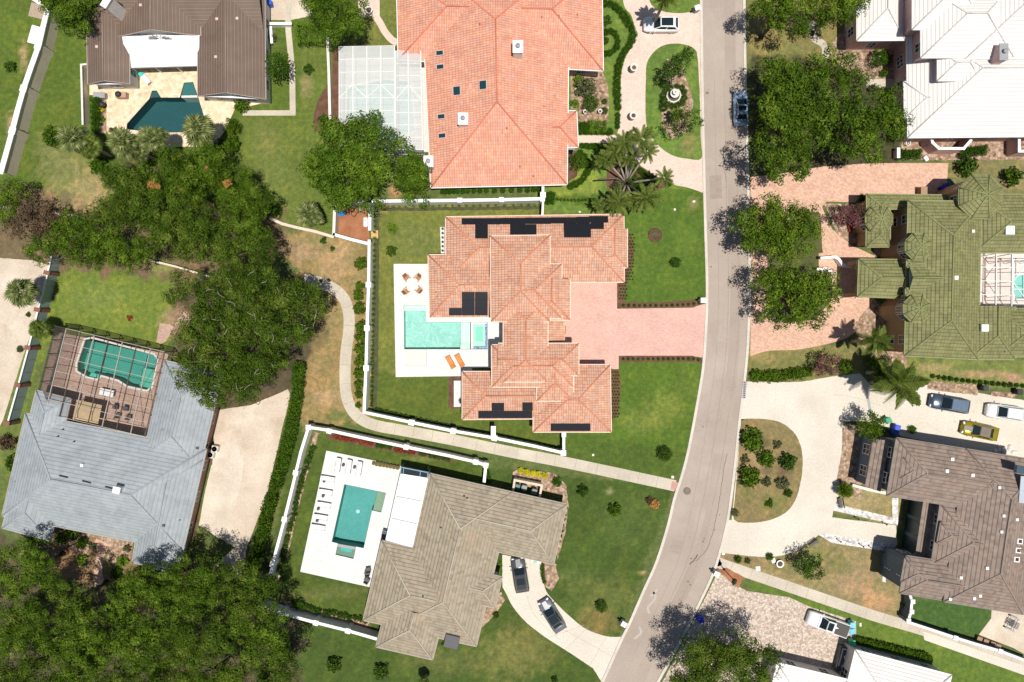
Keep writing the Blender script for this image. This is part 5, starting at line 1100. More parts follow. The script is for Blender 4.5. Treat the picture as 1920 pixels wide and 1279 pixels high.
def tree(name, label, cat, blobs, top, mat, leaf=.34, dens=1.0, seed=1, group=None, bark=None, twigs=0, flat=.85, trunk=.28, fill=.25, sub=.3):
    """blobs: (x, y, radius[, drop]) in survey units at the height of the crown"""
    B = []
    for bi_, q in enumerate(blobs):
        x, y, r = q[:3]; drop = (q[3] if len(q) > 3 else 0) + (((bi_ * 37 + seed * 13) % 10) / 10 - .3) * (1.8 if top > 6 else .3); r_m = r / S * (CAM_H - top) / CAM_H; z = max(top - drop - r_m * .8 * flat, .3 * r_m); X, Y = W(x, y, z); B.append((X, Y, z, r_m))
    cx = sum(b[0] * b[3] for b in B) / sum(b[3] for b in B); cy = sum(b[1] * b[3] for b in B) / sum(b[3] for b in B)
    t = thing(name, label, cat, (cx, cy, 0), 0, group); L = [(b[0] - cx, b[1] - cy, b[2], b[3]) for b in B]
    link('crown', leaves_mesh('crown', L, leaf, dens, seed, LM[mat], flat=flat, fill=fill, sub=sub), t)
    mb = MB(); rg = random.Random(seed); zf = max(.6, min(b[2] for b in L) * .45); bk = bark or M['bark']
    mb.tube([(0, 0, 0), (rg.uniform(-.1, .1), rg.uniform(-.1, .1), zf * .5), (0, 0, zf)], [trunk * 1.35, trunk, trunk * .85], bk, 9)
    for x, y, z, r in L:
        mid = (x * .45 + rg.uniform(-.3, .3), y * .45 + rg.uniform(-.3, .3), zf + (z - zf) * .7); mb.tube([(0, 0, zf * .95), mid, (x, y, z + r * .25)], [trunk * .6, trunk * .4, trunk * .12], bk, 6)
    if twigs:
        for x, y, z, r in L:
            for _ in range(twigs):
                a = rg.uniform(0, 2 * math.pi); q = rg.uniform(.0, .6) * r; px_, py_ = math.cos(a) * q, math.sin(a) * q; hd = rg.uniform(0, 6.28); pts = []
                for k in range(rg.randint(3, 5)):
                    pts.append(Vector((x + px_, y + py_, z + r * flat * math.sqrt(max(.04, 1 - (px_ ** 2 + py_ ** 2) / r / r)) * rg.uniform(.9, 1.04)))); hd += rg.uniform(-.8, .8); st = rg.uniform(.25, .55); px_ += math.cos(hd) * st; py_ += math.sin(hd) * st
                mb.tube(pts, [.028] * (len(pts) - 1) + [.01], M['palebark'], 4)
    mb.build('trunk', t); return t
big = [
    ('oak_tree', 'dense dark round tree in the top left between the white wall and the brown roof', [(135, 22, 34), (112, 8, 26), (152, 40, 24), (130, 48, 20), (160, 5, 26)], 7.5, 'oak', .40),
    ('oak_tree', 'leafy tree above the white screened roof, beside the clipped hedge block', [(610, 18, 34), (645, 28, 36), (625, 58, 26), (665, 50, 22), (668, 5, 26), (590, 2, 22)], 7.5, 'mag', .34),
    ('magnolia_tree', 'large glossy round-topped tree overlapping the lower corner of the white screened roof', [(640, 262, 46), (690, 250, 38), (618, 310, 42), (672, 315, 52), (725, 290, 40), (640, 360, 38), (695, 365, 32), (600, 330, 28), (730, 260, 20)], 8.5, 'mag', .46),
    ('magnolia_tree', 'smaller leafy tree touching the lower left corner of the coral roof', [(772, 318, 34), (778, 355, 30), (785, 335, 26), (760, 345, 24)], 7.0, 'mag', .36),
    ('street_tree', 'broad bright green tree at the top edge just right of the street', [(1425, 18, 24), (1455, 40, 26), (1480, 15, 26), (1500, 50, 20), (1460, 10, 28)], 8.0, 'bright', .34),
    ('street_tree', 'spreading tree at the top edge touching the white metal roof', [(1530, 12, 28), (1570, 15, 30), (1600, 10, 24), (1545, 35, 20), (1590, 35, 14)], 8.0, 'bright', .34),
    ('street_tree', 'largest dark street tree, shading the silver-blue car', [(1465, 140, 44), (1444, 175, 30), (1500, 180, 48), (1455, 225, 44), (1510, 240, 50), (1470, 290, 42), (1430, 285, 28), (1540, 130, 34), (1455, 325, 22), (1500, 320, 22)], 9.5, 'oak', .42),
    ('street_tree', 'large tree between the biggest street tree and the white metal roof', [(1585, 145, 36), (1570, 200, 36), (1640, 205, 40), (1610, 245, 44), (1660, 240, 36), (1585, 285, 26), (1630, 285, 26)], 8.5, 'oak', .38),
    ('street_tree', 'bright street tree whose shadow crosses the road above the pink-brick forecourt', [(1400, 415, 34), (1445, 395, 32), (1490, 408, 34), (1440, 440, 40), (1500, 450, 34), (1410, 455, 26), (1465, 475, 22), (1515, 430, 22)], 7.5, 'bright', .38),
    ('street_tree', 'bright street tree beside the salmon drive, left of the green portico', [(1435, 530, 28), (1480, 530, 38), (1535, 535, 38), (1445, 575, 32), (1500, 575, 38), (1550, 560, 26), (1465, 605, 16), (1530, 600, 18)], 7.5, 'bright', .38),
    ('oak_tree', 'oak crown directly below the brown-roofed house pool palms', [(330, 315, 42), (375, 330, 44), (300, 350, 34), (350, 365, 36), (400, 300, 30), (410, 345, 28)], 8.5, 'oak', .36),
    ('oak_tree', 'dark oak filling the middle of the upper left grove', [(245, 345, 40), (255, 385, 42), (215, 400, 34), (290, 400, 36), (225, 350, 26)], 8.5, 'oak2', .36),
    ('oak_tree', 'broad oak at the centre of the upper left grove', [(340, 410, 44), (385, 425, 40), (320, 455, 36), (365, 465, 34), (300, 440, 26)], 9, 'oak2', .36),
    ('oak_tree', 'oak at the right end of the upper left grove beside the fan palm lawn', [(440, 345, 34), (470, 375, 34), (450, 400, 36), (480, 415, 30), (500, 380, 16), (430, 380, 32)], 8, 'oak', .36),
    ('oak_tree', 'oak hanging over the dry strip at the lower right of the upper grove', [(440, 440, 38), (480, 455, 34), (450, 480, 32), (420, 475, 30), (505, 470, 20), (490, 490, 20)], 8, 'oak2', .36),
    ('oak_tree', 'oak at the lower left of the upper grove above the bright back lawn', [(170, 430, 34), (200, 460, 36), (150, 470, 30), (240, 475, 32), (270, 470, 26), (180, 490, 18)], 7.5, 'oak', .36),
    ('oak_tree', 'low dark tree at the far left of the grove beside the tan drive', [(30, 360, 30, 1), (15, 395, 26), (110, 450, 28), (130, 420, 24), (70, 470, 26)], 6.5, 'oak', .34),
    ('oak_tree', 'huge oak with pale branches, its upper crown above the slate-grey roof', [(480, 525, 38), (520, 540, 36), (440, 530, 34), (560, 565, 36), (580, 550, 28), (510, 580, 40), (400, 545, 30), (350, 530, 26), (600, 580, 22), (460, 570, 38), (335, 555, 24)], 10, 'oak2', .36),
    ('oak_tree', 'sprawling oak with bleached twigs overhanging the slate-grey roof and tan drive', [(390, 600, 38), (360, 620, 32), (440, 620, 42), (500, 630, 40), (545, 620, 34), (380, 660, 38), (430, 680, 42), (350, 680, 24), (490, 690, 38), (380, 715, 34), (440, 735, 34), (400, 750, 24), (520, 680, 26), (570, 620, 20), (470, 730, 24), (345, 715, 16)], 9.5, 'oak2', .36),
    ('oak_tree', 'oak at the left edge just below the slate-grey roof', [(25, 1060, 36), (60, 1040, 28), (15, 1100, 34), (70, 1080, 34), (92, 1068, 20)], 9, 'oak', .34),
    ('oak_tree', 'oak in the lower left wood below the brick garden path', [(125, 1112, 28), (90, 1132, 34), (160, 1138, 30), (140, 1150, 34)], 9.5, 'oak2', .34),
    ('oak_tree', 'oak in the lower left wood overhanging the slate roof corner', [(246, 1096, 24), (275, 1082, 30), (250, 1120, 38), (300, 1110, 34), (222, 1132, 22)], 9.5, 'oak', .34),
    ('oak_tree', 'oak in the lower left wood just below the foot of the tan drive', [(345, 1080, 34), (385, 1075, 34), (365, 1115, 38), (410, 1110, 32), (330, 1120, 28)], 9.5, 'oak', .34),
    ('oak_tree', 'oak at the right end of the lower wood touching the white corner wall', [(440, 1090, 34), (480, 1100, 32), (450, 1130, 36), (500, 1130, 28), (470, 1070, 24), (505, 1095, 18)], 9, 'oak2', .34),
    ('oak_tree', 'oak at the left edge in the middle of the lower wood', [(25, 1165, 38), (60, 1190, 38), (15, 1210, 34), (70, 1150, 26)], 10, 'oak', .34),
    ('oak_tree', 'bright oak near the centre of the lower left wood', [(140, 1200, 38), (180, 1180, 36), (195, 1220, 36), (110, 1215, 30), (155, 1240, 34)], 10.5, 'oak', .34),
    ('oak_tree', 'yellow-green oak crown right of the centre of the lower left wood', [(260, 1180, 40), (300, 1190, 36), (240, 1220, 36), (290, 1230, 38), (325, 1160, 26)], 10.5, 'oak', .34),
    ('oak_tree', 'oak in the lower wood between the yellow-green crown and the lawn palms', [(370, 1180, 38), (410, 1170, 34), (350, 1220, 36), (400, 1215, 38), (430, 1190, 28)], 10, 'oak2', .34),
    ('oak_tree', 'oak at the right tip of the lower wood throwing shadow on the dark lawn', [(470, 1180, 36), (505, 1170, 30), (480, 1215, 34), (520, 1205, 24), (530, 1230, 26)], 9, 'oak', .34),
    ('oak_tree', 'oak cut off in the bottom left corner', [(20, 1255, 38), (65, 1250, 36), (45, 1285, 36)], 10.5, 'oak2', .34),
    ('oak_tree', 'oak on the bottom edge second from the left corner', [(120, 1275, 38), (170, 1275, 34), (95, 1300, 30)], 10.5, 'oak', .34),
    ('oak_tree', 'oak on the bottom edge at the middle of the lower wood', [(230, 1270, 38), (280, 1280, 36), (320, 1265, 34)], 10.5, 'oak2', .34),
    ('oak_tree', 'oak on the bottom edge at the right part of the lower wood', [(370, 1265, 38), (420, 1260, 36), (400, 1290, 32)], 10, 'oak', .34),
    ('oak_tree', 'rightmost oak of the lower wood on the bottom edge beside the lawn', [(475, 1260, 36), (520, 1265, 32), (545, 1250, 20), (505, 1290, 28)], 9.5, 'oak2', .34),
    ('oak_tree', 'oak at the bottom edge overhanging the street and cobbled drive', [(1300, 1225, 32), (1335, 1210, 32), (1370, 1215, 34), (1290, 1262, 34), (1335, 1250, 40), (1385, 1255, 38), (1410, 1225, 30), (1430, 1250, 28), (1270, 1285, 26), (1330, 1290, 34), (1445, 1225, 18), (1420, 1280, 30)], 8.5, 'oak2', .36),
    ('flowering_vine', 'orange flowering patch at the left of the upper grove top', [(285, 346, 9), (295, 350, 6)], 8.9, 'orange', .24), ('flowering_vine', 'orange flowering patch in the middle of the upper grove top', [(341, 353, 8)], 9.2, 'orange', .24), ('flowering_vine', 'orange flowering patch at the right of the upper grove top', [(427, 344, 9), (388, 316, 4)], 9.0, 'orange', .24),
    ('small_tree', 'small round tree between the green bin and the cream driveway', [(1628, 790, 22), (1640, 800, 20), (1618, 805, 18), (1635, 815, 16)], 4.5, 'bright', .26),
    ('small_tree', 'white-flecked small tree against the right side of the brown metal roof', [(515, 118, 20), (530, 128, 18), (512, 135, 16), (530, 110, 14)], 4.5, 'shrub', .30),
    ('small_tree', 'purple-leaved tree at the left edge of the grove', [(60, 400, 28), (95, 410, 28), (40, 425, 26), (80, 430, 22)], 6, 'purple', .30),
    ('small_tree', 'feathery tree in the island lawn above the fountain', [(1262, 125, 18), (1280, 112, 18), (1290, 100, 13), (1254, 140, 13), (1272, 135, 13)], 4.5, 'shrub', .30),
    ('small_tree', 'open grey-green tree in the island lawn below the fountain, reaching over the kerb', [(1262, 232, 14), (1280, 222, 18), (1298, 214, 16), (1290, 240, 15), (1270, 248, 12), (1310, 230, 11)], 4.5, 'oak', .26),
    ('small_tree', 'blossoming pink tree in the triangular bed left of the green villa', [(1590, 400, 18), (1575, 410, 15), (1610, 395, 14), (1600, 415, 14)], 3.6, 'pink', .24),
    ('small_tree', 'dark-crowned tree on the dry front lawn above the lower pavement', [(1510, 1055, 20), (1525, 1070, 20), (1505, 1072, 14), (1530, 1050, 13)], 3.6, 'shrub', .28),
    ('small_tree', 'crape myrtle with red-brown leaves in the hedge beside the cream drive', [(1545, 680, 18), (1560, 690, 15), (1535, 695, 13), (1565, 672, 12)], 3.4, 'pink', .24),
]
for k, (nm, lb, bl, top, mt, lf) in enumerate(big):
    if nm == 'oak_tree': bl = [(q[0], q[1], q[2] * 1.16, *q[3:]) for q in bl]; lf *= .82
    elif nm in ('street_tree', 'magnolia_tree'): bl = [(q[0], q[1], q[2] * 1.14, *q[3:]) for q in bl]
    tw = 2 if 'pale branches' in lb or 'bleached' in lb else 0
    dn = .55 if 'open grey' in lb else 1.0
    lm = .74 if nm != 'small_tree' else .9
    tree(nm, lb, 'tree', bl, top, mt, lf * lm, dn, 100 + k, twigs=tw, trunk=.3 if nm[:5] not in ('small', 'flowe') else .1, sub=.3)

# ---- shrubs from shared meshes
def base_shrub(mat, seed, leaf=.24, kind='loose'):
    bl = {'loose': [(0, 0, .75, .46), (.45, .1, .5, .38), (-.32, .38, .62, .36), (-.15, -.45, .45, .40), (.28, -.38, .7, .30), (.2, .5, .38, .3), (-.6, -.05, .4, .3)], 'ball': [(0, 0, .72, .88)], 'low': [(0, 0, .28, .5), (.4, .2, .22, .4), (-.35, .25, .24, .4), (.05, -.4, .2, .42)]}[kind]
    return leaves_mesh(mat + '_foliage', bl, leaf, 1.35 if kind == 'ball' else 1.0, seed, LM[mat], sub=.28 if kind == 'loose' else .2, flat=.95, fill=.5)
SH = {}
def shrub(px, py, r, mat, label, kind='loose', group=None, name='shrub', hs=1.0, cat='shrub'):
    k = (mat, kind)
    if k not in SH: SH[k] = [base_shrub(mat, 40 + 7 * len(SH) + i, .26 if kind != 'ball' else .13, kind) for i in range(2)]
    rr = r / S; x, y = W(px, py, rr * .9 * hs); n_ = len([o for o in C.objects])
    o = link(name, SH[k][n_ % 2], None, (x, y, -.03), rng.uniform(0, 6.28)); o.scale = (rr, rr, rr * hs); return tag(o, label, cat, group)
singles = [
    (735, 427, 13, 'lime', 'bright green bush upper of two on the back lawn of the central house', 'loose'), (733, 470, 13, 'shrub', 'dull green bush lower of two on the back lawn of the central house', 'loose'),
    (1268, 492, 12, 'shrub', 'dark round bush in the front lawn beside the central house', 'ball'), (1247, 852, 17, 'shrub', 'dark round bush on the lawn by the street near the pink ramp', 'ball'),
    (1128, 1138, 13, 'shrub', 'dark round bush on the lawn above the two parked cars drive', 'ball'), (1093, 922, 14, 'shrub', 'small bush with light leaves on the dark lawn, nearest the yellow balls', 'loose'),
    (1155, 957, 16, 'mag', 'small bush in the middle of the dark lawn beside the pavement', 'loose'), (1228, 947, 11, 'orange', 'orange-leaved bush at the corner of the dark lawn', 'loose'), (1218, 939, 9, 'purple', 'tiny purple bush touching the orange-leaved one', 'loose'),
    (625, 1250, 18, 'shrub', 'dark bush on the bottom lawn nearest the oak wood', 'loose'), (712, 1262, 18, 'shrub', 'dark bush on the bottom lawn right of the other one', 'loose'), (1040, 1276, 8, 'shrub', 'bush cut by the bottom edge left of the curved drive', 'loose'),
    (1415, 828, 28, 'bright', 'largest bush at the top of the dry island bed', 'loose'), (1409, 896, 25, 'bright', 'spiky bush at the lower left of the dry island bed', 'loose'), (1481, 866, 20, 'shrub', 'round bush at the right rim of the dry island bed', 'loose'), (1440, 862, 20, 'mag', 'bush in the middle of the dry island bed', 'loose'), (1480, 926, 10, 'shrub', 'small green bush at the lower right rim of the dry island bed', 'loose'), (1379, 962, 9, 'olive', 'grey round bush at the lower left tip of the dry island by the street', 'ball'), (1470, 908, 15, 'olive', 'sparse grey-brown bush between the two right bushes of the dry island', 'loose'),
    (1460, 835, 12, 'olive', 'bronze tuft at the upper right of the dry island bed', 'low'), (1440, 905, 13, 'olive', 'bronze tuft at the middle of the dry island bed', 'low'), (1445, 945, 11, 'mag', 'low green tuft at the bottom of the dry island bed', 'low'), (1400, 862, 12, 'olive', 'bronze tuft at the left of the dry island bed', 'low'),
    (92, 252, 24, 'oak', 'dark bush left of the fan palms beside the tan garden wall', 'loose'), (16, 122, 13, 'shrub', 'dark bush on the lawn at the left edge', 'loose'), (435, 237, 19, 'bright', 'round green bush right of the dark angular pool', 'ball'), (577, 127, 12, 'shrub', 'spiky little bush on the lawn beside the pale path', 'loose'),
    (1100, 160, 24, 'olive', 'big bronze-green bush in the bed right of the coral roof', 'loose'), (1085, 150, 13, 'lime', 'yellow-green bush at the top of the bed right of the coral roof', 'loose'), (1108, 193, 19, 'shrub', 'round bush in the middle of the bed right of the coral roof', 'ball'), (1078, 192, 10, 'lime', 'small lime bush against the coral roof edge', 'loose'), (1134, 190, 7, 'shrub', 'tiny round bush upper of a pair beside the garden lawn', 'ball'), (1134, 207, 8, 'shrub', 'tiny round bush lower of a pair beside the garden lawn', 'ball'),
    (1083, 303, 20, 'mag', 'round bush beside the small porch of the coral-roofed house', 'ball'), (1138, 35, 12, 'shrub', 'bush at the top of the curved lawn of the coral-roofed house', 'loose'), (1135, 75, 9, 'shrub', 'dark small bush in the ring bed near the coral roof', 'ball'),
    (1180, 320, 20, 'mag', 'leafy undergrowth bush below the upper palm heads', 'loose'), (1195, 345, 20, 'shrub', 'leafy undergrowth bush beside the palm trunks', 'loose'), (1160, 350, 16, 'olive', 'bronze bush at the left foot of the palm clump', 'loose'), (1215, 338, 13, 'shrub', 'bush at the right foot of the palm clump', 'loose'),
    (435, 235, 8, 'lime', 'lime tuft on the bush right of the dark pool', 'loose'), (450, 195, 18, 'mag', 'white-flecked bush below the brown roof gable', 'loose'), (185, 205, 9, 'yellow', 'yellow croton in the narrow bed left of the travertine terrace', 'loose'), (188, 222, 8, 'lime', 'lime croton in the narrow bed left of the travertine terrace', 'loose'),
    (180, 310, 22, 'mag', 'bright green bush below the fan palms at the left', 'loose'), (160, 282, 15, 'purple', 'dark purple bush between the fan palms', 'loose'), (210, 245, 10, 'purple', 'small purple bush by the travertine corner', 'loose'),
    (235, 320, 20, 'olive', 'bronze bush at the upper rim of the left grove', 'loose'), (432, 268, 20, 'oak', 'dark bush between the right fan palm and the lawn', 'loose'), (512, 392, 16, 'shrub', 'glossy bush at the tip of the grove beside the fan palm', 'loose'),
    (605, 222, 11, 'shrub', 'bush in the little bed by the white screened roof', 'loose'), (510, 70, 10, 'olive', 'clipped bush in the white walled planter right of the brown roof', 'ball'), (583, 8, 10, 'yellow', 'yellow flowering bush at the top edge beside the tree', 'loose'),
    (1045, 905, 12, 'mag', 'bush in the bark bed right of the bin enclosure', 'loose'), (1648, 108, 20, 'box', 'clipped bush upper of two in the bark bed by the pink walls', 'ball'), (1665, 112, 12, 'shrub', 'small bush in the bark bed beside the pink bay', 'ball'), (1660, 135, 10, 'mag', 'pale leafed bush at the edge of the entrance path', 'loose'), (1640, 165, 12, 'olive', 'brown-green bush below the entrance path', 'loose'),
    (1820, 308, 24, 'shrub', 'dark bush on the lawn below the pink garden wall', 'loose'), (1905, 330, 22, 'oak', 'dark bush at the right edge below the pink garden wall', 'loose'),
    (1600, 395 + 30, 12, 'red', 'red flowering bush in the triangular bed', 'low'), (1618, 370, 9, 'shrub', 'dark bush by the upper corner of the green villa', 'loose'),
    (1590, 690, 18, 'mag', 'leafy bush between the crape myrtle and the palm', 'loose'), (1640, 680, 15, 'lime', 'yellow-green bush under the big palm', 'loose'), (1665, 675, 12, 'olive', 'bronze bush below the ochre wall corner', 'loose'),
    (1580, 920, 0, 'shrub', '', ''), (1713, 806, 10, 'mag', 'bush against the slate-blue house beside the parking court', 'loose'), (1445, 1045, 9, 'shrub', 'little bush near the round white ring', 'loose'), (1385, 1050, 9, 'mag', 'small green bush beside the start of the lower pavement', 'loose'), (1403, 1053, 7, 'shrub', 'darker small bush next to the green one by the lower pavement', 'loose'), (1377, 1094, 6, 'shrub', 'dark tuft at the foot of the lamp post bed', 'low'),
    (60, 1010, 18, 'oak', 'bush at the lower left corner of the slate-grey roof', 'loose'), (130, 1000, 18, 'mag', 'bush in the entrance garden left of the brick path', 'loose'), (225, 1055, 14, 'lime', 'bright bush right of the brick path', 'loose'), (20, 870, 20, 'oak', 'dark bush at the left edge beside the slate-grey roof', 'loose'), (8, 830, 18, 'purple', 'purple-brown bush at the left edge', 'loose'), (170, 1025, 10, 'olive', 'bronze bush beside the brick path', 'low'), (150, 1020, 14, 'mag', 'green bush between the bronze one and the entrance garden corner', 'loose'), (110, 1012, 15, 'shrub', 'dark bush below the slate-grey corner eave', 'loose'), (215, 1078, 14, 'mag', 'leafy bush right of the foot of the brick path', 'loose'), (150, 1052, 14, 'lime', 'bright bush left of the brick path', 'loose'), (236, 1030, 9, 'olive', 'bronze bush below the slate-grey eave', 'loose'),
    (480, 1165 - 25, 14, 'shrub', 'bush in the white wall corner beside the wood', 'loose'), (560, 1135, 13, 'shrub', 'bush in the lower planting strip beside the wood', 'loose'),
    (690, 1160, 10, 'red', 'red-leaved bush by the lower corner of the taupe roof', 'loose'), (930, 1155, 8, 'shrub', 'little bush in the bark bed by the taupe entry roof', 'loose'), (832, 1208, 7, 'shrub', 'tiny bush left of the small portico at the bottom', 'low'),
    (937, 1060, 8, 'lime', 'small pale bush in the grass strip beside the dark car', 'low'), (575, 400, 0, '', '', ''), (380, 560, 0, '', '', ''), (240, 596, 8, 'red', 'tiny reddish bush on the bright back lawn', 'low'), (35, 655, 8, 'olive', 'dry potted bush on the tan drive by the panel fence', 'loose'), (50, 590, 7, 'shrub', 'small bush on the tan drive above the dry one', 'low'),
    (410, 270, 14, 'oak', 'dark bush below the right fan palm', 'loose'), (270, 300, 18, 'mag', 'bush under the two pool palms', 'loose'), (605, 450, 9, 'shrub', 'small bush on the dry ground left of the red mulch yard', 'low'), (622, 465, 7, 'shrub', 'tiny bush on the dry ground by the low wall', 'low'),
]
for q in singles:
    if q[2]: shrub(*q[:3], q[3], q[4], q[5])
ORD = ['first', 'second', 'third', 'fourth', 'fifth', 'sixth', 'seventh', 'eighth', 'ninth', 'tenth', 'eleventh', 'twelfth', 'thirteenth', 'fourteenth', 'fifteenth', 'sixteenth', 'seventeenth', 'eighteenth', 'nineteenth', 'twentieth', 'twenty-first', 'twenty-second', 'twenty-third', 'twenty-fourth', 'twenty-fifth', 'twenty-sixth']
def row(pts, n, r, mat, label, group, kind='ball', jit=0, name=None, cat='shrub', hs=1.0, rj=.12, end=None):
    end = end or ('top' if abs(pts[-1][1] - pts[0][1]) > abs(pts[-1][0] - pts[0][0]) else 'left'); name = name or ('clipped_shrub' if kind == 'ball' else 'shrub'); label = label.rstrip() + ', %s from the ' + end
    P = smooth_line(pts, 12); ac = [0]
    for i in range(1, len(P)): ac.append(ac[-1] + math.dist(P[i], P[i - 1]))
    for k in range(n):
        d_ = ac[-1] * (k + .5) / n; i = next(i for i in range(1, len(P)) if ac[i] >= d_); t = (d_ - ac[i - 1]) / (ac[i] - ac[i - 1])
        x = P[i - 1][0] + (P[i][0] - P[i - 1][0]) * t; y = P[i - 1][1] + (P[i][1] - P[i - 1][1]) * t
        shrub(x + rng.uniform(-jit, jit), y + rng.uniform(-jit, jit), r * rng.uniform(1 - rj, 1 + rj), mat, (label % ORD[k]), kind, group, name, hs, cat)
row([(1128, 5), (1150, 8), (1168, 25), (1182, 48), (1188, 60), (1183, 80), (1170, 98), (1160, 125), (1157, 160), (1160, 205)], 22, 9, 'box', 'clipped ball in the hedge edging the circular drive', 'clipped balls edging the circular drive')
row([(1159, 212), (1158, 240)], 4, 6, 'box', 'small clipped ball at the lower end of the circular drive hedge', 'small clipped balls by the drive')
row([(1086, 240), (1110, 243), (1148, 247)], 6, 10, 'box', 'clipped ball in the row above the garden walk', 'clipped balls above the garden walk')
row([(1088, 273), (1110, 274), (1145, 276)], 7, 8, 'box', 'clipped ball in the row below the garden walk', 'clipped balls below the garden walk')
row([(1084, 282), (1100, 300), (1102, 320), (1090, 338), (1065, 352)], 9, 8.5, 'box', 'clipped ball in the curved row by the coral roof corner', 'clipped balls by the coral roof corner')
row([(1132, 60), (1148, 58), (1158, 72), (1155, 90), (1140, 100), (1132, 98)], 9, 7.5, 'box', 'clipped ball in the half ring beside the coral roof', 'clipped balls of the half ring')
row([(1264, 162), (1281, 166), (1282, 190), (1262, 199), (1246, 190), (1246, 172), (1262, 162)], 12, 8, 'box', 'clipped ball in the ring around the fountain', 'clipped balls around the fountain')
for x, y in ((1246, 157), (1245, 201)): shrub(x, y, 10, 'box', 'clipped ball ' + ('above' if y < 180 else 'below') + ' the fountain ring', 'ball')
row([(1198, 318), (1215, 330), (1232, 338)], 6, 7.5, 'box', 'clipped ball along the lower arm of the circular drive', 'clipped balls on the lower drive arm')
shrub(1254, 344, 7.5, 'box', 'lone clipped ball at the right tip of the palm bed', 'ball')
shrub(1100, 237, 10, 'box', 'dark clipped ball in front of the lime hedge by the coral roof', 'ball')
row([(1042, 373), (1075, 375), (1115, 373)], 11, 4.5, 'shrub', 'low plant in the row above the solar-panelled roof', 'row of low plants above the solar roof', 'low')
for (x, y, r) in ((676, 493, 13), (674, 536, 9), (671, 553, 11), (673, 578, 12), (677, 612, 12), (676, 632, 12), (676, 655, 13), (675, 678, 12), (674, 700, 12), (673, 722, 10), (672, 740, 8), (671, 760, 6)):
    WI = globals().get('WI', -1) + 1; shrub(x, y, r * 1.25, 'bright', 'leafy bush in the row outside the long left white wall, %s from the top' % ORD[WI], 'loose', 'bushes outside the long white wall')
row([(1412, 704), (1440, 706), (1470, 704), (1500, 700), (1525, 695)], 8, 14, 'bright', 'leafy bush in the hedge between the brick and cream drives', 'hedge bushes between the two drives', 'loose')
row([(1745, 705), (1830, 716), (1925, 724)], 16, 6, 'shrub', 'bush in the thin hedge above the parking court', 'thin hedge above the parking court', 'loose')
row([(588, 835), (565, 900), (548, 970), (535, 1030), (528, 1090)], 26, 7.5, 'shrub', 'bush in the row inside the slanted left white wall', 'bushes inside the slanted white wall', 'loose', 2)
row([(545, 1132), (590, 1145), (640, 1156), (688, 1166)], 15, 8, 'shrub', 'bush in the planting strip below the white pool terrace', 'bushes below the white pool terrace', 'loose', 2)
row([(625, 818), (700, 832)], 8, 7, 'red', 'red-leaved bush at the upper left of the taupe house yard', 'red bushes at the upper left yard wall', 'loose', 1)
row([(740, 842), (778, 848)], 5, 7, 'red', 'red-leaved bush in the middle of the taupe house yard wall', 'red bushes in the middle of the yard wall', 'loose', 1)
row([(705, 835), (735, 841)], 4, 6, 'shrub', 'green bush between the two red groups along the yard wall', 'green bushes between red ones', 'loose', 1)
row([(785, 850), (845, 862)], 7, 6, 'shrub', 'green bush at the right end of the yard wall bed', 'green bushes at the right of the yard wall', 'loose', 1)
row([(1017, 1058), (1017, 1075), (1022, 1095)], 6, 5.5, 'mag', 'clipped bush beside the curved drive and dark car', 'bushes beside the curved drive', 'ball')
row([(1062, 950), (1056, 985), (1046, 1020)], 7, 6, 'shrub', 'plant in the bark bed right of the taupe roof', 'plants right of the taupe roof', 'low', 2)
row([(372, 880), (366, 930), (358, 985)], 9, 7, 'shrub', 'bush along the right wall of the slate-grey house', 'bushes by the slate-grey house wall', 'loose', 1)
row([(913, 880), (917, 905)], 4, 6, 'shrub', 'bush by the end post of the taupe house wall', 'bushes by the wall end post', 'loose', 1)
for i, (x, y) in enumerate(((977, 883), (987, 886), (998, 888), (1009, 890), (1022, 892))): shrub(x, y, 7.5, 'yellow', 'bright yellow clipped ball in the row above the bin enclosure, %s from the left' % ORD[i], 'ball', 'five yellow balls above the bins')
row([(1164, 572.5), (1240, 573), (1300, 570), (1316, 566)], 15, 3.6, 'shrub', 'small dark plant in the edging row above the pink driveway', 'edging plants above the pink driveway', 'ball', name='edging_plant', cat='plant', hs=.8)
row([(1164, 673), (1240, 673), (1298, 673), (1314, 677)], 16, 3.6, 'shrub', 'small dark plant in the edging row below the pink driveway', 'edging plants below the pink driveway', 'ball', name='edging_plant', cat='plant', hs=.8)
for j in range(22):
    for i in range(3):
        x = 1162 + i * 5.2 + (max(0, 505 - 435 - j * 7) > 0) * 14 * min(1, (505 - 435 - j * 7) / 30) + (j % 2) * 2.4; y = 440 + j * 6
        if y < 528 and x < 1174: x += 14
        if y < 565: shrub(x, y, 2.2, 'shrub', 'tiny dark plant in the mulch bed right of the upper garage wing', 'ball', 'tiny plants right of the upper garage wing', 'bedding_plant', .8, 'plant')
for j in range(15):
    for i in range(3): shrub(1148 + i * 5 + (j % 2) * 2.2, 698 + j * 6, 2.2, 'shrub', 'tiny dark plant in the mulch bed right of the lower garage wing', 'ball', 'tiny plants right of the lower garage wing', 'bedding_plant', .8, 'plant')
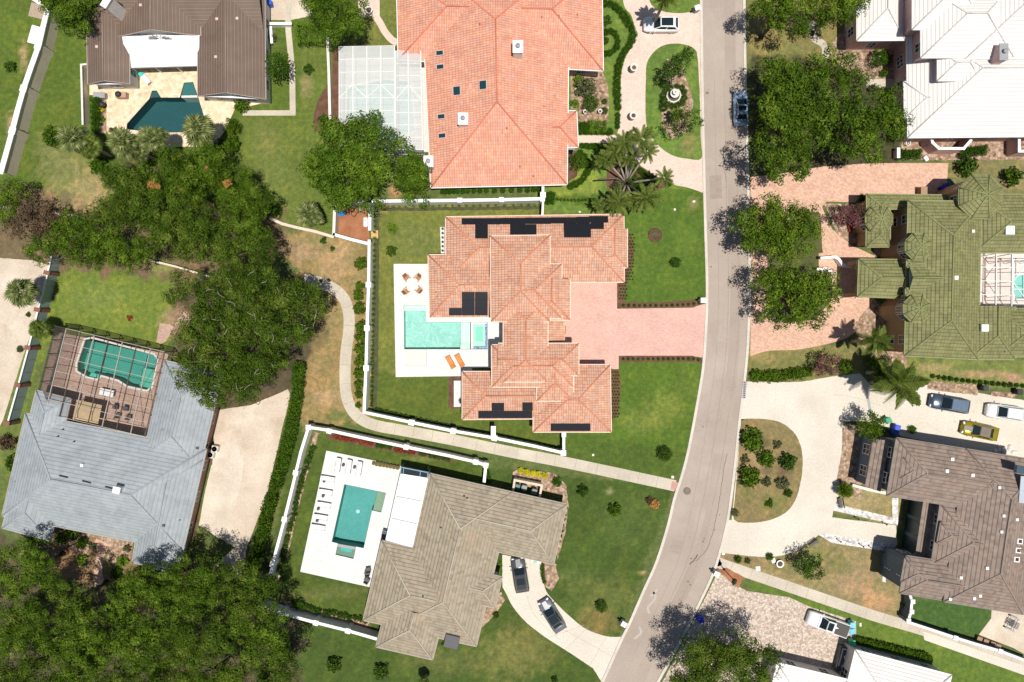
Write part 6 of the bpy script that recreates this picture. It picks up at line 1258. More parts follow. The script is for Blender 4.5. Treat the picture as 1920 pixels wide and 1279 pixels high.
# hedge blocks
def hedge(label, pts, r, h, mat='box', leaf=.16, seed=3, dens=1.3, name='hedge'):
    P = smooth_line(pts, 8); B = []; last = None; X0, Y0 = W(*pts[0])
    for p in P:
        if last is None or math.dist(p, last) > r * .7:
            last = p; rm = r / S; x, y = W(*p, h * .6); B.append((x - X0, y - Y0, h - rm * .8, rm)); 
            if h > rm * 2.2: B.append((x - X0, y - Y0, h * .45, rm * .95))
    o = link(name, leaves_mesh(name, B, leaf, dens, seed, LM[mat], sub=.3, zlo=-.6, fill=.6), None, (X0, Y0, 0)); return tag(o, label, 'hedge')
def boxhedge(label, quad, h, mat='box', leaf=.15, seed=4):
    P = [W3(x, y, h) for x, y in quad]; c0 = (P[0] + P[2]) / 2; a = (P[1] - P[0]).length / 2; b_ = (P[3] - P[0]).length / 2; B = []; r = .45
    nx_, ny_ = max(2, int(a * 2 / .7)), max(2, int(b_ * 2 / .7))
    for i in range(nx_):
        for j in range(ny_):
            p = P[0].lerp(P[1], (i + .5) / nx_).lerp(P[3].lerp(P[2], (i + .5) / nx_), (j + .5) / ny_) - c0
            B.append((p.x, p.y, h - r, r))
            if i in (0, nx_ - 1) or j in (0, ny_ - 1): B.append((p.x, p.y, h * .4, r))
    return tag(link('hedge', leaves_mesh('hedge', B, leaf, 1.0, seed, LM[mat], sub=.5, fill=.5), None, (c0.x, c0.y, 0)), label, 'hedge')
boxhedge('clipped rectangular hedge block left of the tree at the top', [(548, 38), (608, 38), (608, 78), (552, 78)], 2.2, 'lime')
boxhedge('lime green clipped hedge in the bed below the white garden urns', [(1105, 222), (1140, 222), (1140, 246), (1105, 248)], 1.4, 'lime')
boxhedge('dark clipped hedge beside the lime hedge by the coral roof', [(1085, 226), (1106, 226), (1106, 248), (1085, 248)], 1.4, 'box')
boxhedge('clipped hedge left of the pink scalloped garden wall', [(1686, 279), (1733, 279), (1731, 296), (1684, 296)], 1.1, 'box')
boxhedge('clipped hedge right of the pink scalloped garden wall', [(1812, 274), (1856, 271), (1856, 288), (1798, 294)], 1.1, 'box')
boxhedge('small clipped hedge block at the end of the top white wall', [(1023, 358), (1041, 358), (1041, 380), (1023, 382)], 1.4, 'box')
boxhedge('narrow clipped hedge along the left of the travertine terrace', [(168, 180), (179, 180), (179, 246), (169, 246)], 1.4, 'box')
boxhedge('dense square foliage block at the left edge of the lower right house terrace', [(1700, 1135), (1712, 1136), (1711, 1142), (1700, 1141)], .8, 'box')
hedge('tall dense hedge between the tan drive and the dry strip', [(560, 690), (556, 740), (548, 790), (540, 830), (528, 870), (515, 915)], 13, 2.2, 'mag', .22, 31)
hedge('dark hedge between the tan drive foot and the slanted white wall', [(508, 935), (500, 965), (492, 1000), (482, 1040), (474, 1062)], 13, 2.2, 'oak', .26, 32)
hedge('low green hedge beside the lower pavement behind the pickup', [(1607, 1200), (1640, 1208), (1690, 1220), (1745, 1233)], 7, 1.0, 'mag', .18, 33)
hedge('low dark groundcover strip inside the long left white wall', [(703, 400), (702, 480), (701, 560), (699, 640), (698, 700), (697, 760)], 3.4, .45, 'shrub', .14, 34, .7, 'groundcover')
hedge('low dark groundcover strip inside the lower white wall of the central house', [(705, 768), (770, 783), (850, 801), (940, 821), (1040, 840)], 4.5, .5, 'shrub', .15, 35, .8, 'groundcover')
hedge('low groundcover strip below the top white wall of the central house', [(710, 389), (800, 387), (900, 386), (1012, 385)], 3, .4, 'olive', .14, 36, .6, 'groundcover')
hedge('low planting along the wall of the coral-roofed house bottom side', [(830, 360), (900, 358), (1010, 356)], 5, .8, 'box', .15, 37, .9, 'groundcover')

# ---- palms
def frond(mat, L_, seed, droop=.55, w=.34, n=15, kind='feather'):
    rg = random.Random(seed); V = []; F = []; Rn = []
    def q(a, b, c_, d_, r): k = len(V); V.extend([a, b, c_, d_]); F.append((k, k + 1, k + 2, k + 3)); Rn.append(r)
    def at(t): return Vector((L_ * t * (1 - .12 * t), 0, L_ * (.42 * t - droop * t * t * 1.1)))
    for i in range(8): a, b = at(i / 8), at((i + 1) / 8); q(a + Vector((0, -.025, 0)), b + Vector((0, -.02, 0)), b + Vector((0, .02, 0)), a + Vector((0, .025, 0)), .95)
    for i in range(n):
        t = .16 + .82 * i / (n - 1); p = at(t); ln = L_ * w * math.sin(math.pi * min(.96, t * .85 + .12)) * rg.uniform(.85, 1.1) + .1
        for s_ in (-1, 1):
            tip = p + Vector((ln * .55, s_ * ln * .83, -ln * .28)); wd = L_ * .032
            q(p + Vector((-wd, 0, 0)), p + Vector((wd, 0, .01)), tip + Vector((wd * .5, 0, 0)), tip - Vector((wd * .5, 0, 0)), rg.uniform(.05, .8))
    me = mesh_np('frond', V, F, [LM[mat]]); a = me.attributes.new('rnd', 'FLOAT', 'FACE'); a.data.foreach_set('value', Rn); return me
def fan(mat, L_, seed):
    rg = random.Random(seed); V = []; F = []; Rn = []; b = Vector((L_ * .45, 0, L_ * .12))
    def q(a, b_, c_, d_, r): k = len(V); V.extend([a, b_, c_, d_]); F.append((k, k + 1, k + 2, k + 3)); Rn.append(r)
    q(Vector((0, -.02, 0)), Vector((0, .02, 0)), b + Vector((0, .02, 0)), b + Vector((0, -.02, 0)), .9)
    for i in range(15):
        a = (i - 7) / 7 * 1.75; ln = L_ * .58 * (1 - .12 * abs(a)) * rg.uniform(.9, 1.08); d_ = Vector((math.cos(a), math.sin(a), 0)); s_ = Vector((-d_.y, d_.x, 0)); m_ = b + d_ * ln * .6 + Vector((0, 0, -.02)); tip = b + d_ * ln + Vector((0, 0, -ln * .35))
        q(b, m_ - s_ * ln * .10, tip, m_ + s_ * ln * .10, rg.uniform(.1, .85))
    me = mesh_np('fan', V, F, [LM[mat]]); a = me.attributes.new('rnd', 'FLOAT', 'FACE'); a.data.foreach_set('value', Rn); return me
def head_mesh(name, fr, n, seed, lo=-.5, hi=1.25):
    rg = random.Random(seed); V = []; F = []; Rn = []
    for i in range(n):
        me = rg.choice(fr); az = i * 2.39996 + rg.uniform(-.2, .2); el = lo + (hi - lo) * (i / n) ** .9; M_ = Matrix.Rotation(az, 3, 'Z') @ Matrix.Rotation(-el, 3, 'Y') @ Matrix.Rotation(rg.uniform(-.5, .5), 3, 'X'); s_ = rg.uniform(.85, 1.1); k = len(V)
        V += [M_ @ (v.co * s_) for v in me.vertices]; F += [tuple(j + k for j in p.vertices) for p in me.polygons]; a = [x.value for x in me.attributes['rnd'].data]; sh = rg.uniform(-.15, .25); Rn += [min(1, max(0, x + sh)) for x in a]
    me = mesh_np(name, V, F, [fr[0].materials[0]]); a = me.attributes.new('rnd', 'FLOAT', 'FACE'); a.data.foreach_set('value', Rn); return me
HD = {'sabal': head_mesh('fan_crown', [fan('sabal', 2.1, 1), fan('sabal', 2.3, 2)], 30, 5, -.5, 1.4), 'palmfan': head_mesh('fan_crown', [fan('palm', 2.1, 3)], 34, 6, -.4, 1.3),
      'date': head_mesh('feather_crown', [frond('palm', 3.0, 1, .55, .17, 20), frond('palm', 2.8, 2, .55, .17, 20)], 24, 7, -.25, 1.2), 'senegal': head_mesh('feather_crown', [frond('palm', 2.6, 3, .5, .14, 14)], 17, 8, -.25, 1.0),
      'queen': head_mesh('feather_crown', [frond('palm', 3.4, 4, .75, .22, 22), frond('palm', 3.3, 5, .95, .22, 22)], 17, 9, -.3, 1.2), 'cycad': head_mesh('cycad_crown', [frond('bright', 1.1, 6, .5, .26, 12)], 30, 10, .0, 1.2)}
def palm(px, py, r, h, kind, label, base=None, name='palm_tree', rad=.2):
    x, y = W(px, py, h); bx, by = W(*base) if base else (x, y); t = thing(name, label, 'palm', (bx, by, 0)); nat = {'sabal': 2.2, 'palmfan': 2.0, 'date': 3.2, 'senegal': 2.6, 'queen': 3.5, 'cycad': 1.15}[kind]; s_ = r / S * (CAM_H - h) / CAM_H / nat
    o = link('crown', HD[kind], t, (x - bx, y - by, h), rng.uniform(0, 6)); o.scale = (s_,) * 3
    mb = MB(); mb.tube([(0, 0, 0), ((x - bx) * .4, (y - by) * .4, h * .5), (x - bx, y - by, h)], [rad * 1.2, rad, rad * .9], M['palebark'], 8); mb.build('trunk', t); return t
for q in ((375, 245, 36, 6, 'sabal', 'grey-green fan palm at the lower right corner of the dark angular pool'), (236, 270, 34, 5.5, 'sabal', 'grey-green fan palm at the lower left corner of the dark angular pool'), (288, 262, 30, 6, 'sabal', 'grey-green fan palm at the middle of the lower pool edge'), (140, 262, 32, 5.5, 'sabal', 'grey-green fan palm beside the dark bush at the left garden wall'), (170, 275, 24, 4.5, 'palmfan', 'small green fan palm right of the left garden one'), (262, 285, 22, 4, 'sabal', 'low fan palm between the two pool palms'),
          (580, 402, 28, 4, 'sabal', 'lone fan palm on the lawn left of the service yard'), (45, 548, 33, 5, 'sabal', 'broad fan palm on the tan drive at the left edge'), (78, 618, 21, 3, 'palmfan', 'small green fan palm between the panel fence and the screen cage'), (1247, -2, 30, 7, 'date', 'feather palm at the top edge shading the white car'),
          (1582, 918, 19, 1.0, 'cycad', 'spiky yellow-green cycad at the corner of the cream driveway'), (1683, 722, 52, 6.5, 'queen', 'big feather palm with drying fronds between the villa and the parking court'), (1640, 640, 34, 6, 'queen', 'feather palm with bright fronds by the dark villa wall'), (1650, 700, 26, 3.5, 'date', 'yellowing feather palm between the two larger ones'), (1268, 215, 18, 2, 'date', 'half-dead brown palm in the bark below the fountain'), (795, 1281, 12, 2.2, 'palmfan', 'small palm cut by the bottom edge of the lawn'),
          (100, 545, 12, 1.5, 'palmfan', 'tiny palm behind the panel fence')):
    if q[5].startswith('tiny palm'): continue
    palm(*q)
pcx, pcy = W(1174, 344); pt = thing('palm_clump', 'many-headed leaning palm clump between the two arms of the circular drive', 'palm', (pcx, pcy, 0)); mbt = []
for i, (px, py, r, h) in enumerate(((1152, 284, 32, 5), (1172, 268, 30, 6), (1204, 262, 32, 6.5), (1213, 286, 26, 5.5), (1135, 300, 26, 4.5), (1245, 335, 24, 5.5), (1160, 378, 34, 4.5), (1213, 372, 34, 5), (1188, 380, 26, 4), (1180, 300, 22, 4), (1125, 385, 20, 3.2))):
    x, y = W(px, py, h); o = link('crown', HD['senegal'], pt, (x - pcx, y - pcy, h), rng.uniform(0, 6)); s_ = r / S / 2.75; o.scale = (s_,) * 3
    dx, dy = x - pcx, y - pcy; mb = MB(); mb.tube([(dx * .04, dy * .04, 0), (dx * .3, dy * .3, h * .35), (dx * .7, dy * .7, h * .75), (dx, dy, h)], [.16, .13, .11, .10], M['palebark'], 7); mb.build('trunk', pt)
mb = MB(); x, y = W(1123, 335, 3.5); mb.tube([(-.3, 0, 0), (-1.5, .2, 2), (x - pcx, y - pcy, 3.2)], [.14, .12, .1], M['bark'], 7); mb.build('trunk', pt)
# small plant in a mulch ring on the front lawn
x, y = W(1228, 441); t = thing('agave', 'pale spiky plant in a round mulch ring on the front lawn', 'plant', (x, y, 0)); mb = MB(); mb.lathe((0, 0, 0), [(.95, 0), (.9, .09), (.5, .13), (0, .14)], M['mulch'], 24); mb.build('mulch_ring', t)
mb = MB(); lf = plain((.13, .14, .075), .7, name='agave_leaf')
for i in range(22): a = i * 2.4; r_ = .35 + .45 * ((i * 7) % 5) / 5; mb.add([(0, .0, .15), (math.cos(a) * r_ * .5 - math.sin(a) * .05, math.sin(a) * r_ * .5 + math.cos(a) * .05, .3), (math.cos(a) * r_, math.sin(a) * r_, .35), (math.cos(a) * r_ * .5 + math.sin(a) * .05, math.sin(a) * r_ * .5 - math.cos(a) * .05, .3)], [(0, 1, 2, 3)], lf)
mb.build('leaves', t)
# ------------------------------------------------------------------ walls and fences
def wall(label, pts, h, th=.30, m=None, capm=None, piers=None, pier_m=None, name='boundary_wall', cat='wall', cap_w=.12, pier_s=.55, cap_z=.10, panel=None, close=False):
    m = m or wall_face; capm = capm or M['white']; P = [W3(x, y, h) for x, y in pts]; o = P[0].copy(); o.z = 0; t = thing(name, label, cat, tuple(o)); P = [p - o for p in P]
    if close: P.append(P[0])
    mb = MB(); mc = MB()
    for k, (a, b) in enumerate(zip(P[:-1], P[1:])):
        dz_ = (k % 2) * .006; u = (b - a).normalized(); mb.beam((a.x, a.y, h / 2), (b.x, b.y, h / 2), th + dz_, h - .004 - dz_, m); e = u * (th / 2 + cap_w / 2 - .02); mc.beam(a - e + Vector((0, 0, cap_z / 2 + dz_)), b + e + Vector((0, 0, cap_z / 2 + dz_)), th + cap_w + dz_ * 2, cap_z, capm)
    mb.build('wall_face', t)
    if cap_z > 0: mc.build('coping', t)
    for q in (piers or []):
        x, y = W(q[0], q[1], h); s_ = pier_s; mb = MB(); mb.box((x - o.x, y - o.y, (h + .12) / 2), (s_, s_, h + .12), pier_m or m, rz=q[2] if len(q) > 2 else 0); mb.box((x - o.x, y - o.y, h + .18), (s_ + .14, s_ + .14, .12), capm, rz=q[2] if len(q) > 2 else 0, bev=.03); mb.build('pillar', t)
    return t
wall_face = surf('painted_block', (.70, .68, .62), (.78, .76, .70), .6, 6, .85, .1)
face_a = surf('aged_block', (.62, .53, .43), (.70, .60, .50), .6, 6, .85, .1); tealface = plain((.28, .36, .37), .7, name='panel_teal')
wall('tall white-capped wall slanting down the upper left', [(91, 14), (82, 50), (74, 85), (59, 127), (45, 168), (34, 207), (24, 246), (12, 290), (3, 322)], 2.3, .45, face_a, M['white'], [(73, 88, -.3), (46, 167, -.3), (25, 246, -.3)], cap_w=.22, pier_s=.75)
wall('short white wall running off the top edge from the slanting wall', [(56, -6), (75, 6), (91, 14)], 2.2, .35, face_a, M['white'])
wall('main long white wall on the left side of the central house lot', [(692.5, 452), (691.5, 534), (688.5, 615), (686.5, 690), (683, 773), (772, 792), (850, 808), (927, 821), (1000, 836), (1056, 849)], 2.0, .27, wall_face, M['white'], [(691.5, 534), (688.5, 615), (687, 690), (772, 792, -.2), (850, 808, -.2), (927, 821, -.2), (1056, 849)], cap_w=.10, pier_s=.6)
wall('white wall between the upper service yard and the central house lawn', [(693.5, 430), (694, 378)], 2.0, .27, wall_face, M['white'])
wall('white wall along the top of the central house lot', [(657, 378), (760, 377), (862, 376), (940, 375), (1017, 373)], 2.0, .30, wall_face, M['white'], [(862, 376), (940, 375), (1017, 374)], cap_w=.10, pier_s=.5)
wall('short white gate wall rising from the end of the top wall', [(1018, 352), (1018, 368)], 2.0, .22, wall_face, M['white'], [(1018, 366)], pier_s=.6)
wall('thin white gate wall dropping to the solar-panelled roof', [(1018, 380), (1017, 402)], 1.9, .15, wall_face, M['white'])
wall('left wall of the red mulch service yard', [(628, 388), (626, 440)], 1.9, .25, face_a, M['stonew'])
wall('slanting white wall below the red mulch service yard', [(627, 440), (658, 449), (690, 457)], 1.9, .27, wall_face, M['white'])
wall('short white wall from the lower garage wing to the corner pillar', [(1057, 815), (1057, 845)], 1.9, .22, wall_face, M['white'], [(1057, 815)], pier_s=.45)
wall('white gate post beside the lower wall of the central house', [(925, 803), (925, 817)], 2.1, .5, wall_face, M['white'], name='gate_post', cat='post')
wall('white wall around the pool yard of the taupe-roofed house', [(908, 902), (911, 872), (892, 866), (840, 854), (762, 838), (690, 823), (618, 807), (579, 801), (564, 849), (549, 912), (534, 973), (522, 1018), (512, 1057), (503, 1092)], 1.9, .27, wall_face, M['white'], [(911, 872, -.2), (892, 866, -.2), (762, 838, -.2), (618, 808, -.2), (579, 801), (555, 886, -.2), (534, 973, -.2), (512, 1057, -.2)], cap_w=.10, pier_s=.55)
wall('white wall below the pool yard of the taupe-roofed house', [(486, 1134), (530, 1150), (593, 1167), (653, 1182), (705, 1197)], 1.9, .27, wall_face, M['white'], [(530, 1150, -.25), (593, 1167, -.25), (653, 1182, -.25)], cap_w=.10, pier_s=.55)
wall('low old concrete wall beside the fan palm lawn', [(508, 410), (530, 420), (557, 427), (590, 434), (624, 444)], .7, .25, face_a, face_a)
wall('low pale wall crossing under the upper grove', [(262, 480), (285, 489), (330, 500), (393, 519)], .7, .2, face_a, face_a, cap_w=.04)
wall('low pale wall at the left below the dry lawn', [(0, 388), (70, 395), (135, 404), (190, 415)], .7, .2, face_a, face_a, cap_w=.04)
wall('narrow pale wall left of the white screened roof', [(614, 66), (617, 140), (619, 222)], .9, .22, face_a, M['stonew'])
wall('white walled planter at the right of the brown metal roof', [(500, 45), (545, 45)], .8, .25, M['white'], M['white']); wall('short white wall beside the planter by the brown metal roof', [(508, 52), (510, 80)], .8, .22, M['white'], M['white'])
wall('narrow tan wall at the left of the brown-roofed house', [(162, 121), (153, 122), (156, 233)], 1.2, .18, face_a, M['stonew'], cap_w=.06)
wall('pink scalloped garden wall with white coping below the white metal roof', [(1745, 258), (1748, 268), (1760, 279), (1806, 279), (1819, 264), (1820, 257)], 2.2, .22, wall_p, M['white'])
wall('pink wall with white coping at the right edge', [(1910, 252), (1910, 284), (1960, 284)], 2.2, .22, wall_p, M['white'])
wall('short pink wall piece with white end below the white metal roof', [(1684, 280), (1684, 294)], 1.0, .3, wall_p, M['white'])
wall('blue-white retaining wall below the artificial-looking lawn', [(1702, 1166), (1745, 1180), (1790, 1195), (1832, 1208), (1874, 1220), (1935, 1243)], 1.6, .2, wall_g, M['white'], [(1790, 1195, -.3), (1874, 1220, -.3)], pier_s=.45)
wall('white balustrade wall at the corner of the brown-grey house', [(1706, 1116), (1709, 1128), (1707, 1147), (1702, 1165)], 1.7, .2, wall_g, M['white'], [(1710, 1127), (1708, 1146), (1702, 1163)], pier_s=.45)
wall('white kerb wall below the tile of the slate-blue garage', [(1600, 910), (1625, 917), (1658, 924)], .5, .25, M['stonew'], M['stonew'])
# panel fence, left edge
fp = [(90, 512), (72, 581), (54, 652), (35, 722), (15, 793)]; P = [W3(x, y, 1.9) for x, y in fp]; o = P[0].copy(); o.z = 0
t = thing('panel_fence', 'grey-teal panel fence with brick pillars beside the tan drive', 'fence', tuple(o)); brick = plain((.22, .10, .07), .85, name='brick')
P0 = [W3(97, 480, 1.9)] + P
for a, b in zip(P0[:-1], P0[1:]):
    a, b = a - o, b - o; mb = MB(); mb.beam((a.x, a.y, .95), (b.x, b.y, .95), .12, 1.9, tealface); mb.build('panel', t); mb = MB(); mb.beam(a + Vector((0, 0, .04)), b + Vector((0, 0, .04)), .2, .08, M['white'])
    for k in range(1, 3): p = a.lerp(b, k / 3); mb.beam((p.x, p.y, 0), (p.x, p.y, 1.9), .16, .16, M['grey'])
    mb.build('rail', t)
for p in P: p = p - o; mb = MB(); mb.box((p.x, p.y, 1.05), (.7, .45, 2.1), brick, rz=-.25); mb.box((p.x, p.y, 2.14), (.8, .55, .08), brick, rz=-.25); mb.build('pillar', t)

# ------------------------------------------------------------------ cars
def car(px, py, ang, Ln, Wd, Ht, col, label, kind='suv', roof=None, glassroof=False, name='parked_car', cat='car', hood=None):
    x, y = W(px, py, .7); t = thing(name, label, cat, (x, y, 0), R(ang)); body = plain(col, .22, .35 if sum(col) < 1.8 else 0.0, name='car_paint'); hl, hw = Ln / 2, Wd / 2
    prof = {  # x/half-length, half-width, belt height
        'suv': [(-1, .80, .74), (-.97, .92, .98), (-.8, 1, 1.02), (-.4, 1, 1.0), (0, 1, .98), (.38, 1, .96), (.55, .99, .92), (.8, .96, .86), (.93, .86, .74), (1, .66, .58)],
        'sedan': [(-1, .78, .70), (-.97, .90, .90), (-.75, 1, .95), (-.4, 1, .93), (0, 1, .92), (.35, 1, .91), (.55, .99, .86), (.8, .95, .78), (.93, .85, .66), (1, .62, .52)],
        'pickup': [(-1, .95, .92), (-.98, .98, .98), (-.7, 1, .98), (-.3, 1, 1.0), (0, 1, 1.02), (.4, 1, 1.02), (.55, .99, 1.0), (.85, .97, .96), (.95, .9, .84), (1, .78, .66)]}[kind]
    sec = []
    for u, w_, bz in prof:
        X = u * hl; Wk = w_ * hw; sec.append([(X, -Wk * .90, .24), (X, -Wk * .985, .42), (X, -Wk, bz * .72), (X, -Wk * .95, bz * .95), (X, -Wk * .80, bz + .03), (X, 0, bz + .07), (X, Wk * .80, bz + .03), (X, Wk * .95, bz * .95), (X, Wk, bz * .72), (X, Wk * .985, .42), (X, Wk * .90, .24)])
    vs = [p for s_ in sec for p in s_]; n = 11; fs = [(i * n + k, (i + 1) * n + k, (i + 1) * n + (k + 1) % n, i * n + (k + 1) % n) for i in range(len(sec) - 1) for k in range(n)]; fs += [tuple(range(n)), tuple((len(sec) - 1) * n + k for k in range(n - 1, -1, -1))]
    mb = MB(); mb.add(vs, fs, body, True); o = mb.build('body', t); bm = bmesh.new(); bm.from_mesh(o.data); bmesh.ops.recalc_face_normals(bm, faces=bm.faces); bm.to_mesh(o.data); bm.free()
    # greenhouse
    r0, r1, g0, g1 = {'suv': (-.72, .10, -.93, .46), 'sedan': (-.42, .12, -.72, .48), 'pickup': (-.20, .18, -.27, .42)}[kind]; bz = {'suv': 1.0, 'sedan': .94, 'pickup': 1.03}[kind]
    bw, tw = .86 * hw, .70 * hw; B4 = [(g0 * hl, -bw), (g1 * hl, -bw * .93), (g1 * hl, bw * .93), (g0 * hl, bw)]; T4 = [(r0 * hl, -tw), (r1 * hl, -tw * .95), (r1 * hl, tw * .95), (r0 * hl, tw)]
    Bv = [Vector((a, b, bz)) for a, b in B4]; Tv = [Vector((a, b, Ht - .04)) for a, b in T4]; gl = plain((.012, .022, .028), .05, name='car_glass')
    mb = MB(); mb.add(Bv + Tv, [(0, 1, 5, 4), (1, 2, 6, 5), (2, 3, 7, 6), (3, 0, 4, 7), (4, 5, 6, 7)], body); mb.build('cabin', t)
    def quad(i, j, nm, a0=.06, a1=.94, z0=.10, z1=.93, m=gl, off=.014):
        A, B_, C_, D = Bv[i], Bv[j], Tv[j], Tv[i]; f = lambda u, v: A.lerp(B_, u).lerp(D.lerp(C_, u), v); nrm = (B_ - A).cross(D - A).normalized(); mb = MB(); mb.add([f(a0, z0) + nrm * off, f(a1, z0) + nrm * off, f(a1, z1) + nrm * off, f(a0, z1) + nrm * off], [(0, 1, 2, 3)], m); return mb.build(nm, t)
    quad(1, 2, 'windshield', .05, .95, .04, .96); quad(3, 0, 'rear_window', .1, .9, .12, .9)
    for i, j in ((0, 1), (2, 3)): quad(i, j, 'side_window', .05, .47); quad(i, j, 'side_window', .51, .93)
    mb = MB(); rm = plain(roof, .12, name='roof_paint') if roof else body; mb.box(((r0 + r1) / 2 * hl, 0, Ht - .025), ((r1 - r0) * hl * .99, tw * 1.94, .07), rm, bev=.03); mb.build('roof', t)
    if glassroof: mb = MB(); mb.box(((r0 + r1) / 2 * hl + .1, 0, Ht + .012), ((r1 - r0) * hl * glassroof, tw * 1.5, .012), gl); mb.build('sunroof', t)
    if hood: mb = MB(); mb.add([(.50 * hl, -.34 * hw, bz + .055), (.93 * hl, -.30 * hw, bz - .13), (.93 * hl, .30 * hw, bz - .13), (.50 * hl, .34 * hw, bz + .055)], [(0, 1, 2, 3)], plain(hood, .5, name='hood_panel')); mb.build('hood_panel', t)  # hood overlay; paler ones on dark cars are reflection painted as colour
    mb = MB(); mb.box((.50 * hl, 0, bz + .035), (.05, 1.5 * hw, .02), M['dark']); mb.build('cowl', t)
    for s_ in (-1, 1):
        mb = MB(); mb.box((.945 * hl, s_ * .64 * hw, .70), (.22, .34, .13), plain((.75, .78, .8), .1, name='lamp_lens'), rz=-s_ * .35, bev=.03); mb.build('headlight', t)
        mb = MB(); mb.box((-.965 * hl, s_ * .74 * hw, .82), (.13, .3, .16), plain((.3, .015, .01), .3, name='tail_lens'), rz=s_ * .2, bev=.03); mb.build('taillight', t)
        mb = MB(); mb.box((.40 * hl, s_ * (hw + .09), bz + .03), (.14, .24, .13), body, bev=.04); mb.build('mirror', t)
        for q in (-.60, .62):
            mb = MB(); mb.lathe((q * hl, s_ * (hw - .13), .34), [(.22, -.11), (.34, -.1), (.34, .1), (.22, .11)], M['tyre'], 18, rx=R(90)); wl = mb.build('wheel', t); mb = MB(); mb.lathe((q * hl, s_ * (hw - .02), .34), [(.23, -.01), (.2, .02), (0, .015)], M['chrome'], 12, rx=R(90)); mb.build('rim', wl)
    mb = MB(); mb.box((0, 0, .22), (Ln * .9, Wd * .84, .12), M['dark']); mb.build('underbody', t)
    if kind == 'pickup':
        mb = MB(); mb.box((-.64 * hl, 0, 1.045), (.66 * hl, 1.62 * hw, .03), plain((.06, .055, .05), .7, name='bed_liner'));
        mb.build('truck_bed', t); mb = MB()
        for s_ in (-1, 1): mb.box((-.64 * hl, s_ * .87 * hw, 1.07), (.70 * hl, .10 * hw, .07), body, bev=.02)
        mb.box((-.985 * hl, 0, 1.04), (.05, 1.7 * hw, .1), body, bev=.02); mb.build('bed_rail', t)
    return t
car(1240, 46, 180, 4.7, 1.98, 1.5, (.78, .78, .78), 'white car with dark glass roof parked on the circular drive under the palm shadow', 'suv', None, .8)
car(1389, 203, 91, 4.6, 1.9, 1.4, (.30, .42, .56), 'silver-blue car parked on the street beside the biggest tree', 'sedan', None, .5)
car(975, 1078, 99, 4.6, 1.95, 1.6, (.10, .105, .11), 'dark grey car parked nose to the taupe-roofed garage', 'suv', (.03, .035, .04), .45, hood=(.20, .21, .22))
car(1035, 1154, 122, 4.7, 1.95, 1.45, (.20, .21, .23), 'dark car with painted hood glare and black glass roof on the curved drive', 'sedan', (.02, .022, .03), .8, hood=(.50, .51, .52))
car(1780, 757, 170, 5.2, 2.0, 1.75, (.07, .10, .15), 'dark blue-grey car on the parking court', 'suv', (.12, .17, .24), 0)
car(1884, 773, 172, 4.9, 1.95, 1.65, (.72, .73, .74), 'white car on the parking court at the right edge', 'suv', None, 0)
car(1837, 808, 168, 4.8, 1.95, 1.35, (.32, .26, .015), 'yellow sports car with grey hood and roof on the parking court', 'sedan', (.20, .17, .14), 0, hood=(.13, .12, .10))
car(1552, 1170, 160, 5.6, 2.0, 1.75, (.76, .76, .75), 'white pickup truck with dark bed on the cobbled drive', 'pickup', None, .7, name='pickup_truck', cat='pickup')

# ------------------------------------------------------------------ furniture and small things
def lounger(px, py, ang, label, group=None, fr=None, cush=None, L_=1.9, name='sun_lounger', tilt=.35):
    x, y = W(px, py, .35); t = thing(name, label, 'lounger', (x, y, DZ), R(ang), group); fr = fr or M['char']; cush = cush or M['white']
    mb = MB()
    for s_ in (-1, 1): mb.box((0, s_ * .33, .28), (L_, .05, .07), fr)
    for k in range(9): mb.box((-L_ / 2 + .1 + k * L_ / 9, 0, .30), (.08, .62, .03), fr)
    mb.build('frame', t)
    for sx in (-1, 1):
        for sy in (-1, 1): mb = MB(); mb.box((sx * L_ * .4, sy * .33, .13), (.06, .06, .26), fr); mb.build('leg', t)
    mb = MB(); mb.box((-L_ * .14, 0, .36), (L_ * .66, .60, .09), cush, bev=.03); mb.build('cushion', t)
    mb = MB(); mb.box((L_ * .33, 0, .36 + .11), (L_ * .33, .60, .09), cush, ry=-tilt, bev=.03); mb.build('backrest', t); return t
for i, (x, y) in enumerate(((634.5, 871), (654.5, 874), (674, 877.5))): lounger(x, y, 80, 'white lounger, %s of the three at the top of the white pool terrace' % ('left', 'middle', 'right')[i], 'three loungers at the top of the terrace')
for i, (x, y) in enumerate(((615, 897), (611, 922), (608, 946), (602, 969), (597, 988))): lounger(x, y, 170, 'white lounger along the left side of the teal pool, %s from the top' % ('first', 'second', 'third', 'fourth', 'fifth')[i], 'five loungers along the left side')
lounger(845, 679, -62, 'orange wood lounger, left of the pair on the central terrace', 'pair of orange loungers', M['wood'], plain((.60, .22, .05), .7, name='orange_wood'))
lounger(862, 676, -62, 'orange wood lounger, right of the pair on the central terrace', 'pair of orange loungers', M['wood'], plain((.60, .22, .05), .7, name='orange_wood'))
lounger(273, 148, -48, 'white lounger with turquoise head cushion beside the dark pool', None, M['white'], M['white'])
lt = [o for o in C.objects if o.get('label', '').startswith('white lounger with turquoise')][0]; [k for k in lt.children if k.name.startswith('backrest')][0].location = (0, 0, 0)
mb = MB(); mb.box((-.75, 0, .46), (.55, .66, .12), plain((.05, .5, .45), .7, name='turquoise_cloth'), bev=.04); mb.build('head_cushion', lt)
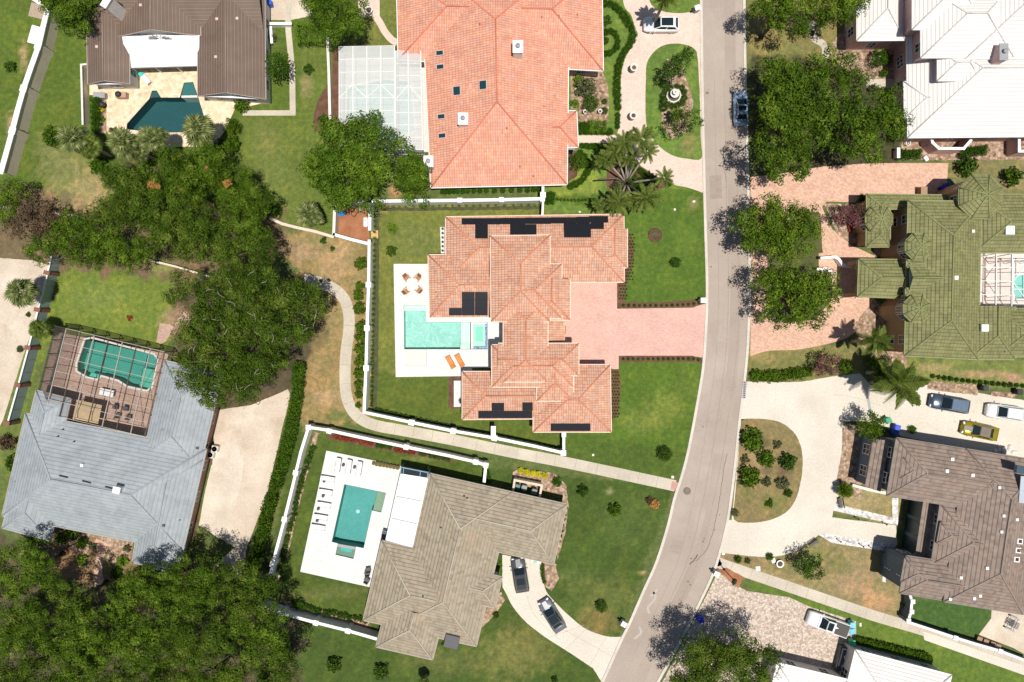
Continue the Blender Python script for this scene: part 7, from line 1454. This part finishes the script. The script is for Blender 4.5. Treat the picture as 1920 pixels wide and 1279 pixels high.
def adir(px, py, ang, label):
    x, y = W(px, py, .4); t = thing('wooden_chair', label, 'chair', (x, y, DZ), R(ang), 'four wooden chairs round the empty middle'); wd = M['wood']
    mb = MB();  [mb.box((.12 - k * .11, 0, .34 + k * -.012), (.09, .56, .03), wd) for k in range(5)]; mb.build('seat', t)
    mb = MB();  [mb.box((-.42, -.24 + k * .12, .62), (.04, .10, .75), plain((.30, .13, .05), .6, name='teak_dark'), ry=-.45) for k in range(5)]; mb.build('backrest', t)
    for s_ in (-1, 1): mb = MB(); mb.box((0, s_ * .36, .58), (.72, .13, .035), plain((.45, .26, .12), .6, name='teak_light')); mb.build('armrest', t)
    for sx in (-.34, .26):
        for s_ in (-1, 1): mb = MB(); mb.box((sx, s_ * .34, .28), (.06, .05, .56), wd); mb.build('leg', t)
for (x, y, a, w_) in ((763.5, 522, -50, 'upper left'), (783, 522, -130, 'upper right'), (762.5, 545.5, 40, 'lower left'), (785, 543.5, 140, 'lower right')): adir(x, y, a, 'brown wooden deck chair, %s of the four on the white terrace' % w_)
def bin_(px, py, ang, col, label):
    x, y = W(px, py, 1.0); t = thing('wheelie_bin', label, 'bin', (x, y, 0), R(ang)); m = plain(col, .5, name='bin_plastic'); mb = MB(); mb.box((0, 0, .52), (.62, .66, .95), m, bev=.05); mb.build('body', t)
    mb = MB(); mb.box((.02, 0, 1.04), (.70, .74, .09), m, bev=.04); mb.box((-.36, 0, 1.02), (.08, .5, .06), m, bev=.02); mb.build('lid', t)
    for s_ in (-1, 1): mb = MB(); mb.lathe((-.28, s_ * .3, .12), [(.12, -.03), (.12, .03)], M['tyre'], 12, rx=R(90)); mb.build('wheel', t)
for q in ((1666, 788, 30, (.02, .30, .14), 'green bin with its lid askew beside the small round tree'), (1683, 802, -15, (.01, .07, .55), 'blue bin upper of two against the slate-blue wall'), (1680, 811, -15, (.01, .05, .42), 'blue bin lower of two against the slate-blue wall'), (1772, 351, 30, (.01, .03, .40), 'blue bin left of the dark one behind the green villa'), (1782, 345, 30, (.01, .10, .12), 'dark teal bin behind the green villa'),
          (970, 913, -12, (.01, .10, .08), 'dark green bin, left of three in the white bin enclosure'), (983, 915, -12, (.16, .19, .18), 'grey bin, middle of three in the white bin enclosure'), (1002, 922, -12, (.10, .13, .14), 'dark grey bin, right of three in the white bin enclosure'), (1314, 1163, 10, (.01, .05, .6), 'bright blue bin in the shadow of the oak at the bottom of the street'), (1599, 1172, 10, (.15, .50, .62), 'pale turquoise bin behind the pickup bed, upper of two'), (1598, 1184, 10, (.12, .45, .60), 'turquoise bin behind the pickup, lower of two'), (1599, 1206, 10, (.08, .45, .25), 'mint green bin by the lower right white roof'),
          (1848, 728, 0, (.015, .02, .03), 'black bin above the blue-grey parked car'), (1912, 735, 0, (.01, .01, .012), 'black bin at the right edge above the white car'), (504, 4, 10, (.02, .10, .55), 'blue bin at the top edge beside the brown roof')): bin_(*q)
t = wall('white walled bin enclosure with a pale coping beside the taupe roof', [(962, 920), (965, 900), (1016, 910), (1012, 930)], 1.5, .2, M['white'], plain((.62, .52, .40), .8, name='tan_coping'), name='bin_enclosure', cat='enclosure', cap_w=.08)
def urn(px, py, h, label, m=None, name='garden_urn', s_=1.0, cat='urn'):
    x, y = W(px, py, 0); m = m or M['stonew']; t = thing(name, label, cat, (x, y, 0)); mb = MB(); mb.lathe((0, 0, 0), [(.34 * s_, 0), (.34 * s_, .12 * h), (.16 * s_, .2 * h), (.12 * s_, .4 * h), (.34 * s_, .62 * h), (.44 * s_, .9 * h), (.48 * s_, .95 * h), (.46 * s_, h), (.36 * s_, h), (.32 * s_, .88 * h)], m, 20); mb.build('bowl', t)
    mb = MB(); mb.lathe((0, 0, .86 * h), [(.36 * s_, 0), (.2 * s_, .04), (0, .05)], M['mulch'], 14); mb.build('soil', t); return t
urn(1186, 133, 1.3, 'stone urn on the beige drive, upper of the two', s_=1.15); urn(1185, 222, 1.3, 'stone urn on the beige drive, lower of the two', s_=1.15)
urn(1096, 213, .8, 'small white urn left of the pair beside the lime hedge', M['white'], s_=.6); urn(1124, 212, .8, 'small white urn right of the pair beside the lime hedge', M['white'], s_=.6); urn(693, 23, .7, 'white round bowl planter on the garden path above the screened roof', M['white'], s_=1.1)
urn(1446 - 16 + 31, 1056, .35, 'round white ring planter on the dry grass beside the lower pavement', M['white'], s_=1.1)
x, y = W(1262, 180); t = thing('fountain', 'white tiered stone fountain in the ring of clipped balls', 'fountain', (x, y, 0))
mb = MB(); mb.lathe((0, 0, 0), [(1.0, 0), (1.0, .35), (.9, .4), (.82, .35), (.8, .2), (0, .2)], M['stonew'], 28); mb.build('basin', t)
for nm, r_, z in (('tier', .6, .95), ('tier', .36, 1.45)): mb = MB(); mb.lathe((0, 0, z - .3), [(.1, -.3), (.09, .05), (r_ * .8, .16), (r_, .3), (r_ * .92, .32), (r_ * .6, .2), (0, .18)], M['stonew'], 24); mb.build(nm, t)
mb = MB(); mb.lathe((0, 0, 1.3), [(.06, 0), (.12, .2), (.05, .35), (0, .5)], M['stonew'], 12); mb.build('finial', t); mb = MB(); mb.lathe((0, 0, .30), [(.80, 0), (0, .001)], plain((.10, .10, .08), .1, name='fountain_water'), 24, cap=False); mb.build('water', t)
for i in range(8): a = i * math.pi / 4; mb = MB(); mb.box((1.15 * math.cos(a), 1.15 * math.sin(a), .12), (.3, .16, .24), M['stonew'], rz=a, bev=.03); mb.build('plinth_block', t)
for i in range(8):
    k = i / 7; x, y = W(701 + 45 * k, 868.5 + 8 * k, .3); t = thing('planter_pot', 'round brown pot, %s from the left in the row at the top of the terrace' % ORD[i], 'pot', (x, y, DZ), 0, 'row of eight brown pots'); s_ = .8 if i == 0 else 1.0 + .1 * (i in (1, 2)); mb = MB(); mb.lathe((0, 0, 0), [(.18 * s_, 0), (.30 * s_, .25), (.27 * s_, .5), (.24 * s_, .52), (.22 * s_, .46)], plain((.30, .19, .09), .8, name='pot_brown'), 16); mb.build('pot', t); mb = MB(); mb.lathe((0, 0, .45), [(.23 * s_, 0), (.15, .1), (0, .14)], plain((.14, .13, .04), .9, name='pot_plant'), 10); mb.build('plant', t)
def side_table(px, py, label): x, y = W(px, py, .4); t = thing('side_table', label, 'table', (x, y, DZ)); mb = MB(); mb.lathe((0, 0, .36), [(.2, 0), (.2, .03), (0, .03)], M['char'], 14); mb.build('table_top', t); mb = MB(); mb.lathe((0, 0, 0), [(.13, 0), (.03, .03), (.03, .36)], M['char'], 8); mb.build('pedestal', t)
for x, y, l in ((644, 872, 'small dark table between the left and middle top loungers'), (665, 876, 'small dark table between the middle and right top loungers'), (608, 902, 'dark table below the first side lounger'), (606, 930, 'dark table below the second side lounger'), (597, 954, 'dark table below the third side lounger'), (595, 976, 'dark table below the fourth side lounger')): side_table(x, y, l)
def pchair(px, py, ang, label, m=None, nm='patio_chair', w_=.62, z=DZ, legs=True):
    x, y = W(px, py, .4); m = m or M['char']; t = thing(nm, label, 'chair', (x, y, z), R(ang)); mb = MB(); mb.box((0, 0, .42), (.58, w_, .12), m, bev=.04); mb.build('seat', t); mb = MB(); mb.box((-.30, 0, .68), (.10, w_, .55), m, ry=-.18, bev=.03); mb.build('backrest', t)
    for s_ in (-1, 1): mb = MB(); mb.box((0, s_ * w_ / 2, .58), (.5, .06, .06), m); mb.build('armrest', t)
    for a in (-1, 1):
        for b_ in (-1, 1): mb = MB(); mb.box((a * .24, b_ * (w_ / 2 - .04), .2), (.05, .05, .4), M['dark']); mb.build('leg', t)
pchair(691, 1067, 100, 'dark patio chair, upper of two at the lower right of the white pool terrace', None); pchair(689, 1074, 100, 'dark patio chair, lower of two at the lower right of the white pool terrace'); pchair(689, 1087, 60, 'single small dark chair near the taupe roof eave')
for x, y, a, l in ((218, 763, -100, 'upper left'), (237, 766, -100, 'upper right'), (223, 778, 80, 'lower left'), (243, 781, 80, 'lower right')): pchair(x, y, a, 'dark cushioned chair, %s of four under the bronze screen cage' % l)
t = thing('patio_table', 'pale rectangular table on the pavers under the bronze screen cage', 'table', (*W(201, 736, .7), DZ), R(-12)); mb = MB(); mb.box((0, 0, .72), (1.9, .9, .05), M['white'], bev=.02); mb.build('table_top', t)
for a in (-1, 1):
    for b_ in (-1, 1): mb = MB(); mb.box((a * .85, b_ * .38, .35), (.07, .07, .7), M['white']); mb.build('leg', t)
t = thing('gazebo', 'tan cloth topped gazebo under the bronze screen cage', 'gazebo', (*W(165, 772, 2.2), DZ), R(-12)); mb = MB(); cv = plain((.52, .38, .22), .9, name='tan_cloth'); mb.add([(-1.7, -1.25, 2.2), (1.7, -1.25, 2.2), (1.7, 1.25, 2.2), (-1.7, 1.25, 2.2), (-.9, 0, 2.7), (.9, 0, 2.7)], [(0, 1, 5, 4), (1, 2, 5), (2, 3, 4, 5), (3, 0, 4)], cv); mb.build('cloth_top', t)
for a in (-1, 1):
    for b_ in (-1, 1): mb = MB(); mb.box((a * 1.6, b_ * 1.15, 1.1), (.08, .08, 2.2), M['frame_bronze']); mb.build('post', t)
def ac(px, py, ang, label, z=0): x, y = W(px, py, .8); t = thing('air_conditioner', label, 'air conditioner', (x, y, z), R(ang)); mb = MB(); mb.box((0, 0, .42), (.85, .85, .8), M['stonew'], bev=.05); mb.build('casing', t); mb = MB(); mb.lathe((0, 0, .82), [(.36, 0), (.36, .03), (.3, .03), (.3, .0), (.08, .0), (.08, .05), (0, .05)], M['dark'], 18); mb.build('fan_grille', t)
ac(402, 842, -13, 'white air conditioner upper of two by the slate-grey house'); ac(394, 853, -13, 'pale air conditioner lower of two by the slate-grey house'); ac(1732, 1192, 0, '') if False else None
ac(1729, 1110 + 80, 0, '') if False else None
ac(1732 - 8, 1234, 0, '') if False else None
t = thing('hot_tub_grill', 'brown cabinet with round black grill on the travertine terrace', 'grill', (*W(227, 178, .8), DZ), 0); mb = MB(); mb.box((0, 0, .4), (1.4, .75, .8), plain((.42, .27, .2), .7, name='cabinet')); mb.build('cabinet', t); mb = MB(); mb.lathe((-.25, 0, .8), [(.36, 0), (.40, .15), (.3, .34), (.1, .40), (0, .41)], M['dark'], 18); mb.build('grill_lid', t)
t = thing('storage_box', 'grey lidded storage box at the corner of the brown-roofed house', 'box', (*W(187, 179, .7), DZ), 0); mb = MB(); mb.box((0, 0, .33), (1.5, .7, .66), M['grey'], bev=.04); mb.build('body', t); mb = MB(); mb.box((0, 0, .70), (1.56, .76, .09), M['grey'], bev=.03); mb.build('lid', t)
t = thing('kettle_grill', 'round black kettle grill below the grey storage box', 'grill', (*W(191, 196, .8), 0), 0); mb = MB(); mb.lathe((0, 0, .55), [(.1, 0), (.38, .15), (.42, .3), (.36, .45), (.12, .55), (0, .56)], M['dark'], 18); mb.build('bowl', t); mb = MB(); [mb.tube([(.1 * math.cos(a), .1 * math.sin(a), .6), (.35 * math.cos(a), .35 * math.sin(a), 0)], .025, M['dark'], 5) for a in (0, 2.1, 4.2)]; mb.build('legs', t)
def mailbox(px, py, ang, label, m=None): x, y = W(px, py, 1.1); t = thing('mailbox', label, 'mailbox', (x, y, 0), R(ang)); mb = MB(); mb.box((0, 0, .5), (.6, .55, 1.0), m or M['white'], bev=.03); mb.build('pillar', t); mb = MB(); mb.box((0, 0, 1.06), (.74, .68, .12), M['white'], bev=.03); mb.build('cap', t); mb = MB(); mb.box((-.45, 0, .8), (.5, .28, .28), M['dark'], bev=.05); mb.build('letterbox', t)
mailbox(1319, 563, 0, 'white pillar mailbox where the pink driveway meets the street'); mailbox(1170, 1171, -30, 'white mailbox at the mouth of the curved drive'); mailbox(1344, 1077, -30, 'pale mailbox by the pavement start across the street'); mailbox(1308, 14, 20, 'grey mailbox at the top beside the circular drive mouth', M['grey'])
x, y = W(1357, 1067); t = thing('lamp_post', 'slim black lamp post by the start of the lower pavement', 'lamp post', (x, y, 0)); mb = MB(); mb.tube([(0, 0, 0), (0, 0, 4.0)], [.07, .05], M['dark'], 8); mb.lathe((0, 0, 0), [(.18, 0), (.12, .3), (.07, .4)], M['dark'], 12); mb.build('pole', t); mb = MB(); mb.lathe((0, 0, 4.0), [(.10, 0), (.22, .1), (.26, .45), (.3, .48), (.1, .7), (0, .72)], M['dark'], 12); mb.build('lantern', t)
t = thing('umbrella', 'green parasol at the right edge beside the brown-grey roof', 'umbrella', (*W(1930, 1064, 2.5), 0)); mb = MB(); mb.lathe((0, 0, 2.35), [(2.1, -.05), (2.1, .0), (1.1, .38), (0, .62)], plain((.01, .34, .17), .8, name='green_canvas'), 8, False, cap=False); mb.build('canopy', t); mb = MB(); mb.tube([(0, 0, 0), (0, 0, 2.9)], .03, M['white'], 8); mb.build('pole', t)
def bench(px, py, ang, label, m=None): x, y = W(px, py, .4); t = thing('garden_bench', label, 'bench', (x, y, 0), R(ang)); m = m or M['char']; mb = MB(); [mb.box((0, -.18 + k * .12, .42), (1.3, .09, .03), m) for k in range(4)]; mb.build('seat', t); mb = MB(); [mb.box((0, .27, .55 + k * .12), (1.3, .03, .08), m) for k in range(3)]; mb.build('backrest', t); [((mb := MB()), mb.box((a * .58, 0, .21), (.07, .45, .42), m), mb.build('leg', t)) for a in (-1, 1)]
bench(1525, 1018, 35, 'dark slatted bench at the edge of the cream drive near the white pebbles'); bench(1576, 943, -80, 'small dark slatted bench below the cycad')
t = thing('picnic_table', 'metal framed table on the pale patio at the lower right', 'table', (*W(1901, 1171, .7), 0), R(-25)); mb = MB(); [mb.box((0, -.36 + k * .18, .74), (1.3, .11, .03), M['char']) for k in range(5)]; mb.build('table_top', t)
for a in (-1, 1): mb = MB(); mb.box((0, a * .85, .42), (1.3, .22, .04), M['grey']); mb.build('bench_seat', t)
for a in (-1, 1): mb = MB(); mb.box((a * .5, 0, .36), (.06, 1.6, .06), M['grey']); mb.box((a * .5, 0, .37), (.06, .06, .7), M['grey']); mb.build('leg', t)
for i, (x, y) in enumerate(((1838, 1199), (1850, 1204), (1863, 1209), (1873, 1213))):
    t = thing('wooden_crate', 'brown wooden crate in the row along the retaining wall, %s from the left' % ('first', 'second', 'third', 'fourth')[i], 'crate', (*W(x, y, .6), 0), R(-20)); mb = MB(); m = plain((.24, .14, .09), .8, name='crate_wood')
    for s_ in (-1, 1): [mb.box((0, s_ * .3, .1 + k * .17), (.7, .03, .13), m) for k in range(3)]; [mb.box((s_ * .34, 0, .1 + k * .17), (.03, .58, .13), m) for k in range(3)]
    mb.build('slats', t); mb = MB(); mb.box((0, 0, .5), (.66, .56, .03), plain((.33, .21, .14), .8, name='crate_lid')); mb.build('lid', t)
# service yard odds and ends
t = thing('storage_tank', 'white rounded tank standing in the red mulch yard', 'tank', (*W(685, 416, 1.0), 0)); mb = MB(); mb.box((0, 0, .55), (.62, 1.3, 1.0), M['white'], bev=.18); mb.build('tank', t); mb = MB(); mb.lathe((0, .2, 1.05), [(.1, 0), (.1, .08), (0, .08)], M['grey'], 10); mb.build('valve', t)
t = thing('blue_tarp', 'crumpled bright blue tarp in the corner of the red mulch yard', 'tarp', (*W(639, 399, .4), 0)); V = []; F = []; rg = random.Random(3); n = 9
for i in range(n):
    for j in range(n): V.append(((i - 4) * .12 + rg.uniform(-.04, .04), (j - 4) * .10 + rg.uniform(-.04, .04), .45 + rg.uniform(-.13, .13) - .03 * ((i - 4) ** 2 + (j - 4) ** 2) * .5))
F = [(i * n + j, (i + 1) * n + j, (i + 1) * n + j + 1, i * n + j + 1) for i in range(n - 1) for j in range(n - 1)]; link('cloth', mesh_np('tarp', V, F, [plain((.02, .22, .60), .5, name='blue_tarp')]), t)
for i, (x, y, c_, l) in enumerate(((662, 385, M['grey'], 'grey pump unit under the top wall of the red mulch yard'), (677, 393, M['white'], 'white upright cylinder in the red mulch yard'), (662, 400, M['dark'], 'black coil of hose in the red mulch yard'))):
    t = thing(('pump', 'gas_cylinder', 'hose_coil')[i], l, ('pump', 'cylinder', 'hose')[i], (*W(x, y, .6), 0)); mb = MB()
    if i == 0: mb.box((0, 0, .3), (.7, .5, .5), c_, bev=.06, rz=.4); mb.lathe((.1, 0, .5), [(.2, 0), (.2, .3), (0, .34)], c_, 12)
    elif i == 1: mb.lathe((0, 0, 0), [(.24, 0), (.26, .1), (.26, .7), (.12, .85), (.06, 1.0), (0, 1.0)], c_, 14)
    else: [mb.tube([(.33 * math.cos(a * .4), .33 * math.sin(a * .4), .06 + k * .07) for a in range(17)], .035, c_, 5) for k in range(3)]
    mb.build('body', t)
for i in range(6): x, y = W(830, 429 + i * 8.2, .3); t = thing('pool_pump', 'small dark pump, %s from the top on the white equipment pad' % ORD[i], 'pump', (x, y, .12), 0, 'six small pumps on the white pad'); mb = MB(); mb.lathe((0, 0, 0), [(.16, 0), (.16, .25), (.08, .36), (0, .37)], M['char'], 12); mb.build('body', t); mb = MB(); mb.tube([(.1, 0, .2), (.5, 0, .2)], .04, M['white'], 6); mb.build('pipe', t)
t = thing('outdoor_rug_seat', 'round black ring chair on the white slab by the lower left wing', 'chair', (*W(866, 752, .5), .12)); mb = MB(); mb.tube([(.4 * math.cos(a * .35), .4 * math.sin(a * .35), .45) for a in range(19)], .03, M['dark'], 6); mb.build('rim', t); mb = MB(); mb.lathe((0, 0, .3), [(.34, .1), (.2, .02), (0, 0)], M['dark'], 14, cap=False); mb.build('seat', t)
t = thing('grill_counter', 'dark blue grill counter at the lower left corner of the white pergola', 'grill', (*W(720, 1003, .9), DZ), R(-15)); mb = MB(); mb.box((0, 0, .45), (.55, 1.2, .9), plain((.09, .12, .22), .5, name='navy'), bev=.02); mb.build('counter', t); mb = MB(); mb.box((0, 0, .95), (.5, .9, .1), M['char'], bev=.03); mb.build('grill_lid', t)
for i, (x, y, c_, s_, l) in enumerate(((607 - 6, 527, .5, .5, 'small black box fallen on the dry ground beside the pavement start'), (617, 526, .5, .6, 'black post stump beside the pavement start'))):
    t = thing('utility_post', l, 'post', (*W(x, y, .3), 0)); mb = MB(); mb.lathe((0, 0, 0), [(.16 * s_ * 2, 0), (.16 * s_ * 2, .5), (.1, .6), (0, .6)], M['dark'], 8); mb.build('post', t)
t = thing('dryer_cart', 'white and grey cart parked against the garage of the taupe-roofed house', 'cart', (*W(1005, 1053, .6), 0), R(-13)); mb = MB(); mb.box((0, 0, .3), (1.3, .45, .5), M['white'], bev=.05); mb.build('body', t); mb = MB(); mb.box((-.1, 0, .58), (.5, .4, .06), plain((.2, .4, .35), .5, name='teal_plastic'), bev=.02); mb.build('lid', t)
for i, (x, y, r_, l) in enumerate(((1702, 269, .5, 'white wheel-shaped garden ornament beside the clipped hedge'), (1704 + 33, 297, .5, 'white block beside the pink wall foot'))):
    t = thing('garden_ornament', l, 'ornament', (*W(x, y, .4), 0)); mb = MB();
    if i == 0: mb.tube([(.3 * math.cos(a * .35), .3 * math.sin(a * .35), .5) for a in range(19)], .06, M['white'], 6); mb.lathe((0, 0, 0), [(.1, 0), (.08, .5), (0, .55)], M['white'], 8)
    else: mb.box((0, 0, .2), (.5, .7, .4), M['white'], rz=.6, bev=.05)
    mb.build('body', t)
t = thing('outdoor_counter', 'dark counter with two white basins beside the lower right white roof', 'counter', (*W(1583, 1237, 1.0), 0), R(-15)); mb = MB(); mb.box((0, 0, .45), (1.5, 3.2, .9), M['char']); mb.box((-.5, .2, .93), (.12, 2.4, .06), M['white']); mb.box((-.1, 1.35, .93), (.9, .12, .06), M['white']); mb.build('counter', t)
for yy in (.35, -.95): mb = MB(); mb.lathe((.15, yy, .9), [(.26, 0), (.3, .1), (.24, .1), (.2, .03), (0, .02)], M['white'], 16); mb.build('basin', t)
t = thing('garden_deck', 'small slatted timber deck against the upper left wall', 'deck', (*W(72, 22), 0), R(-14)); mb = MB(); [mb.box((-.95 + k * .2, 0, .15), (.17, 1.9, .05), plain((.42, .33, .25), .8, name='grey_timber')) for k in range(10)]; mb.build('boards', t); mb = MB(); [mb.box((0, a, .07), (2, .08, .12), M['bark']) for a in (-.8, .8)]; mb.build('joist', t)
t = thing('white_shed', 'low white flat-roofed shed against the upper left wall', 'shed', (*W(67, 66, 1.2), 0), R(-16)); mb = MB(); mb.box((0, 0, .55), (1.5, 2.2, 1.1), M['white']); mb.build('wall', t); mb = MB(); mb.box((0, 0, 1.16), (1.7, 2.4, .1), M['white'], bev=.03); mb.build('roof', t)
mb = MB(); mb.box((0, -1.115, .5), (.6, .03, .9), M['grey']); mb.build('door', t)
x, y = W(1748, 352, 1.2); t = thing('trash_shelter', 'brown box cupboard on the salmon drive above the green villa', 'cupboard', (*W(1733, 357, 1.2), 0)); mb = MB(); mb.box((0, 0, .55), (.75, .9, 1.1), plain((.26, .15, .08), .7, name='brown_wood'), bev=.03); mb.build('cabinet', t); mb = MB(); mb.box((0, 0, 1.14), (.85, 1.0, .07), plain((.34, .22, .13), .7, name='brown_lid')); mb.build('lid', t)
t = wall('curved white stair balustrade in front of the green villa portico', [(1540, 484), (1565, 482), (1572, 486), (1580, 497), (1595, 500)], 1.0, .22, M['white'], M['white'], name='balustrade', cat='balustrade'); wall('curved white balustrade below the portico steps', [(1533, 505), (1550, 504), (1562, 514)], 1.0, .22, M['white'], M['white'], name='balustrade', cat='balustrade')
for i, (x, y) in enumerate(((1603, 970), (1655, 980))): t = thing('garden_light', 'slim dark bollard light in the upper pebble strip, %s one' % ('left', 'right')[i], 'light', (*W(x, y), 0)); mb = MB(); mb.tube([(0, 0, 0), (0, 0, .9)], .05, M['dark'], 8); mb.build('post', t); mb = MB(); mb.lathe((0, 0, .9), [(.09, 0), (.12, .1), (0, .16)], M['dark'], 10); mb.build('lamp_head', t)
for i, (x, y) in enumerate(((1570, 1012), (1612, 1021), (1630, 1025), (1650, 1031))): t = thing('garden_light', 'slim dark bollard light in the lower pebble strip, %s from the left' % ('first', 'second', 'third', 'fourth')[i], 'light', (*W(x, y), 0)); mb = MB(); mb.tube([(0, 0, 0), (0, 0, .9)], .05, M['dark'], 8); mb.build('post', t); mb = MB(); mb.lathe((0, 0, .9), [(.09, 0), (.12, .1), (0, .16)], M['dark'], 10); mb.build('lamp_head', t)
t = thing('stacked_boulders', 'pile of white rocks at the upper right corner of the brown-grey roof', 'rocks', (*W(1883, 843), 0)); rg = random.Random(8)
for i in range(12): mb = MB(); s_ = rg.uniform(.18, .4); mb.lathe((rg.uniform(-1.6, 1.6), rg.uniform(-.5, .5) - .0, 0), [(s_, 0), (s_ * 1.1, s_ * .4), (s_ * .6, s_ * .9), (0, s_)], M['stonew'], 7, False, rz=rg.uniform(0, 3)); mb.build('rock', t)
